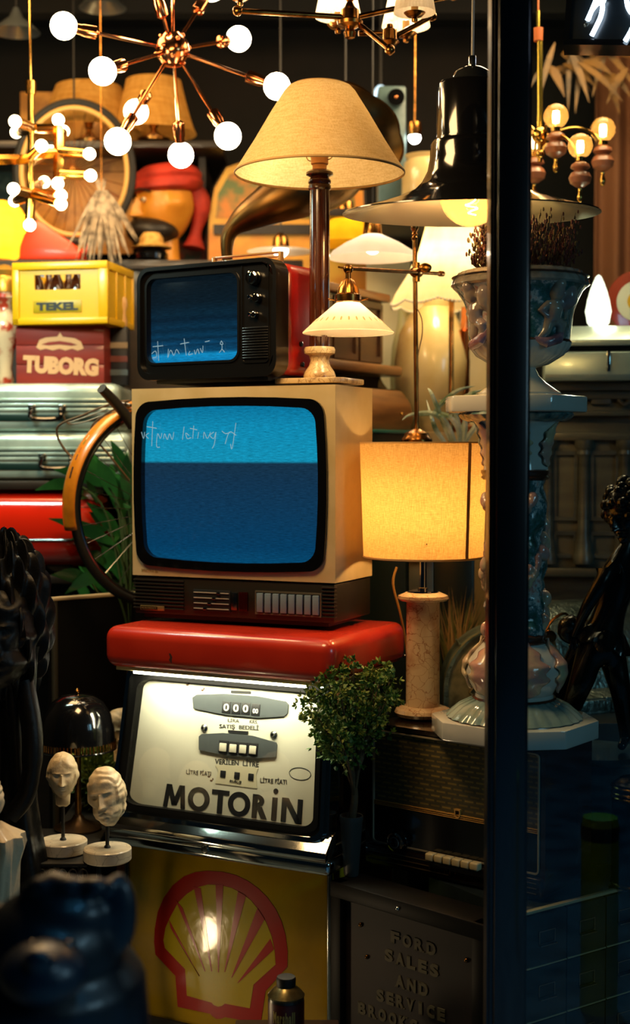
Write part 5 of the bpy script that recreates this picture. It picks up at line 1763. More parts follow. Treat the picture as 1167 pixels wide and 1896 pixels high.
# board with a pale edge behind the wheel
MBd = Matrix.Translation(P(99, 1106, 4.80))
MBd = MBd @ Matrix.Rotation(math.radians(40), 4, 'Z')
bd_ = thing('side_cabinet', 'dark cabinet with a pale worn top edge behind the bicycle tyre', 'cabinet', Matrix.Translation((MBd.translation.x, 4.80, 0)) @ Matrix.Rotation(math.radians(40), 4, 'Z'))
zz_ = MBd.translation.z
G().box((0, 0, 0), (.33, .04, zz_ - .01), bev=.003).done('carcass', mat('black_brown', '#060403', spec=.08, rough=.7), bd_)
G().box((-.004, -.006, zz_ - .012), (.33, .012, zz_), bev=.002).done('pale_edge', mat('worn_edge', '#c8b088', rough=.5), bd_)
G().box((-.003, -.004, 0), (.014, .012, zz_ - .012), bev=.002).done('side_strip', mat('olive_strip', '#2a261a', rough=.5), bd_)


# ================================================================ heads
def bump(dx, dz, sx, sz): return math.exp(-(dx / sx) ** 2 - (dz / sz) ** 2)


def head_mesh(w=.072, d=.088, h=.115, n=96, hair=.0, beard=0.0, jaw=.32, female=False, prof_nose=1.0, neck=0.0, seed=1):
    """a head about the origin, face towards -y; u around, v from chin to crown"""
    g = G()

    def f(u, v):
        a = 2 * PI * u
        e = PI * (v - .5)
        cx_, cy_, cz0 = math.cos(e) * math.sin(a), -math.cos(e) * math.cos(a), math.sin(e)
        z = cz0 * h
        low = max(0, -cz0)
        x = cx_ * w * (1 - jaw * low ** 1.2) * (1 + .05 * max(0, cz0))
        y = cy_ * d * (1 - .10 * low) + (.012 * low if cy_ > 0 else 0) * -1
        front = max(0, -cy_)
        X, Zz = x / w, z / h
        dy = 0.0
        if front > 0:
            flat = front ** .5
            # flatten the face, then add features
            dy += .010 * bump(X, Zz + .05, .8, .6) * flat
            t = (Zz + .30) / .42          # nose ridge, widening to its tip
            if -.15 < t < 1.1:
                wn = .10 + .09 * max(0, 1 - t) ** 2
                amt = (.010 + .019 * max(0, 1 - t) ** 1.1) * prof_nose if t > 0 else .029 * prof_nose * max(0, 1 + t * 7)
                dy -= amt * math.exp(-(X / wn) ** 2)
            for s in (-1, 1):
                dy -= .006 * bump(X - s * .13, Zz + .28, .09, .06)       # nostril wings
                dy += .013 * bump(X - s * .38, Zz - .10, .20, .09)       # eye socket
                dy -= .0075 * bump(X - s * .38, Zz - .085, .13, .045)    # eyeball
                dy -= .0025 * bump(X - s * .38, Zz - .125, .16, .014)    # lid
                dy -= .006 * bump(X - s * .36, Zz - .22, .26, .045)      # brow
                dy -= .004 * bump(X - s * .5, Zz + .22, .22, .16)        # cheek
            dy -= .007 * bump(X, Zz + .46, .24, .032)                   # upper lip
            dy -= .007 * bump(X, Zz + .55, .20, .036)                   # lower lip
            dy += .006 * bump(X, Zz + .503, .26, .014)                  # mouth line
            dy += .004 * bump(X, Zz + .64, .2, .04)
            dy -= .011 * bump(X, Zz + .80, .28, .13)                    # chin
        p = Vector((x, y + dy * (1 if front > 0 else 0), z))
        dirn = Vector((cx_, cy_, cz0))
        if hair:
            line = (.58 - .5 * abs(X) if female else .42 - .15 * abs(X)) if front > .1 else (-.5 if female else -.3)
            hm = max(0, min(1, (Zz - line) * 6 + (0 if front > .1 else 3)))
            if abs(cx_) > .8 and cy_ > -.5: hm = max(hm, max(0, min(1, (Zz + .3) * 5)))
            waves = .5 + .5 * math.sin(22 * Zz + 7 * noise.noise(p * 18 + Vector((seed, 0, 0)))) if not female else .35 * math.sin(16 * Zz + 9 * abs(X) + 3 * noise.noise(p * 20))
            p += dirn * hm * (hair + .0045 * waves)
        if beard:
            bm_ = max(0, min(1, (-Zz - .30) * 5)) * max(0, min(1, (front + .35) * 2))
            if front > 0: bm_ *= 1 - .9 * bump(X, Zz + .5, .2, .09)
            cur = noise.noise(p * 60 + Vector((seed, 3, 0))) * .5 + .5
            p += Vector((dirn.x, dirn.y, dirn.z * .8)) * bm_ * (beard + .010 * cur)
        # ears
        eb = math.exp(-((abs(cx_) - 1) / .10) ** 2 - ((Zz - .0) / .20) ** 2) * (1 if cy_ > -.3 else 0)
        p.x += (1 if cx_ > 0 else -1) * (.005 if hair else .011) * eb
        return p
    g.surf(f, n, 90, wrap=True)
    bmesh.ops.remove_doubles(g.bm, verts=g.bm.verts[:], dist=1e-5)
    bmesh.ops.recalc_face_normals(g.bm, faces=g.bm.faces[:])
    return g


plaster = mat('ivory_marble', '#d9c6a2', rough=.45, coat=.1, var='#b89c72', vs=14, vlo=.5, vhi=.75, bump=.15, bs=120, sss=.05)
wmarb = veined('white_marble', '#cfc4ae', '#8a8478', scale=7, rough=.3, width=.02, blot='#b4a894')


def bust(px, py, yb, Y, wpx, rotz, label, tilt=0, base_r=46, **kw):
    """a marble head on a thin rod and a round marble disc"""
    s = Y / F
    o = thing('marble_head', label, 'sculpture', P(px, yb, Y), 'small marble heads on discs')
    G().lathe([(0, 0), (base_r * s - .004, 0), (base_r * s, .004), (base_r * s, .034), (base_r * s - .003, .037), (0, .037)], n=56).done('disc_base', wmarb, o)
    hz = (yb - py) * s
    G().lathe([(0, .037), (.010, .037), (.009, .041), (.0055, .045), (.0055, hz - .04), (0, hz - .04)], n=16).done('rod', blackm, o)
    M = Matrix.Translation((0, 0, hz)) @ Matrix.Rotation(math.radians(rotz), 4, 'Z') @ Matrix.Rotation(math.radians(tilt), 4, 'Y')
    g = head_mesh(**kw)
    k = wpx * s / 2 / .074
    g.xf(M @ Matrix.Scale(k, 4))
    if kw.get('neck'):
        g.tube([M @ (Vector((0, .012, -.06)) * k), M @ (Vector((0, .012, -.11)) * k), M @ (Vector((0, .008, -.150)) * k), M @ (Vector((0, .004, -.162)) * k)], [.036 * k * 1.1, .035 * k * 1.1, .036 * k, .02 * k], n=24)
    g.done('head', plaster, o, ang=60)
    return o


shz = P(110, 1582, 4.12).z
s_ = 4.12 / F
b1 = bust(117, 1433, 1578, 4.10, 54, 8, 'ivory head of a woman with parted wavy hair on a round marble disc', female=True, hair=.007, neck=1, base_r=45)
b2 = bust(199, 1470, 1592, 4.02, 66, -12, 'ivory bearded head of a man, tilted, on a round marble disc', tilt=-10, hair=.005, beard=.010, base_r=45, seed=5)
b3 = bust(224, 1412, 1572, 4.50, 54, -14, 'ivory youth head half hidden behind the fuel pump chrome', hair=.008, neck=1, base_r=40, seed=9)
ws = thing('side_table', 'black wrought iron side table carrying the small marble heads', 'table', Matrix.Translation((P(140, 1590, 4.15).x, 4.15, 0)))
zt_ = min(b1.location.z, b2.location.z) - .001
b1.location.z = b2.location.z = b3.location.z = zt_ + .001
iron = mat('black_iron', '#1a1814', rough=.5, metal=.3)
g = G().box((-.20, -.16, zt_ - .012), (.06, .22, zt_), bev=.004).box((-.10, .2, zt_ - .012), (.11, .56, zt_), bev=.004)
g.done('table_top', iron, ws)
for k in range(9):
    x_ = -.19 + k * .03
    G().tube([(x_ + .012 * math.cos(t), -.165, zt_ - .03 + .014 * math.sin(t)) for t in [2 * PI * j / 16 for j in range(16)]], .0022, n=5, closed=True).done('scroll_ornament', iron, ws)
for x_, y_ in ((-.19, -.15), (.04, -.15), (-.19, .2), (.04, .2)):
    G().tube(smooth([(x_, y_, zt_ - .01), (x_ * .95, y_ * .95, zt_ * .6), (x_ * .8, y_ * .8, zt_ * .3), (x_, y_, 0)], 5), .008, n=8).done('leg', iron, ws)
# mushroom lamp
YM = 4.36
ml = thing('mushroom_lamp', 'black domed table lamp with pierced rim and brass stem above the marble heads', 'lamp', Matrix.Translation((P(145, 1532, YM).x, YM, zt_ + .001)))
zr = P(145, 1372, YM).z - zt_
sM = YM / F
dome = [(70, 0), (68, 26), (62, 50), (48, 72), (30, 84), (10, 88), (0, 89)]
G().lathe([(r * sM, zr + z * sM) for r, z in dome], n=64).done('dome_shade', black, ml)
G().tube([(71 * sM * math.cos(t), 71 * sM * math.sin(t), zr - 14 * sM) for t in [2 * PI * k / 64 for k in range(64)]], .0035, n=8, closed=True).done('rim', black, ml)
for k in range(64):
    t = 2 * PI * k / 64
    G().tube([(70.5 * sM * math.cos(t), 70.5 * sM * math.sin(t), zr - 13 * sM), (70 * sM * math.cos(t), 70 * sM * math.sin(t), zr + 1 * sM)], .0022, n=4).done('rim_bar', brass, ml)
G().lathe([(0, zr + 89 * sM), (.007, zr + 90 * sM), (.008, zr + 94 * sM), (.003, zr + 98 * sM), (0, zr + 99 * sM)], n=14).done('finial', brass, ml)
G().tube([(0, 0, .03), (0, 0, zr + 40 * sM)], .010, n=14).done('stem', brass, ml)
G().lathe([(0, 0), (.075, 0), (.076, .006), (.05, .016), (.022, .03), (.014, .045), (0, .05)], n=40).done('base', mat('dark_brass_base', '#3a2812', rough=.35, metal=.8), ml)
G().sph((0, 0, zr + 22 * sM), .022).done('bulb', glow('warm_small_bulb', (1, .62, .25), 8), ml)
lamp('mushroom_lamp_light', 'POINT', ml.location + Vector((0, 0, zr + 14 * sM)), 2.2, (1, .64, .28), radius=.02)


def scatter_leaves(g, c, rad, n, L, rnd, up=.3):
    for k in range(n):
        d = Vector((rnd.gauss(0, 1), rnd.gauss(0, 1), rnd.gauss(0, 1))).normalized()
        p = Vector((c[0] + d.x * rad[0] * rnd.random() ** .4, c[1] + d.y * rad[1] * rnd.random() ** .4, c[2] + d.z * rad[2] * rnd.random() ** .4))
        ax = (d + Vector((rnd.gauss(0, .5), rnd.gauss(0, .5), up + rnd.gauss(0, .4)))).normalized()
        sd = ax.orthogonal().normalized()
        sd.rotate(Matrix.Rotation(rnd.uniform(0, PI), 3, ax))
        l = L * rnd.uniform(.6, 1.3)
        g.quad(p, p + ax * l * .5 + sd * l * .16, p + ax * l, p + ax * l * .5 - sd * l * .16)


green = mat('moss_green', '#31501a', rough=.7, var='#6a7a26', vs=40)
rnd = random.Random(5)
o0 = P(185, 1480, 4.62)
fe = thing('fern', 'small mossy green plant behind the marble heads, lit by the mushroom lamp', 'plant', Matrix.Translation((o0.x, 4.62, 0)))
g = G()
scatter_leaves(g, (0, 0, o0.z + .08), (.10, .07, .11), 2600, .028, rnd)
g.done('foliage', green, fe)
G().lathe([(0, zt_ + .001), (.03, zt_ + .001), (.042, o0.z - .02), (.046, o0.z + .01), (.04, o0.z + .01), (0, o0.z)], n=32).done('pot', blackm, fe)
# ================================================================ plaster figure, left edge
YI = 3.55
ps = thing('plaster_bust', 'ivory plaster figure in pleated drapery beside the iron table', 'sculpture', Matrix.Translation((P(-12, 1700, YI).x, YI, 0)))
zf_ = P(0, 1700, YI).z
g = G()
def drap(t, i, r, z): return (r * (1 + .10 * math.sin(t * 9 + z * 20) + .05 * math.sin(t * 17)), z)
g.lathe([(0, zf_ - .03), (.062, zf_ - .03), (.058, zf_ + .06), (.066, zf_ + .14), (.078, zf_ + .19), (.074, zf_ + .215), (.04, zf_ + .235), (.02, zf_ + .25), (0, zf_ + .25)], n=90, mod=drap)
g.done('draped_body', plaster, ps)
g = head_mesh(hair=.006, neck=1, seed=3)
g.xf(Matrix.Translation((-.03, 0, zf_ + .30)) @ Matrix.Scale(.7, 4)); g.done('head', plaster, ps, ang=60)
G().lathe([(0, 0), (.09, 0), (.09, .03), (.06, .06), (.06, zf_ - .08), (.09, zf_ - .03), (0, zf_ - .03)], n=32).done('plinth', blackm, ps)

# ================================================================ dark carved lion, lower left
YL = 4.0
lo_ = P(30, 1160, YL)
li = thing('carved_figure', 'tall black carved figure with flowing mane beside the black mushroom lamp', 'sculpture', Matrix.Translation((lo_.x, YL, 0)))
dkb = mat('charred_black_wood', '#050504', rough=.45, bump=.3, bs=30, spec=.25)
g = G()
def mane(u, v):
    a = 2 * PI * u
    e = PI * (v - .5)
    r = 1 + .10 * math.sin(a * 11 + e * 7) + .05 * math.sin(a * 23 - e * 5) + .05 * noise.noise(Vector((math.cos(a) * 3, math.sin(a) * 3, e * 3)))
    return Vector((.125 * r * math.cos(e) * math.cos(a) - .03, .14 * r * math.cos(e) * math.sin(a), lo_.z + .02 + .23 * r * math.sin(e)))
g.surf(mane, 150, 60, wrap=True)
bmesh.ops.remove_doubles(g.bm, verts=g.bm.verts[:], dist=1e-5)
g.done('mane', dkb, li)
g = head_mesh(hair=.01, beard=.02, seed=2)
g.xf(Matrix.Translation((-.03, -.075, lo_.z - .01)) @ Matrix.Scale(1.15, 4)); g.done('face', dkb, li, ang=60)
def trunk_(t, i, r, z): return (r * (1 + .12 * math.sin(t * 5 + z * 9) + .07 * noise.noise(Vector((math.cos(t) * 2, math.sin(t) * 2, z * 6)))), z)
tp = [(0, 0)] + [(.075 + .03 * math.sin(z * 5), z) for z in [k * .05 for k in range(1, int((lo_.z - .1) / .05) + 1)]]
g = G().lathe(tp + [(.08, lo_.z - .05), (0, lo_.z)], n=64, mod=trunk_)
g.tube(smooth([(.03, -.05, lo_.z - .15), (.06, -.08, lo_.z - .30), (.05, -.1, lo_.z - .45), (.0, -.11, lo_.z - .52)], 5), [.03] * 8 + [.026] * 8, n=12)
g.done('body', dkb, li)

# ================================================================ dark blue foreground animal
YF_ = 2.25
fo = P(60, 1896, YF_)
fgs = thing('animal_statue', 'large dark blue glossy animal statue with round ears in front of the yellow pump body', 'statue', Matrix.Translation((fo.x, YF_ + .1, 0)))
bl_ = mat('dark_blue_glaze', '#051a28', rough=.42, coat=.15, var='#020a12', vs=6, bump=.4, bs=10)
fq = lambda px, py, d=0: P(px, py, YF_ + d) - fgs.location
g = G()
def lump(t, i, r, z): return (r * (1 + .06 * noise.noise(Vector((math.cos(t) * 1.5, math.sin(t) * 1.5, z * 7)))), z)
g.lathe([(0, 0), (.20, .0), (.22, .1), (.21, .45), (.19, .62), (.175, fq(0, 1850).z), (.135, fq(0, 1790).z), (.10, fq(0, 1740).z), (0, fq(0, 1700).z)], n=48, mod=lump)
g.sph(fq(95, 1752, .06), .105, sc=(1.12, 1, .95), n=32)          # skull
g.sph(fq(120, 1690, .04), .06, sc=(1.3, 1, .7), n=24)
g.sph(fq(80, 1800, -.09), .062, sc=(1.15, 1.1, .8), n=24)        # muzzle
g.sph(fq(70, 1775, -.15), .02, sc=(1.3, .7, .8), n=16)
for s, (ex, ey) in ((1, (218, 1690)), (-1, (-14, 1745))):
    g.sph(fq(ex, ey, .05), .040, sc=(.85, .6, 1.75), n=24)
    g.sph(fq(ex - s * 30, ey + 45, .06), .034, sc=(1.1, .8, 1.0), n=20)
for k, (x_, y_) in enumerate(((75, 1640), (100, 1630), (125, 1638), (150, 1642), (175, 1640), (60, 1652))):
    g.sph(fq(x_, y_, .02 + .01 * (k % 2)), .021, sc=(1.2, 1, .8), n=14)
o = g.done('body', bl_, fgs, ang=70)
rm = o.modifiers.new('remesh', 'REMESH'); rm.mode = 'VOXEL'; rm.voxel_size = .008; rm.use_smooth_shade = True
sm_ = o.modifiers.new('sm', 'SMOOTH'); sm_.iterations = 6
for ex in (60, 128):
    G().sph(fq(ex, 1752, -.075), .011, n=14).done('eye', black, fgs)

# ================================================================ leafy plants behind the wheel
def leaf(g, b, tip, w, droop=.0, n=7):
    b, tip = Vector(b), Vector(tip)
    ax = (tip - b)
    sd = ax.cross(Vector((0, 1, .3))).normalized()
    L_, R_2 = [], []
    for k in range(n + 1):
        t = k / n
        c = b.lerp(tip, t) + Vector((0, 0, droop * math.sin(PI * t)))
        ww = w * math.sin(PI * min(.98, max(.02, t)) ** .8)
        L_.append(c + sd * ww); R_2.append(c - sd * ww + Vector((0, .2 * ww, 0)))
    for k in range(n):
        g.quad(L_[k], L_[k + 1], R_2[k + 1], R_2[k])


YP = 5.0
po = P(210, 1000, YP)
lp_ = thing('rubber_plant', 'plant with long glossy green leaves behind the bicycle wheel', 'plant', Matrix.Translation((po.x, YP, 0)))
g, gs2 = G(), G()
pq_ = lambda x, y, d=0: P(x, y, YP + d) - lp_.location
rnd = random.Random(8)
for (bx1, by1, tx, ty, w_, d_) in ((150, 900, 65, 908, .022, -.03), (215, 1010, 90, 960, .026, -.02), (200, 900, 100, 870, .03, 0), (170, 1080, 95, 1065, .028, -.05), (200, 1060, 120, 1100, .026, -.06), (190, 890, 140, 840, .022, .0), (215, 930, 180, 850, .028, 0), (230, 960, 200, 870, .03, .03),
                               (225, 1000, 160, 930, .026, .02), (230, 1040, 170, 990, .03, .0), (235, 930, 235, 840, .024, 0), (230, 1080, 190, 1010, .026, .0), (215, 1110, 150, 1050, .028, .02), (240, 900, 205, 815, .024, .03), (235, 990, 245, 900, .03, .04), (200, 980, 130, 1000, .02, .0)):
    leaf(g, pq_(bx1, by1, d_), pq_(tx, ty, d_ - .02), w_, droop=.015)
    gs2.tube(smooth([pq_(240, 1180), pq_((bx1 + 250) / 2, by1 + 60, d_ / 2), pq_(bx1, by1, d_)], 4), .004, n=5)
for k in range(46):
    x_, y_ = rnd.uniform(165, 255), rnd.uniform(860, 1140)
    leaf(g, pq_(x_, y_, rnd.uniform(-.03, .1)), pq_(x_ + rnd.uniform(-50, 20), y_ - rnd.uniform(-20, 60), rnd.uniform(-.03, .1)), rnd.uniform(.010, .022), droop=.01)
g.done('leaves', mat('glossy_leaf', '#1c4a20', rough=.28, coat=.3, var='#2f6a2c', vs=8), lp_)
gs2.done('stems', mat('green_stem', '#33481c', rough=.6), lp_)
G().lathe([(0, 0), (.04, 0), (.045, .5), (.05, .52), (.04, .52), (0, .5)], c=(.0, 0, 0), n=32).tube([(.0, 0, .48), pq_(240, 1180)], .012).done('planter', mat('terracotta_dark', '#3a1c10', rough=.7), lp_)

def poster(label, px0, py0, px1, py1, Y, c1, c2, thick=.012):
    o = thing('poster', label, 'poster', Matrix.Translation(P((px0 + px1) / 2, py1, Y)))
    a, b = P(px0, py1, Y) - o.location, P(px1, py0, Y) - o.location
    G().box((a.x, 0, a.z), (b.x, thick, b.z), bev=.002).done('sheet', mat('poster_' + c1[1:], c1, rough=.5, var=c2, vs=5, vlo=.48, vhi=.55), o)
    return o
# ================================================================ back left: wall wheel, shades, carnival head
YW2 = 5.95
wo_ = P(138, 318, YW2)
ww = thing('wheel', 'large bicycle wheel with tan sidewall hanging behind the brass tube chandelier', 'wheel', Matrix.Translation(wo_))
G().tube([(0, 0, .29), (0, 0, 3.95 - wo_.z)], .004).done('hanging_wire', blackm, ww)
g = G().tube([(.245 * math.cos(a), 0, .29 * math.sin(a)) for a in [2 * PI * k / 72 for k in range(72)]], .016, n=8, closed=True)
g.done('tyre', mat('tyre_rubber', '#0c0c0b'), ww)
G().tube([(.222 * math.cos(a), -.004, .265 * math.sin(a)) for a in [2 * PI * k / 72 for k in range(72)]], .011, n=8, closed=True).done('rim', mat('tan_rim', '#c9a05a', rough=.4), ww)
g = G()
for k in range(28):
    a = 2 * PI * k / 28
    g.tube([(.014 * math.cos(a), 0, .014 * math.sin(a)), (.22 * math.cos(a), 0, .26 * math.sin(a))], .0016, n=4)
g.done('spokes', brass, ww)
G().tube([(0, -.04, 0), (0, .04, 0)], .014).done('hub', brass, ww)
drumtan = fabric('tan_shade_cloth', '#d8a85a', '#b8863c', tl=.5, weave=60)


def simple_lamp(name, label, px, Y, rim, top, rb_, rt, mtl, base_y, energy=2.0, col=(1, .66, .3), curve=0.0, stem=brass, group=None):
    """shade lamp on a slim stem that stands on whatever is at base_y"""
    o = thing(name, label, 'lamp', Matrix.Translation(P(px, base_y, Y)), group)
    s = Y / F
    zb2 = lambda y: Z(y, Y) - Z(base_y, Y)
    pr = []
    for k in range(11):
        t = k / 10
        r = rb_ + (rt - rb_) * (t ** (1 - curve) if curve < 1 else t)
        pr.append((r * s, zb2(rim + (top - rim) * t)))
    G().lathe(pr, n=56).done('lamp_shade', mtl, o)
    zr_ = zb2(rim)
    G().lathe([(0, 0), (.07, 0), (.072, .01), (.03, .03), (.012, .05), (.012, zr_ + .02), (.02, zr_ + .03), (.02, zr_ + .06), (0, zr_ + .06)], n=24).done('stand', stem, o)
    c = zr_ + (zb2(top) - zr_) * .4
    G().sph((0, 0, c), .028).done('bulb', glow('warm_small_bulb', (1, .62, .25), 8), o)
    if energy: lamp('shade_light', 'POINT', o.location + Vector((0, 0, c)), energy, col, radius=.03)
    return o


# wall shelf under the background lampshades
zsh = P(200, 262, 6.1).z
bs_ = thing('hanging_shelf', 'dark wall shelf high on the back wall under the tan lampshades', 'shelf', Matrix.Translation((-1.35, 6.78, zsh)))
G().box((-.9, -.7, -.03), (.95, .55, 0), bev=.003).done('board', shw, bs_)
for x_ in (-.8, .85): G().box((x_ - .015, -.5, -.25), (x_ + .015, .55, -.03)).done('bracket', shw, bs_)
simple_lamp('shade_lamp', 'broad tan lampshade on the back shelf above the hanging wheel', 165, 6.25, 250, 162, 105, 60, drumtan, 266, 3.2, (1, .62, .24), .3)
simple_lamp('shade_lamp', 'conical tan lampshade directly behind the starburst chandelier arms', 285, 6.15, 248, 150, 78, 50, drumtan, 262, 2.8, (1, .62, .24), .2)
# counter for things behind the crates
ct = thing('display_counter', 'dark display counter behind the crates carrying hats and the carnival head', 'counter', Matrix.Translation((-1.05, 5.85, 0)))
zct = P(300, 490, 6.0).z
G().box((-1.3, 0, zct - .04), (1.0, .9, zct), bev=.004).done('top', shw, ct)
G().box((-1.28, .03, 0), (.98, .88, zct - .04)).done('body', shw, ct)
# carnival head with red turban
YT = 6.2
th = thing('carnival_head', 'painted head with red turban and dark beard, seen from the side behind the straw hat', 'sculpture', Matrix.Translation((P(305, 470, YT).x, YT, zct)) @ Matrix.Rotation(math.radians(-62), 4, 'Z'))
skin = mat('ochre_painted_skin', '#d8922c', rough=.45, coat=.1, var='#c47c22', vs=6)
th.scale = (1.14, 1.14, 1.14)
zc_ = (P(305, 383, YT).z - zct) / 1.14
g = head_mesh(w=.098, d=.115, h=.150, prof_nose=1.5)
g.xf(Matrix.Translation((0, 0, zc_))); hd = g.done('head', skin, th, ang=60)
G().lathe([(0, 0), (.085, 0), (.09, .012), (.07, .02), (.058, .05), (.052, zc_ - .11), (0, zc_ - .08)], n=36).done('neck', skin, th)
redc = mat('red_turban_cloth', '#b8301c', rough=.7, var='#8e2014', vs=12, bump=.2, bs=20)
def turb(t, i, r, z): return (r * (1 + .03 * math.sin(t * 2 + z * 60)), z + .012 * math.sin(t))
g = G().lathe([(0, .05), (.10, .05), (.125, .065), (.13, .085), (.122, .10), (.128, .115), (.118, .135), (.09, .155), (.04, .165), (0, .165)], n=60, mod=turb, M=Matrix.Translation((0, .012, zc_)) @ Matrix.Scale(1.05, 4, (0, 1, 0)))
g.done('turban', redc, th)
G().tube(smooth([(.0, .12, zc_ + .08), (.01, .145, zc_ + .0), (.0, .13, zc_ - .09), (.0, .12, zc_ - .15)], 5), [.034 + .012 * math.sin(k * .5) for k in range(16)], n=12).done('turban_tail', redc, th)
bb = mat('painted_black_beard', '#17110d', rough=.45)
g = G().sph((0, -.050, zc_ - .100), .104, sc=(.90, 1.0, .55), n=32).sph((0, -.095, zc_ - .080), .05, sc=(1.3, .9, .62), n=24)
g.done('beard', bb, th)
for s in (-1, 1):
    G().tube(smooth([(s * .015, -.128, zc_ + .043), (s * .04, -.118, zc_ + .052), (s * .070, -.085, zc_ + .040)], 4), .0045, n=6).done('eyebrow', bb, th)
    e = G().sph((s * .037, -.100, zc_ + .013), .0125, sc=(1.4, .7, .8), n=18).done('eye', mat('eye_white', '#e0d0b0', rough=.3), th)
    G().sph((s * .038, -.1075, zc_ + .013), .0065, n=14).done('pupil', black, e)
poster('large tan panel behind the hanging wheel and tassel', 40, 170, 245, 470, 6.3, '#b07c34', '#8a5c22')
# feather tassel
YQ = 5.75
ft = thing('feather_bunch', 'bunch of pale grey feather strips hanging between the crate and carnival head', 'ornament', Matrix.Translation(P(188, 352, YQ)))
g = G()
rnd = random.Random(21)
for k in range(70):
    x_ = rnd.gauss(0, .03)
    tip = Vector((x_ * 2.0 + rnd.uniform(-.02, .02), rnd.uniform(-.03, .03), -rnd.uniform(.16, .32)))
    leaf(g, (x_ * .3, 0, .0), tip, rnd.uniform(.006, .012), droop=.0)
for k in range(8):
    leaf(g, (0, 0, -.02), (rnd.uniform(-.03, .03), 0, .05), .005)
g.done('strips', mat('pale_feather', '#a8967e', rough=.7, var='#5a4c3c', vs=30), ft)
G().tube([(0, 0, 0), (0, 0, 3.95 - ft.location.z)], .0025, n=5).done('cord', brass, ft)
# red and yellow hats / vessel
rdd = thing('plastic_canister', 'bright orange red plastic canister with a curved spout behind the yellow crate', 'canister', Matrix.Translation((P(95, 485, 5.85).x, 5.95, zct)))
rp = mat('orange_red_plastic', '#e8401c', rough=.35, coat=.2)
cq = lambda x, y: ((x - 95) * 5.95 / F, P(x, y, 5.95).z - zct)
g = G().prism([(cq(*p)[0], max(.002, cq(*p)[1])) for p in [(35, 500), (36, 462), (44, 440), (58, 420), (68, 413), (80, 418), (96, 430), (110, 440), (128, 452), (140, 462), (147, 470), (147, 500)]], -.09, .09, bev=.012)
g.done('body', rp, rdd)
G().tube(smooth([(cq(145, 468)[0], 0, cq(145, 468)[1]), (cq(156, 455)[0], 0, cq(150, 455)[1]), (cq(150, 436)[0], 0, cq(150, 436)[1])], 4), [.014, .014, .014, .016, .018, .022, .026, .030, .030], n=14).done('spout', rp, rdd)
ylw = fabric('yellow_glass', '#ffd24a', '#f0b830', tl=.6, weave=20)
o = thing('globe_lamp', 'round glowing yellow lamp beside the orange red canister', 'lamp', Matrix.Translation((P(-5, 490, 5.9).x, 5.98, zct)))
G().sph((0, 0, .135), .125, sc=(1.0, 1, 1.05), n=32).done('globe', ylw, o)
G().lathe([(0, 0), (.06, 0), (.05, .02), (0, .02)], n=24).done('base', brass, o)
lamp('globe_lamp_light', 'POINT', o.location + Vector((0, 0, .14)), 3.2, (1, .72, .30), radius=.04)
# small white-topped vases left edge beside crates
for k, (yb, yt) in enumerate(((700, 560), (598, 475))):
    pass
va = thing('vase', 'white and red porcelain vase beside the red crate', 'vase', Matrix.Translation((P(6, 700, 5.3).x, 5.34, shelf_z + 2 * h_ + .002)))
s5 = 5.34 / F
G().lathe([(r * s5, (700 - y) * s5) for r, y in ((0, 700), (14, 700), (16, 690), (12, 670), (16, 640), (24, 610), (26, 590), (18, 572), (12, 560), (14, 548), (20, 540), (18, 530), (0, 530))], n=40).done('body', mat('cream_porcelain', '#d8c2a0', rough=.2, coat=.5, var='#a83a24', vs=16, vlo=.5, vhi=.6), va)
G().lathe([(r * s5, (700 - y) * s5) for r, y in ((0, 530), (20, 530), (21, 505), (18, 500), (22, 490), (10, 480), (0, 478))], n=40).done('lid', mat('gilt', '#c8963c', rough=.3, metal=.6), va)
# straw hat on black jar
ja = thing('jar', 'shiny black jar under a straw hat, between crate and small television', 'jar', Matrix.Translation((P(281, 505, 5.93).x, 5.93, 0)))
zjb = zct + .001
s6 = 5.93 / F
ja.location.z = zjb
G().lathe([(r * s6, z * s6) for r, z in ((0, 0), (22, 0), (30, 5), (31, 14), (26, 20), (20, 24), (0, 24))], n=40).done('body', black, ja)
hat = thing('straw_hat', 'small straw hat sitting on the black jar', 'hat', Matrix.Translation((ja.location.x, 5.93, zjb + 25 * s6)))
G().lathe([(r * s6, z * s6) for r, z in ((37, 2), (36, 0), (30, 4), (23, 8), (21, 20), (15, 28), (0, 30), (0, 28), (14, 26), (19, 18), (21, 7), (28, 2), (37, 2))], n=44).done('straw', mat('straw', '#d8ac5c', rough=.7, var='#b8883c', vs=40, bump=.3, bs=120), hat)
# cream bust-like bottle right of crates
cb = thing('ceramic_figure', 'small cream ceramic figure on the narrow striped box', 'figure', Matrix.Translation((P(222, 603, 5.36).x, 5.36, zct - .35)))
s7 = 5.36 / F
cb.location.z = P(237, 605, 5.36).z
G().lathe([(r * s7, z * s7) for r, z in ((0, 0), (13, 0), (14, 10), (11, 26), (15, 40), (13, 52), (7, 58), (0, 60))], n=30).done('body', mat('cream_ceramic', '#d8a86c', rough=.3, coat=.3), cb)
zbx = shelf_z + 2 * h_ + .002
sb = thing('box', 'narrow striped dark box between the red crate and small television', 'box', Matrix.Translation((cb.location.x, 5.36, zbx)))
G().box((-.032, -.03, 0), (.032, .06, cb.location.z - zbx - .001), bev=.004).done('carton', mat('navy_box', '#141a24', rough=.5), sb)
for yy, c_ in ((640, '#9a8a70'), (665, '#6a2a20'), (690, '#4a5a60')):
    z_ = P(250, yy, 5.36).z - zbx
    G().box((-.033, -.033, max(.001, z_ - .012)), (.033, -.029, z_ + .010)).done('stripe', mat('stripe_' + str(yy), c_, rough=.5), sb)

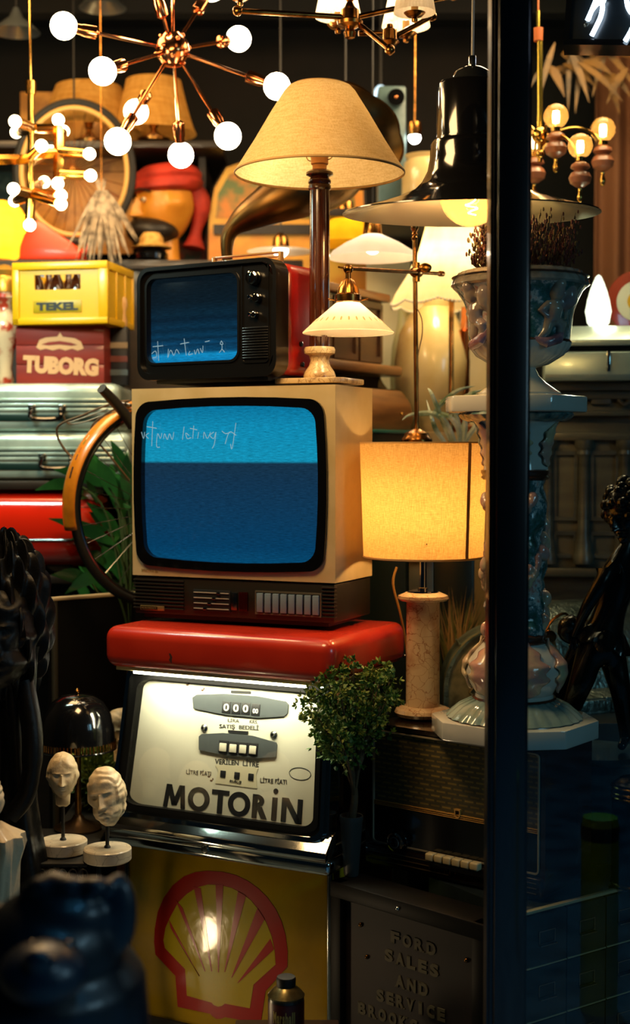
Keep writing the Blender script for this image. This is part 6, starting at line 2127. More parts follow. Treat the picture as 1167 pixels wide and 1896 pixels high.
# ================================================================ painted board and posters, centre back
YO = 6.3
pic = thing('painted_board', 'arched orange and yellow painted board behind the gramophone horn', 'board', Matrix.Translation(P(480, 500, YO)))
bqp = lambda x, y: (P(x, y, YO) - pic.location)
pts = [(385, 540), (388, 400), (398, 350), (420, 312), (460, 298), (520, 290), (600, 292), (650, 310), (672, 350), (680, 540)]
G().prism([(bqp(*p).x, bqp(*p).z) for p in pts], -.02, .02).done('panel', mat('board_paint', '#d88a2c', rough=.5, var='#e0b040', vs=5), pic)
pts2 = [(400, 405), (405, 360), (425, 325), (462, 312), (520, 305), (590, 307), (640, 325), (655, 360), (660, 408)]
G().prism([(bqp(*p).x, bqp(*p).z) for p in pts2], -.024, -.019).done('painted_scene', mat('scene_paint', '#c87a24', rough=.5, var='#5a6a34', vs=9, vlo=.45, vhi=.6), pic)
G().tube([bqp(*p) for p in pts], .014, n=6).done('frame', shw, pic)
G().box((bqp(395, 0).x, -.04, bqp(0, 418).z), (bqp(670, 0).x, -.02, bqp(0, 436).z)).done('cross_rail', shw, pic)
poster('dark green poster with red and cream patches behind the small television', 325, 350, 385, 540, 6.5, '#1c3a24', '#8e2818')
poster('dark teal picture leaning behind the brass tube chandelier', -40, 290, 60, 420, 6.6, '#16302c', '#5a6a60')
# ================================================================ gramophone horn
YR_ = 4.90
gm = thing('gramophone', 'gramophone with large shade-darkened brass horn curving up behind the table lamp', 'gramophone', P(430, 500, YR_))
gq2 = lambda x, y, d=0: P(x, y, YR_ + d) - gm.location
path = smooth([gq2(424, 500), gq2(420, 460), gq2(426, 430), gq2(452, 405), gq2(500, 378), gq2(550, 352, .03), gq2(600, 320, .10), gq2(618, 280, .18)], 5)
m_ = len(path)
rad = [.015 + .018 * min(1, k / (m_ * .4)) + max(0, (k / m_ - .32)) ** 1.2 * .22 for k in range(m_)]
hb2 = mat('shaded_horn_brass', '#4e3614', rough=.34, metal=.9, var='#1c160b', vs=7)  # brass colour darkened to put the horn and bell in shade
horn = G()
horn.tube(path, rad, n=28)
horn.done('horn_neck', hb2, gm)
axis = (path[-1] - path[-3]).normalized()
Mh = Matrix.Translation(path[-1]) @ axis.to_track_quat('Z', 'Y').to_matrix().to_4x4()
R0 = rad[-1]
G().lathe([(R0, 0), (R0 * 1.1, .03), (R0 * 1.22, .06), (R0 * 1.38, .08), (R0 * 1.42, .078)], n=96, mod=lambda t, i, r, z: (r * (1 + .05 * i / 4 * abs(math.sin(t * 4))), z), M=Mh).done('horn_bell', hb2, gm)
b0 = gq2(424, 500)
G().box((b0.x - .17, -.12, b0.z - .20), (b0.x + .17, .11, b0.z - .06), bev=.008).done('case', dkw, gm)
G().lathe([(0, -.058), (.10, -.058), (.10, -.05), (0, -.05)], c=(b0.x, -.0, b0.z), n=40).done('turntable', black, gm)
sg = thing('pedestal_stand', 'dark stand behind the televisions carrying the gramophone', 'stand', Matrix.Translation((gm.location.x, YR_, 0)))
G().box((-.03 + b0.x, -.035, 0), (.03 + b0.x, .035, .02)).box((-.025 + b0.x, -.03, 0), (.025 + b0.x, .03, gm.location.z + b0.z - .201), bev=.003).done('column', shw, sg)
# ================================================================ bureau, centre back
MU = Matrix.Translation(P(752, 680, 5.35)) @ Matrix.Rotation(math.radians(60), 4, 'Z')
bu = thing('writing_bureau', 'old wooden bureau with small upper doors, ledge and curved roll front behind the glass lamp', 'bureau', Matrix.Translation((MU.translation.x, 5.35, P(752, 797, 5.35).z)) @ Matrix.Rotation(math.radians(60), 4, 'Z'))
MB2 = bu.matrix_basis
W3 = .62
z1_ = hit(MB2, 750, 697)[1]; z2_ = hit(MB2, 750, 678)[1]; z3_ = hit(MB2, 750, 543)[1]
w1 = wood('warm_wood', '#8a5a2a', '#5a3414', rough=.4, axis=(1, 1, 7))
w2 = wood('mid_brown_wood', '#4a2c14', '#2c180b', rough=.4, axis=(1, 1, 6))
# roll front: profile in y,z swept along x
rp_ = [(-.02, 0.0), (-.03, .05), (-.02, .10), (.02, .15), (.09, z1_ * .78), (.12, z1_ * .9), (.12, z1_), (.32, z1_), (.32, 0)]
G().prism([(y, z) for y, z in rp_], -W3, 0, M=Matrix(((0, 1, 0, 0), (1, 0, 0, 0), (0, 0, 1, 0), (0, 0, 0, 1)))).done('roll_front', w1, bu)
G().prism([(.03, .145), (.095, z1_ * .78), (.118, z1_ * .9), (.118, z1_), (.11, z1_), (.10, z1_ * .9), (.08, z1_ * .79), (.018, .152)], -W3 - .002, .002, M=Matrix(((0, 1, 0, 0), (1, 0, 0, 0), (0, 0, 1, 0), (0, 0, 0, 1)))).done('black_band', black, bu)
G().box((-W3 - .02, .02, z1_), (.02, .33, z2_), bev=.012).done('ledge', w1, bu)
G().box((-W3 + .01, .10, z2_), (-.01, .32, z3_ - .02)).done('upper_case', w2, bu)
G().box((-W3 - .01, .07, z3_ - .03), (.01, .33, z3_), bev=.006).done('cornice', w1, bu)
for k in range(3):
    xa_ = -W3 + .02 + k * (W3 - .03) / 3
    dd = G().ring([(xa_, z2_ + .012), (xa_ + .18, z2_ + .012), (xa_ + .18, z3_ - .04), (xa_, z3_ - .04)], [(xa_ + .02, z2_ + .035), (xa_ + .16, z2_ + .035), (xa_ + .16, z3_ - .062), (xa_ + .02, z3_ - .062)], .085, .10).box((xa_ + .02, .095, z2_ + .035), (xa_ + .16, .10, z3_ - .062)).done('door', w2, bu)
    G().lathe([(0, 0), (.010, .0), (.011, .006), (.006, .012), (.012, .02), (0, .026)], n=16, M=Matrix.Translation((xa_ + .09, .094, (z2_ + z3_) / 2)) @ Matrix.Rotation(PI / 2, 4, 'X')).done('knob', brassy, dd)
G().sph((-.10, -.032, .06), .006).done('keyhole', brassy, bu)
bub = thing('chest', 'dark green painted chest beneath the wooden bureau', 'chest', Matrix.Translation((MB2.translation.x, 5.35, 0)) @ Matrix.Rotation(math.radians(60), 4, 'Z'))
gz = MB2.translation.z - .001
gp_ = mat('dark_green_paint', '#0e2420', rough=.35)
G().box((-W3 - .03, -.03, 0), (.06, .33, gz - .012), bev=.003).done('body', gp_, bub)
G().box((-W3 - .04, -.04, gz - .012), (.07, .34, gz), bev=.002).done('lid', mat('teal_lid', '#2a6a5c', rough=.3), bub)

# ================================================================ glass pendants, centre back
def glass_pendant(label, px, py, Y, R, mtl, inner, h=.4, energy=3, col=(1, .8, .5)):
    o = thing('glass_pendant', label, 'pendant lamp', P(px, py, Y))
    s = Y / F
    G().lathe([(R * s, 0), (R * .9 * s, R * h * .28 * s), (R * .6 * s, R * h * .62 * s), (R * .25 * s, R * h * .92 * s), (R * .08 * s, R * h * s)], n=64).done('shade', mtl, o)
    G().lathe([(.0, R * h * s + .06), (.012, R * h * s + .06), (.03, R * h * s + .04), (.035, R * h * s - .004), (0, R * h * s - .004)], n=24).done('gallery', brass, o)
    G().tube([(0, 0, R * h * s + .05), (0, 0, 3.95 - o.location.z)], .004, n=6).done('cord', blackm, o)
    G().sph((0, 0, R * h * .5 * s), .03).done('bulb', glow('white_small_bulb', (1, .85, .65), 14), o)
    lamp('pendant_lamp_light', 'POINT', o.location + Vector((0, 0, R * h * .45 * s)), energy, col, radius=.03)
    return o
opal = fabric('opal_glass', '#fff6ea', '#f2e6d4', tl=.55, weave=10)
glass_pendant('white opal glass saucer pendant behind the pharmacy style desk lamp', 690, 478, 5.0, 82, opal, None, .55, 5.0, (1, .82, .58))
glass_pendant('yellow glass pendant shade glowing beneath the black pendant rim', 640, 452, 5.5, 66, fabric('amber_yellow_glass', '#ffc428', '#f0a818', tl=.6, weave=14), None, .85, 5.0, (1, .8, .4))
glass_pendant('thin white glass disc pendant between horn and wooden lamp column', 520, 466, 5.6, 62, opal, None, .10, .8, (1, .9, .8))
# big cream scalloped lamp
YZ = 5.3
sca = thing('scalloped_lamp', 'floor lamp with big cream bell shade and beaded scalloped hem behind the urn', 'lamp', Matrix.Translation((P(835, 900, YZ).x, YZ, 0)))
zz2 = lambda y: P(835, y, YZ).z
s8 = YZ / F
def scal(t, i, r, z): return (r, z - (.014 * abs(math.sin(t * 5)) if i == 0 else 0))
crm = fabric('cream_silk', '#ffeec4', '#f6dfa6', tl=.6, weave=30)
G().lathe([(r * s8, zz2(y)) for r, y in ((110, 560), (104, 545), (82, 510), (62, 470), (50, 425), (44, 380), (40, 360))], n=100, mod=scal).done('bell_shade', crm, sca)
g = G()
for k in range(110):
    t = 2 * PI * k / 110
    r = 111 * s8
    g.sph((r * math.cos(t), r * math.sin(t), zz2(560) - .014 * abs(math.sin(t * 5)) - .004), .0052, n=6)
g.done('bead_trim', mat('pearl', '#e0d6bc', rough=.3), sca)
G().lathe([(0, 0), (.05, 0), (.05, .02), (.03, .05), (.010, .08), (.010, zz2(480)), (0, zz2(480))], n=32).done('stand', brass, sca)
lamp('scalloped_lamp_light', 'POINT', sca.location + Vector((0, 0, zz2(490))), 13, (1, .76, .40), radius=.05)
G().sph((0, 0, zz2(490)), .035).done('bulb', glow('shade_bulb', (1, .72, .38), 6), sca)
# copper-topped glass floor lamp and pale vases
YV = 4.75
def turned(name, label, cat, px, y0, Y, pr, m, part='body', n=48):
    o = thing(name, label, cat, Matrix.Translation(P(px, y0, Y)))
    s = Y / F
    G().lathe([(r * s, (y0 - y) * s) for r, y in pr], n=n).done(part, m, o)
    return o
cv = thing('counter', 'low pale counter behind the urn carrying vases and lamps', 'counter', Matrix.Translation((.50, 5.42, 0)))
zcv = P(800, 800, 5.42).z
G().box((-.1, .0, 0), (.28, .5, zcv), bev=.004).done('body', mat('cream_counter', '#8a7448', rough=.5), cv)
creamg = mat('cream_glazed', '#d9c48c', rough=.22, coat=.4, var='#c0a468', vs=5)
o = turned('urn_vase', 'large pale yellow green vase glowing behind the brass lamp pole', 'vase', 800, 800, 5.56, ((0, 800), (40, 800), (52, 770), (68, 720), (70, 670), (62, 620), (44, 585), (34, 570), (38, 560), (0, 560)), creamg)
o.location.z = zcv + .001
o = turned('vase', 'tall pale vase with narrow neck behind the desk lamp pole', 'vase', 748, 800, 5.60, ((0, 800), (18, 800), (22, 760), (26, 700), (22, 640), (12, 600), (10, 560), (14, 548), (0, 548)), mat('pale_green_glaze', '#b8b888', rough=.2, coat=.5))
o.location.z = zcv + .001
cl_ = turned('candle_stand', 'slim copper column lamp beside the painted urn', 'lamp', 860, 790, 5.50, ((0, 790), (20, 790), (20, 780), (10, 775), (9, 640), (16, 618), (18, 605), (8, 600), (6, 560), (0, 560)), copper)
cl_.location.z = zcv + .001
ob_2 = turned('vase', 'glossy cream jar behind the urn, beneath the black pendant', 'vase', 790, 400, 5.6, ((0, 400), (40, 400), (46, 380), (46, 330), (42, 305), (36, 298), (40, 290), (0, 288)), creamg)
sh2 = thing('hanging_shelf', 'high dark shelf holding the cream jar and grey speaker', 'shelf', Matrix.Translation((ob_2.location.x, 5.6, ob_2.location.z)))
G().box((-.42, -.18, -.03), (.35, 1.55, -.001), bev=.003).done('board', shw, sh2)
sp2 = thing('speaker', 'grey blue ribbed metal speaker standing beside the table lamp shade', 'speaker', Matrix.Translation((P(722, 400, 5.75).x, 5.75, sh2.location.z)))
G().box((-.05, -.06, 0), (.062, .10, P(722, 165, 5.75).z - sh2.location.z), bev=.012).done('cabinet', mat('grey_blue_metal', '#5a7478', rough=.4, var='#3c5458', vs=8), sp2)
G().lathe([(0, 0), (.034, 0), (.034, .03), (0, .03)], n=28, M=Matrix.Translation((.02, -.06, P(722, 190, 5.75).z - sh2.location.z)) @ Matrix.Rotation(PI / 2, 4, 'X')).done('horn_driver', black, sp2)
G().sph((.02, -.092, P(722, 190, 5.75).z - sh2.location.z), .008).done('driver_centre', copper, sp2)
spt = thing('spotlight', 'small bright spotlight hanging beside the grey ribbed speaker', 'spotlight', P(768, 255, 5.7))
G().sph((0, 0, 0), .024).done('bulb', glow('spot_glow', (1, .95, .85), 40), spt)
G().lathe([(.02, .0), (.03, .03), (.026, .06), (0, .065)], n=20).tube([(0, 0, .06), (0, 0, 3.95 - spt.location.z)], .004).done('housing', brass, spt)
fn_ = thing('light_fitting', 'white blue lit round fitting right of the table lamp, near the ceiling', 'fitting', P(705, 190, 6.2))
G().sph((0, 0, 0), .055, sc=(.7, .6, 1.4)).done('dome', glow('cold_glow', (.72, .92, 1.0), 1.6), fn_)
G().tube([(0, 0, .07), (0, 0, 3.95 - fn_.location.z)], .006).done('rod', blackm, fn_)

fsn = thing('pale_back_panel', 'pale cream panels added as bright background behind the tall pale vases', 'screen', Matrix.Translation((.22, 6.05, zcv)))  # pale backing added to make the background behind the vases bright
for k in range(3):
    G().box((k * .2, 0, 0), (k * .2 + .19, .02, .78), bev=.004).done('panel', mat('cream_panel', '#d8cba0', rough=.6, var='#c8b888', vs=4), fsn)
G().box((-.02, -.02, -.03), (.64, .06, 0)).box((-.02, -.0, -zcv), (.64, .05, -.03)).done('foot_rail', shw, fsn)
# ================================================================ spider plant and dry grass
YS2 = 4.72
spp = thing('spider_plant', 'plant with long pale edged arching leaves between desk lamp and urn', 'plant', Matrix.Translation((P(830, 830, YS2).x, YS2, zcv)))
spq = lambda x, y, d=0: P(x, y, YS2 + d) - spp.location
g = G()
def blade(g, pts, w):
    c = smooth(pts, 5)
    m = len(c)
    for k in range(m - 1):
        w0, w1_ = (w * math.sin(PI * min(.97, max(.06, (k + q) / (m - 1))) ** .7) for q in (0, 1))
        sd = (c[k + 1] - c[k]).cross(Vector((0, 1, 0)))
        sd = sd.normalized() if sd.length > 1e-7 else Vector((1, 0, 0))
        up = Vector((0, -.35, 0))
        a, b, e = c[k] - sd * w0, c[k], c[k] + sd * w0
        a2, b2, e2 = c[k + 1] - sd * w1_, c[k + 1], c[k + 1] + sd * w1_
        g.quad(a, b + up * w0, b2 + up * w1_, a2); g.quad(b + up * w0, e, e2, b2 + up * w1_)
for pts in ([(842, 840), (830, 790), (800, 765), (760, 768), (745, 778)], [(845, 840), (850, 800), (830, 770), (790, 765), (765, 775)], [(840, 830), (820, 780), (800, 730), (792, 718)], [(850, 840), (850, 790), (835, 750), (812, 740)],
            [(845, 835), (870, 760), (900, 740)], [(840, 760), (860, 735), (900, 730)], [(835, 770), (850, 745), (875, 728), (895, 722)], [(850, 835), (880, 790), (895, 770)], [(800, 770), (820, 745), (850, 722), (880, 715)],
            [(838, 838), (810, 800), (800, 775), (790, 740)], [(848, 838), (835, 800), (815, 770), (775, 770)], [(855, 838), (862, 790), (858, 750), (870, 725)]):
    blade(g, [spq(x, y, -.02 * (k % 3)) for k, (x, y) in enumerate(pts)], .0085)
g.done('leaves', mat('pale_green_leaf', '#5f7a5a', rough=.35, coat=.2, var='#b8c4b0', vs=14), spp)
G().lathe([(0, -.0), (.05, 0), (.06, .0), (.05, -.03), (0, -.03)], c=(spq(848, 0).x, 0, spq(0, 835).z), n=24).done('soil', mat('soil', '#1b120b'), spp)
o = G().box((P(800, 0, YS2).x, YS2 + .005, 0), (P(885, 0, YS2).x, YS2 + .10, P(0, 838, YS2).z - .03), bev=.01).done('planter', mat('dark_green_paint', '#0e2420'), None)
tag(o, 'dark planter box behind the drum lamp holding the arching plant', 'planter')
YG2 = 4.665
gr_ = thing('dry_grass', 'sheaf of tall green and straw coloured grass behind the drum lamp column', 'plant', Matrix.Translation((P(850, 1200, YG2).x, YG2, P(0, 1200, YG2).z)))
gqq = lambda x, y, d=0: P(x, y, YG2 + d) - gr_.location
g, g2 = G(), G()
rnd = random.Random(14)
for k in range(70):
    x0_, x1_ = rnd.uniform(825, 870), rnd.uniform(790, 900)
    d_ = rnd.uniform(-.02, .02)
    blade(g if k % 2 else g2, [gqq(x0_, 1215, d_), gqq((x0_ * .6 + x1_ * .4), 1120, d_), gqq(x1_, rnd.uniform(1000, 1060), d_)], rnd.uniform(.002, .0045))
for pts in ([(800, 1180), (790, 1100), (770, 1040)], [(870, 1150), (885, 1100), (895, 1080)]):
    blade(g, [gqq(*p) for p in pts], .004)
g.done('green_blades', mat('grass_green', '#4a5a2c', rough=.6, var='#7a7a44', vs=20), gr_)
g2.done('straw_blades', mat('straw_blade', '#9a8050', rough=.7), gr_)
G().lathe([(0, -.0), (.05, 0), (.055, .06), (.05, .06), (0, .05)], c=(0, 0, -.05), n=28).done('vase', blackm, gr_)
kst = thing('side_board', 'dark sideboard behind the radio carrying the cash registers and statue', 'sideboard', Matrix.Translation((.385, 4.30, 0)))
zk = P(0, 1330, 4.5).z
G().box((0, .12, 0), (1.0, .62, zk), bev=.004).done('body', mat('blue_black_wood', '#0c1316', rough=.35), kst)
gr_.location.z = zk + .051
# ================================================================ antique cash registers
def register(label, px, Y, rz, k=1.0, small=False):
    o = thing('cash_register', label, 'cash register', Matrix.Translation((P(px, 1300, Y).x, Y, zk + .001)) @ Matrix.Rotation(math.radians(rz), 4, 'Z'))
    R = .205 * k
    nick = mat('nickel_green', '#7c8c7c', rough=.35, metal=.7, var='#4c5a4c', vs=14, bump=.5, bs=60)
    olive = mat('olive_bronze', '#8e8558', rough=.42, metal=.15, var='#4e4a2c', vs=16)
    arch = [(-R, 0), (R, 0)] + [(R * math.cos(a), .10 * k + R * math.sin(a)) for a in [PI * j / 32 for j in range(33)]]
    G().prism(arch, 0, .02).done('side_plate', olive, o)
    G().ring([(x * 1.0, z) for x, z in arch], [(x * .93, .012 + z * .95) for x, z in arch], -.008, .0).done('side_rim', nick, o)
    g = G()
    c0 = .13 * k
    for j in range(8):       # embossed scrolls round a rosette
        a = 2 * PI * j / 8
        for q in (-1, 1):
            pts = [(R * .18 * math.cos(a) + R * rr * math.cos(a + q * ph), -.003, c0 + R * .18 * math.sin(a) + R * rr * math.sin(a + q * ph)) for rr, ph in ((.0, 0), (.15, .0), (.32, .2), (.45, .42), (.40, .60), (.30, .52), (.32, .40))]
            g.tube(smooth(pts, 4), .0042 * k, n=6)
    for r_ in (.10, .16):
        g.tube([(R * r_ * math.cos(t), -.003, c0 + R * r_ * math.sin(t)) for t in [2 * PI * j / 24 for j in range(24)]], .004 * k, n=6, closed=True)
    g.done('embossed_scrolls', olive, o)
    barrel = [(-R * .98, .0), (-R * .98, .10 * k)] + [(-R * .98 * math.cos(a), .10 * k + R * .98 * math.sin(a)) for a in [PI * j / 32 for j in range(1, 33)]] + [(R * .98, 0)]
    G().prism(barrel, .02, .17 * k).done('barrel', nick, o)
    fr_ = G()
    for j in range(5):
        a = PI * (.12 + j * .16)
        fr_.tube([(R * 1.0 * math.cos(a), .03, .10 * k + R * 1.0 * math.sin(a)), (R * 1.0 * math.cos(a), .16 * k, .10 * k + R * 1.0 * math.sin(a))], .004, n=6)
    fr_.done('barrel_ribs', nick, o)
    return o, nick


r1, nick = register('antique cash register with embossed arched side plate behind the pedestal', 941, 4.44, 0)
G().tube(smooth([(.12, .05, .27), (.15, .05, .32), (.19, .05, .34), (.205, .05, .31)], 4), .005, n=6).lathe([(0, 0), (.02, 0), (.02, .02), (0, .02)], n=20, M=Matrix.Translation((.135, .03, .27)) @ Matrix.Rotation(PI / 2, 4, 'X')).done('crank', brass, r1)
r2 = thing('cash_register', 'silvery ornate cash register behind the legs of the black statue', 'cash register', Matrix.Translation((P(1120, 1400, 4.62).x, 4.62, zk - .06)) @ Matrix.Rotation(math.radians(24), 4, 'Z'))
r2.location.z = zk + .001
sl_ = mat('old_silver', '#98a49a', rough=.3, metal=.8, var='#5c6a62', vs=20, bump=.6, bs=70)
pr2 = [(-.02, 0), (-.02, .05), (.04, .07), (.05, .10), (.08, .22), (.14, .30), (.20, .34), (.30, .34), (.30, 0)]
G().prism(pr2, -.14, .26, M=Matrix(((0, 1, 0, 0), (1, 0, 0, 0), (0, 0, 1, 0), (0, 0, 0, 1)))).done('body', sl_, r2)
for j in range(4):
    x_ = -.13 + j * .095
    fr_ = G().ring([(x_, 0), (x_ + .085, 0), (x_ + .085, .13), (x_, .13)], [(x_ + .01, .01), (x_ + .075, .01), (x_ + .075, .12), (x_ + .01, .12)], -.006, 0, M=Matrix.Translation((0, .05, .10)) @ Matrix.Rotation(math.radians(-16), 4, 'X')).done('key_panel', sl_, r2)
    g = G()
    for q in range(4):
        g.sph((x_ + .042, .045 + .009 * q, .125 + .03 * q), .006, n=10)
    g.done('panel_studs', chrome, r2)
G().lathe([(0, 0), (.013, 0), (.013, .012), (0, .014)], n=16, M=Matrix.Translation((.03, .05, .24)) @ Matrix.Rotation(PI / 2, 4, 'X')).done('yellow_key', mat('key_yellow', '#c8b820', rough=.3), r2)
G().lathe([(0, 0), (.011, 0), (.011, .012), (0, .014)], n=16, M=Matrix.Translation((.045, .045, .19)) @ Matrix.Rotation(PI / 2, 4, 'X')).done('red_key', mat('key_red', '#b02a18', rough=.3), r2)
for j in range(3):
    G().box((-.12 + j * .13, -.026, .008), (-.01 + j * .13, -.018, .045), bev=.004).done('base_panel', sl_, r2)
# ================================================================ black dancer statue
YD = 4.12
dn = thing('figure_statue', 'black bronze statue of a striding dancer with curly hair and ruffled skirt', 'statue', Matrix.Translation((P(1105, 1385, YD).x, YD, P(0, 1388, YD).z)))
dq = lambda x, y, d=0: P(x, y, YD + d) - dn.location


def skin_body(name, verts, edges, m, parent, root=0, lv=2):
    me = bpy.data.meshes.new(name)
    me.from_pydata([v[0] for v in verts], edges, [])
    me.materials.append(m)
    o = bpy.data.objects.new(name, me)
    put(o, parent)
    sk_ = o.modifiers.new('skin', 'SKIN')
    sk_.use_smooth_shade = True
    for k, v in enumerate(verts):
        me.skin_vertices[0].data[k].radius = (v[1], v[1])
        me.skin_vertices[0].data[k].use_root = (k == root)
    sb_ = o.modifiers.new('sub', 'SUBSURF'); sb_.levels = lv; sb_.render_levels = lv
    return o


V_ = [(dq(1118, 1180), .050), (dq(1128, 1140, -.01), .044), (dq(1142, 1090, -.01), .052), (dq(1156, 1040, -.01), .060), (dq(1163, 1005, -.01), .024), (dq(1165, 990, -.01), .026),
      (dq(1138, 1042, -.04), .030), (dq(1112, 1082, -.07), .023), (dq(1088, 1122, -.06), .019), (dq(1068, 1165, -.03), .014), (dq(1062, 1180, -.02), .014),
      (dq(1185, 1045, .03), .03), (dq(1205, 1090, .02), .022), (dq(1200, 1140, -.03), .018),
      (dq(1095, 1215, -.01), .050), (dq(1072, 1275, -.03), .036), (dq(1052, 1325, .02), .030), (dq(1040, 1372, .05), .018), (dq(1028, 1384, .0), .014),
      (dq(1132, 1215, .0), .048), (dq(1148, 1270, -.02), .034), (dq(1156, 1325, .0), .026), (dq(1158, 1370, .02), .016), (dq(1150, 1384, -.04), .013)]
E_ = [(0, 1), (1, 2), (2, 3), (3, 4), (4, 5), (3, 6), (6, 7), (7, 8), (8, 9), (9, 10), (3, 11), (11, 12), (12, 13), (0, 14), (14, 15), (15, 16), (16, 17), (17, 18), (0, 19), (19, 20), (20, 21), (21, 22), (22, 23)]
skin_body('body', V_, E_, bronze, dn)
for k in range(5):
    a0 = dq(1062, 1180, -.02)
    t_ = a0 + Vector((-.012 + .006 * k, -.01, -.035 + .003 * abs(k - 2)))
    G().tube([a0 + Vector((-.008 + .004 * k, 0, 0)), a0.lerp(t_, .6) + Vector((0, -.006, 0)), t_], [.005, .0045, .0035], n=7).done('finger', bronze, dn)
g = head_mesh(w=.058, d=.07, h=.088, hair=.008, seed=4)
g.xf(Matrix.Translation(dq(1164, 955, -.01)) @ Matrix.Rotation(math.radians(-50), 4, 'Z') @ Matrix.Rotation(math.radians(12), 4, 'X')); g.done('head', bronze, dn, ang=60)
g = G()
rnd = random.Random(2)
for k in range(60):
    a, e = rnd.uniform(0, 2 * PI), rnd.uniform(-.1, 1.4)
    g.sph(dq(1164, 950, -.01) + Vector((.066 * math.cos(a) * math.cos(e), .078 * math.sin(a) * math.cos(e), .095 * math.sin(e))), rnd.uniform(.012, .020), n=8)
g.done('curly_hair', bronze, dn)
def ruff(t, i, r, z): return (r * (1 + .14 * math.sin(t * 9 + i) * i / 4), z + .008 * math.sin(t * 7 + i))
G().lathe([(.054, .03), (.066, .015), (.078, -.005), (.088, -.022), (.084, -.03)], n=120, mod=ruff, M=Matrix.Translation(dq(1115, 1180)) @ Matrix.Rotation(math.radians(18), 4, 'Y')).done('ruffled_skirt', bronze, dn)
G().surf(lambda u, v: dq(1080 - 55 * v - 30 * u * v, 1175 + 170 * v, .03 * math.sin(u * 12) + .05) + Vector(((u - .5) * .09 * (.4 + v), .02 * math.cos(u * 14), 0)), 30, 16).done('cloak', bronze, dn).modifiers.new('s', 'SOLIDIFY').thickness = .006
G().tube(smooth([dq(1085, 1170, .0), dq(1060, 1155, -.01), (dq(1045, 1172, -.01)), dq(1062, 1190, -.01)], 4), [.012, .016, .02, .024, .028, .03, .028, .024, .02, .018, .016, .012, .01], n=10).done('sash_bow', bronze, dn)
G().lathe([(0, -.022), (.15, -.022), (.155, -.014), (.145, -.001), (0, 0)], n=48).done('round_base', mat('base_green_black', '#16201e', rough=.2, coat=.5), dn)
stn = thing('pedestal_stand', 'dark stand under the dancer statue right of the radio', 'stand', Matrix.Translation((dn.location.x, YD, 0)))
G().box((-.10, -.03, .589), (.12, .12, dn.location.z - .023), bev=.006).done('column', mat('blue_black_wood', '#0c1316'), stn)
# ringed glass jar, right edge
YJ = 3.90
gj = thing('lantern', 'dark metal drum lantern with shiny rings and reddish panels on the drawer cabinet', 'lantern', Matrix.Translation((P(1178, 1640, YJ).x, YJ, .589)))
sJ = YJ / F
jy = lambda y: (P(0, y, YJ).z - .589)
G().lathe([(0, 0), (46 * sJ, 0), (46 * sJ, jy(1480)), (42 * sJ, jy(1460)), (44 * sJ, jy(1450)), (30 * sJ, jy(1440)), (0, jy(1440))], n=48).done('body', mat('navy_metal', '#0e1c26', rough=.25, metal=.6), gj)
for yy in (1455, 1466, 1474, 1632):
    G().tube([(46.5 * sJ * math.cos(t), 46.5 * sJ * math.sin(t), jy(yy)) for t in [2 * PI * k / 40 for k in range(40)]], .004, n=6, closed=True).done('ring', brassy, gj)
for k, yy in enumerate((1510, 1570)):
    G().surf(lambda u, v: Vector((47 * sJ * math.cos(-PI / 2 - .25 + .9 * u), 47 * sJ * math.sin(-PI / 2 - .25 + .9 * u), jy(yy) - .07 * v)), 10, 3).done('red_panel', mat('dull_red_glass', '#4a1c1a', rough=.3), gj)
# ================================================================ carved cabinet and lidded case, right back
MC_ = Matrix.Translation((.80, 4.98, 0)) @ Matrix.Rotation(math.radians(-6), 4, 'Z')
cc = thing('carved_cabinet', 'tall dark carved cabinet with columns and panels behind the dancer statue', 'cabinet', MC_)
cwd = wood('grey_carved_wood', '#5a5646', '#33322a', rough=.45, axis=(1, 1, 6))
zc2 = P(0, 708, 4.98).z
G().box((0, .05, 0), (.95, .5, zc2 - .06), bev=.003).done('carcass', cwd, cc)
for z0, z1, o_ in ((zc2 - .06, zc2 - .03, .02), (zc2 - .03, zc2, -.01), (hit(MC_, 1100, 760)[1] - .02, hit(MC_, 1100, 760)[1], .0), (hit(MC_, 1100, 800)[1] - .03, hit(MC_, 1100, 800)[1], .02), (hit(MC_, 1100, 1052)[1] - .03, hit(MC_, 1100, 1052)[1], -.03)):
    G().box((-.02 if o_ < .02 else 0, o_, z0), (.97, .06, z1), bev=.006).done('moulding', cwd, cc)
za, zb3 = hit(MC_, 1100, 815)[1], hit(MC_, 1100, 1045)[1]
for px_ in (1015, 1083, 1160):
    x_ = hit(MC_, px_, 900)[0]
    G().lathe([(0, 0), (.036, 0), (.036, .03), (.028, .045), (.030, .07), (.022, .09), (.020, .25), (.019, za - zb3 - .06), (.026, za - zb3 - .05), (.024, za - zb3 - .035), (.034, za - zb3 - .02), (.034, za - zb3), (0, za - zb3)], n=24, mod=lambda t, i, r, z: (r * (1 - (.06 * (math.cos(t * 8) > .2) if 5 < i < 8 else 0)), z), c=(x_, .03, zb3)).done('column', cwd, cc)
for (pa_, pb_) in ((1025, 1072), (1094, 1150)):
    xa_, xb_ = hit(MC_, pa_, 900)[0], hit(MC_, pb_, 900)[0]
    for (ya_, yb_) in ((835, 965), (985, 1035)):
        z1, z0 = hit(MC_, 1100, ya_)[1], hit(MC_, 1100, yb_)[1]
        G().ring([(xa_, z0), (xb_, z0), (xb_, z1), (xa_, z1)], [(xa_ + .014, z0 + .014), (xb_ - .014, z0 + .014), (xb_ - .014, z1 - .014), (xa_ + .014, z1 - .014)], .034, .052).done('panel_frame', cwd, cc)
x_, z_ = hit(MC_, 1115, 738)
g = G()
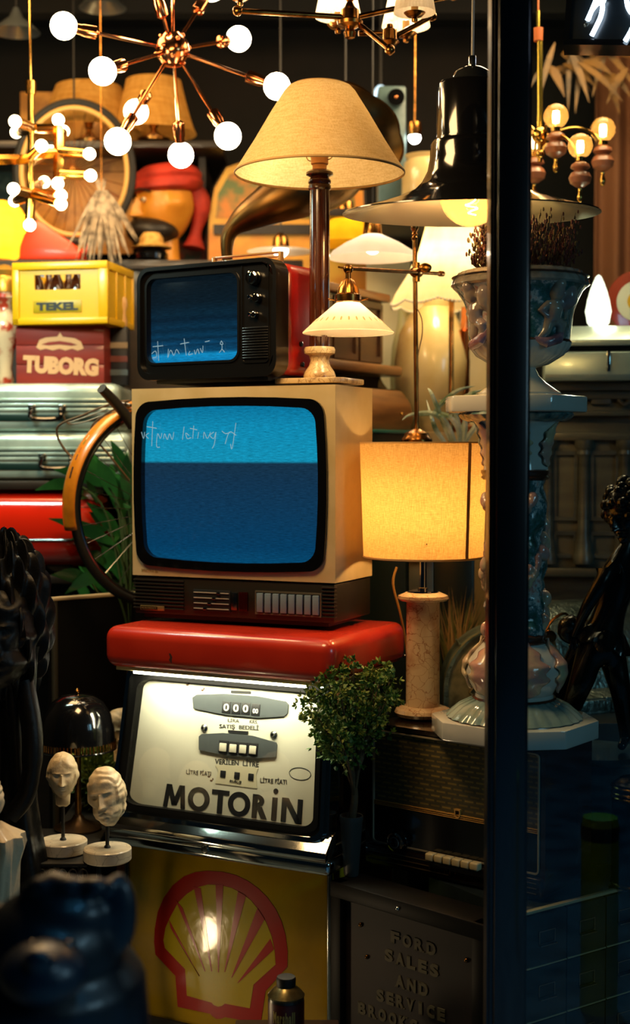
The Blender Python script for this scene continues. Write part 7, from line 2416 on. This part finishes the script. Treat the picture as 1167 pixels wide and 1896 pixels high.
for sg in (-1, 1):
    g.tube(smooth([(x_ + sg * .01, .035, z_ + .01), (x_ + sg * .06, .03, z_ + .025), (x_ + sg * .10, .035, z_), (x_ + sg * .08, .03, z_ - .02), (x_ + sg * .06, .035, z_)], 4), .009, n=8)
g.box((x_ - .035, .025, z_ - .02), (x_ + .035, .05, z_ + .02), bev=.006)
g.done('carved_crest', cwd, cc)
# silver lidded case
MS_ = Matrix.Translation((.80, 4.90, zc2 + .001)) @ Matrix.Rotation(math.radians(-8), 4, 'Z')
sv = thing('silver_case', 'long silvery metal case with ribbed stepped lid on the carved cabinet', 'case', MS_)
pale = mat('pale_silver', '#b8c8c0', rough=.28, metal=.5, coat=.3, var='#98aaa2', vs=4)
h0, h1_, h2_, h3_ = [hit(MS_, 1080, y)[1] for y in (692, 650, 640, 600)]
SWP = Matrix(((0, 1, 0, 0), (1, 0, 0, 0), (0, 0, 1, 0), (0, 0, 0, 1)))
G().prism([(0, 0), (-.01, .02), (.0, h1_ - .005), (.01, h1_), (.40, h1_), (.40, 0)], -.0, .95, M=SWP, bev=.003).done('lower_shell', pale, sv)
G().prism([(.02, h1_), (.02, h2_), (.40, h2_), (.40, h1_)], .02, .93, M=SWP).done('black_gap', black, sv)
G().prism([(.0, h2_), (.0, h2_ + .02), (.08, h3_), (.34, h3_ + .01), (.40, h2_)], .03, .92, M=SWP, bev=.004).done('lid', pale, sv)
G().box((.21, -.014, .03), (.222, .0, h1_), bev=.002).done('side_seam', chrome, sv)
# flame lamp and plate
fl2 = thing('flame_lamp', 'white glowing flame shaped glass lamp on the silver ribbed case', 'lamp', Matrix.Translation((P(1108, 612, 5.08).x, 5.08, P(0, 606, 5.08).z)))
s9 = 5.08 / F
fl2.location.z = sv.location.z + h3_ + .004
G().lathe([(r * s9, z * s9) for r, z in ((0, 0), (14, 0), (20, 10), (23, 30), (21, 50), (15, 68), (10, 82), (5, 94), (0, 98))], n=48, mod=lambda t, i, r, z: (r * (1 + .05 * math.sin(t * 6 + z * 60)), z)).done('flame_glass', glow('flame_glow', (1, .88, .62), 3.2), fl2)
lamp('flame_lamp_light', 'POINT', fl2.location + Vector((-.0, -.07, .09)), 2.0, (1, .86, .6), radius=.04)
pl = thing('plate', 'red plate with yellow flower centre leaning beside the white flame lamp', 'plate', Matrix.Translation(P(1178, 612, 5.2)) @ Matrix.Rotation(math.radians(12), 4, 'X'))
pl.location.z = max(pl.location.z, sv.location.z + h3_ + .115)
MPl = Matrix.Rotation(PI / 2, 4, 'X')
G().lathe([(0, 0), (.06, .002), (.10, .012), (.112, .016), (.112, .010), (.06, -.006), (0, -.006)], n=56, M=MPl).done('rim', mat('red_glaze', '#a83a20', rough=.2, coat=.6), pl)
G().lathe([(0, .004), (.066, .006), (.074, .0085), (0, .006)], n=48, M=MPl).done('white_band', mat('cream_porcelain2', '#e0cfae', rough=.2), pl)
G().lathe([(0, .008), (.035, .010), (0, .011)], n=32, M=MPl).done('centre', mat('flower_yellow', '#d89a20', rough=.3), pl)
# ================================================================ bollard on the pavement, seen mirrored in the pane
bo = thing('bollard', 'yellow green street bollard reflected faintly in the window glass', 'bollard', Matrix.Translation((.92, 1.95, 0)))
G().lathe([(0, 0), (.06, 0), (.06, .60), (.055, .63), (0, .64)], n=32).done('post', mat('lime_paint', '#7aa020', rough=.5), bo)
G().lathe([(.0605, .56), (.0615, .565), (.0615, .60), (.0605, .605)], n=32).done('band', blackm, bo)
# hanging clutter near the ceiling, left
for k, (px_, Y_, yy, lab) in enumerate(((190, 6.0, 15, 'dim metal industrial pendant near the ceiling, above the starburst bulbs'), (30, 5.9, 60, 'dim dark metal pendant above the brass tube chandelier'))):
    o = thing('metal_pendant', lab, 'pendant lamp', P(px_, yy, Y_))
    G().lathe([(.10, 0), (.07, .03), (.03, .06), (.012, .10), (0, .10)], n=36).done('shade', mat('grey_metal', '#7a8284', rough=.3, metal=.7), o)
    G().tube([(0, 0, .09), (0, 0, 3.95 - o.location.z)], .004).done('cord', blackm, o)

# brown drape column and gilded leaves, right back
g = G().surf(lambda u, v: Vector((1.25 + .75 * u, 6.3 + .035 * math.sin(u * 40), 1.0 + 2.9 * v)), 120, 4)
o = g.done('curtain', mat('brown_drape', '#7a4a2c', rough=.8), None)
o.modifiers.new('solid', 'SOLIDIFY').thickness = .006
tag(o, 'dim brown curtain behind the wooden cup chandelier', 'curtain')
lb_ = thing('gilded_branch', 'faint golden dried palm leaves hanging behind the wooden cup chandelier', 'dried leaves', P(1080, 90, 6.0))
g = G()
rnd = random.Random(31)
for k in range(26):
    a = rnd.uniform(-PI, 0)
    L = rnd.uniform(.12, .26)
    c = Vector((rnd.uniform(-.16, .2), rnd.uniform(-.05, .05), rnd.uniform(-.12, .02)))
    leaf(g, c, c + Vector((L * math.cos(a), rnd.uniform(-.05, .05), L * math.sin(a))), rnd.uniform(.010, .022), droop=.02)
g.done('leaves', mat('old_gold_leaf', '#8a5c1c', rough=.5, var='#4a3010', vs=10), lb_)
G().tube([(0, 0, 0), (0, 0, 3.95 - lb_.location.z)], .004).done('branch', brass, lb_)
lamp('back_warm_fill', 'AREA', (1.2, 5.2, 3.7), 14, WARM, size=0.4, target=(1.2, 6.3, 2.2))  # extra warm fill added to brighten the right back
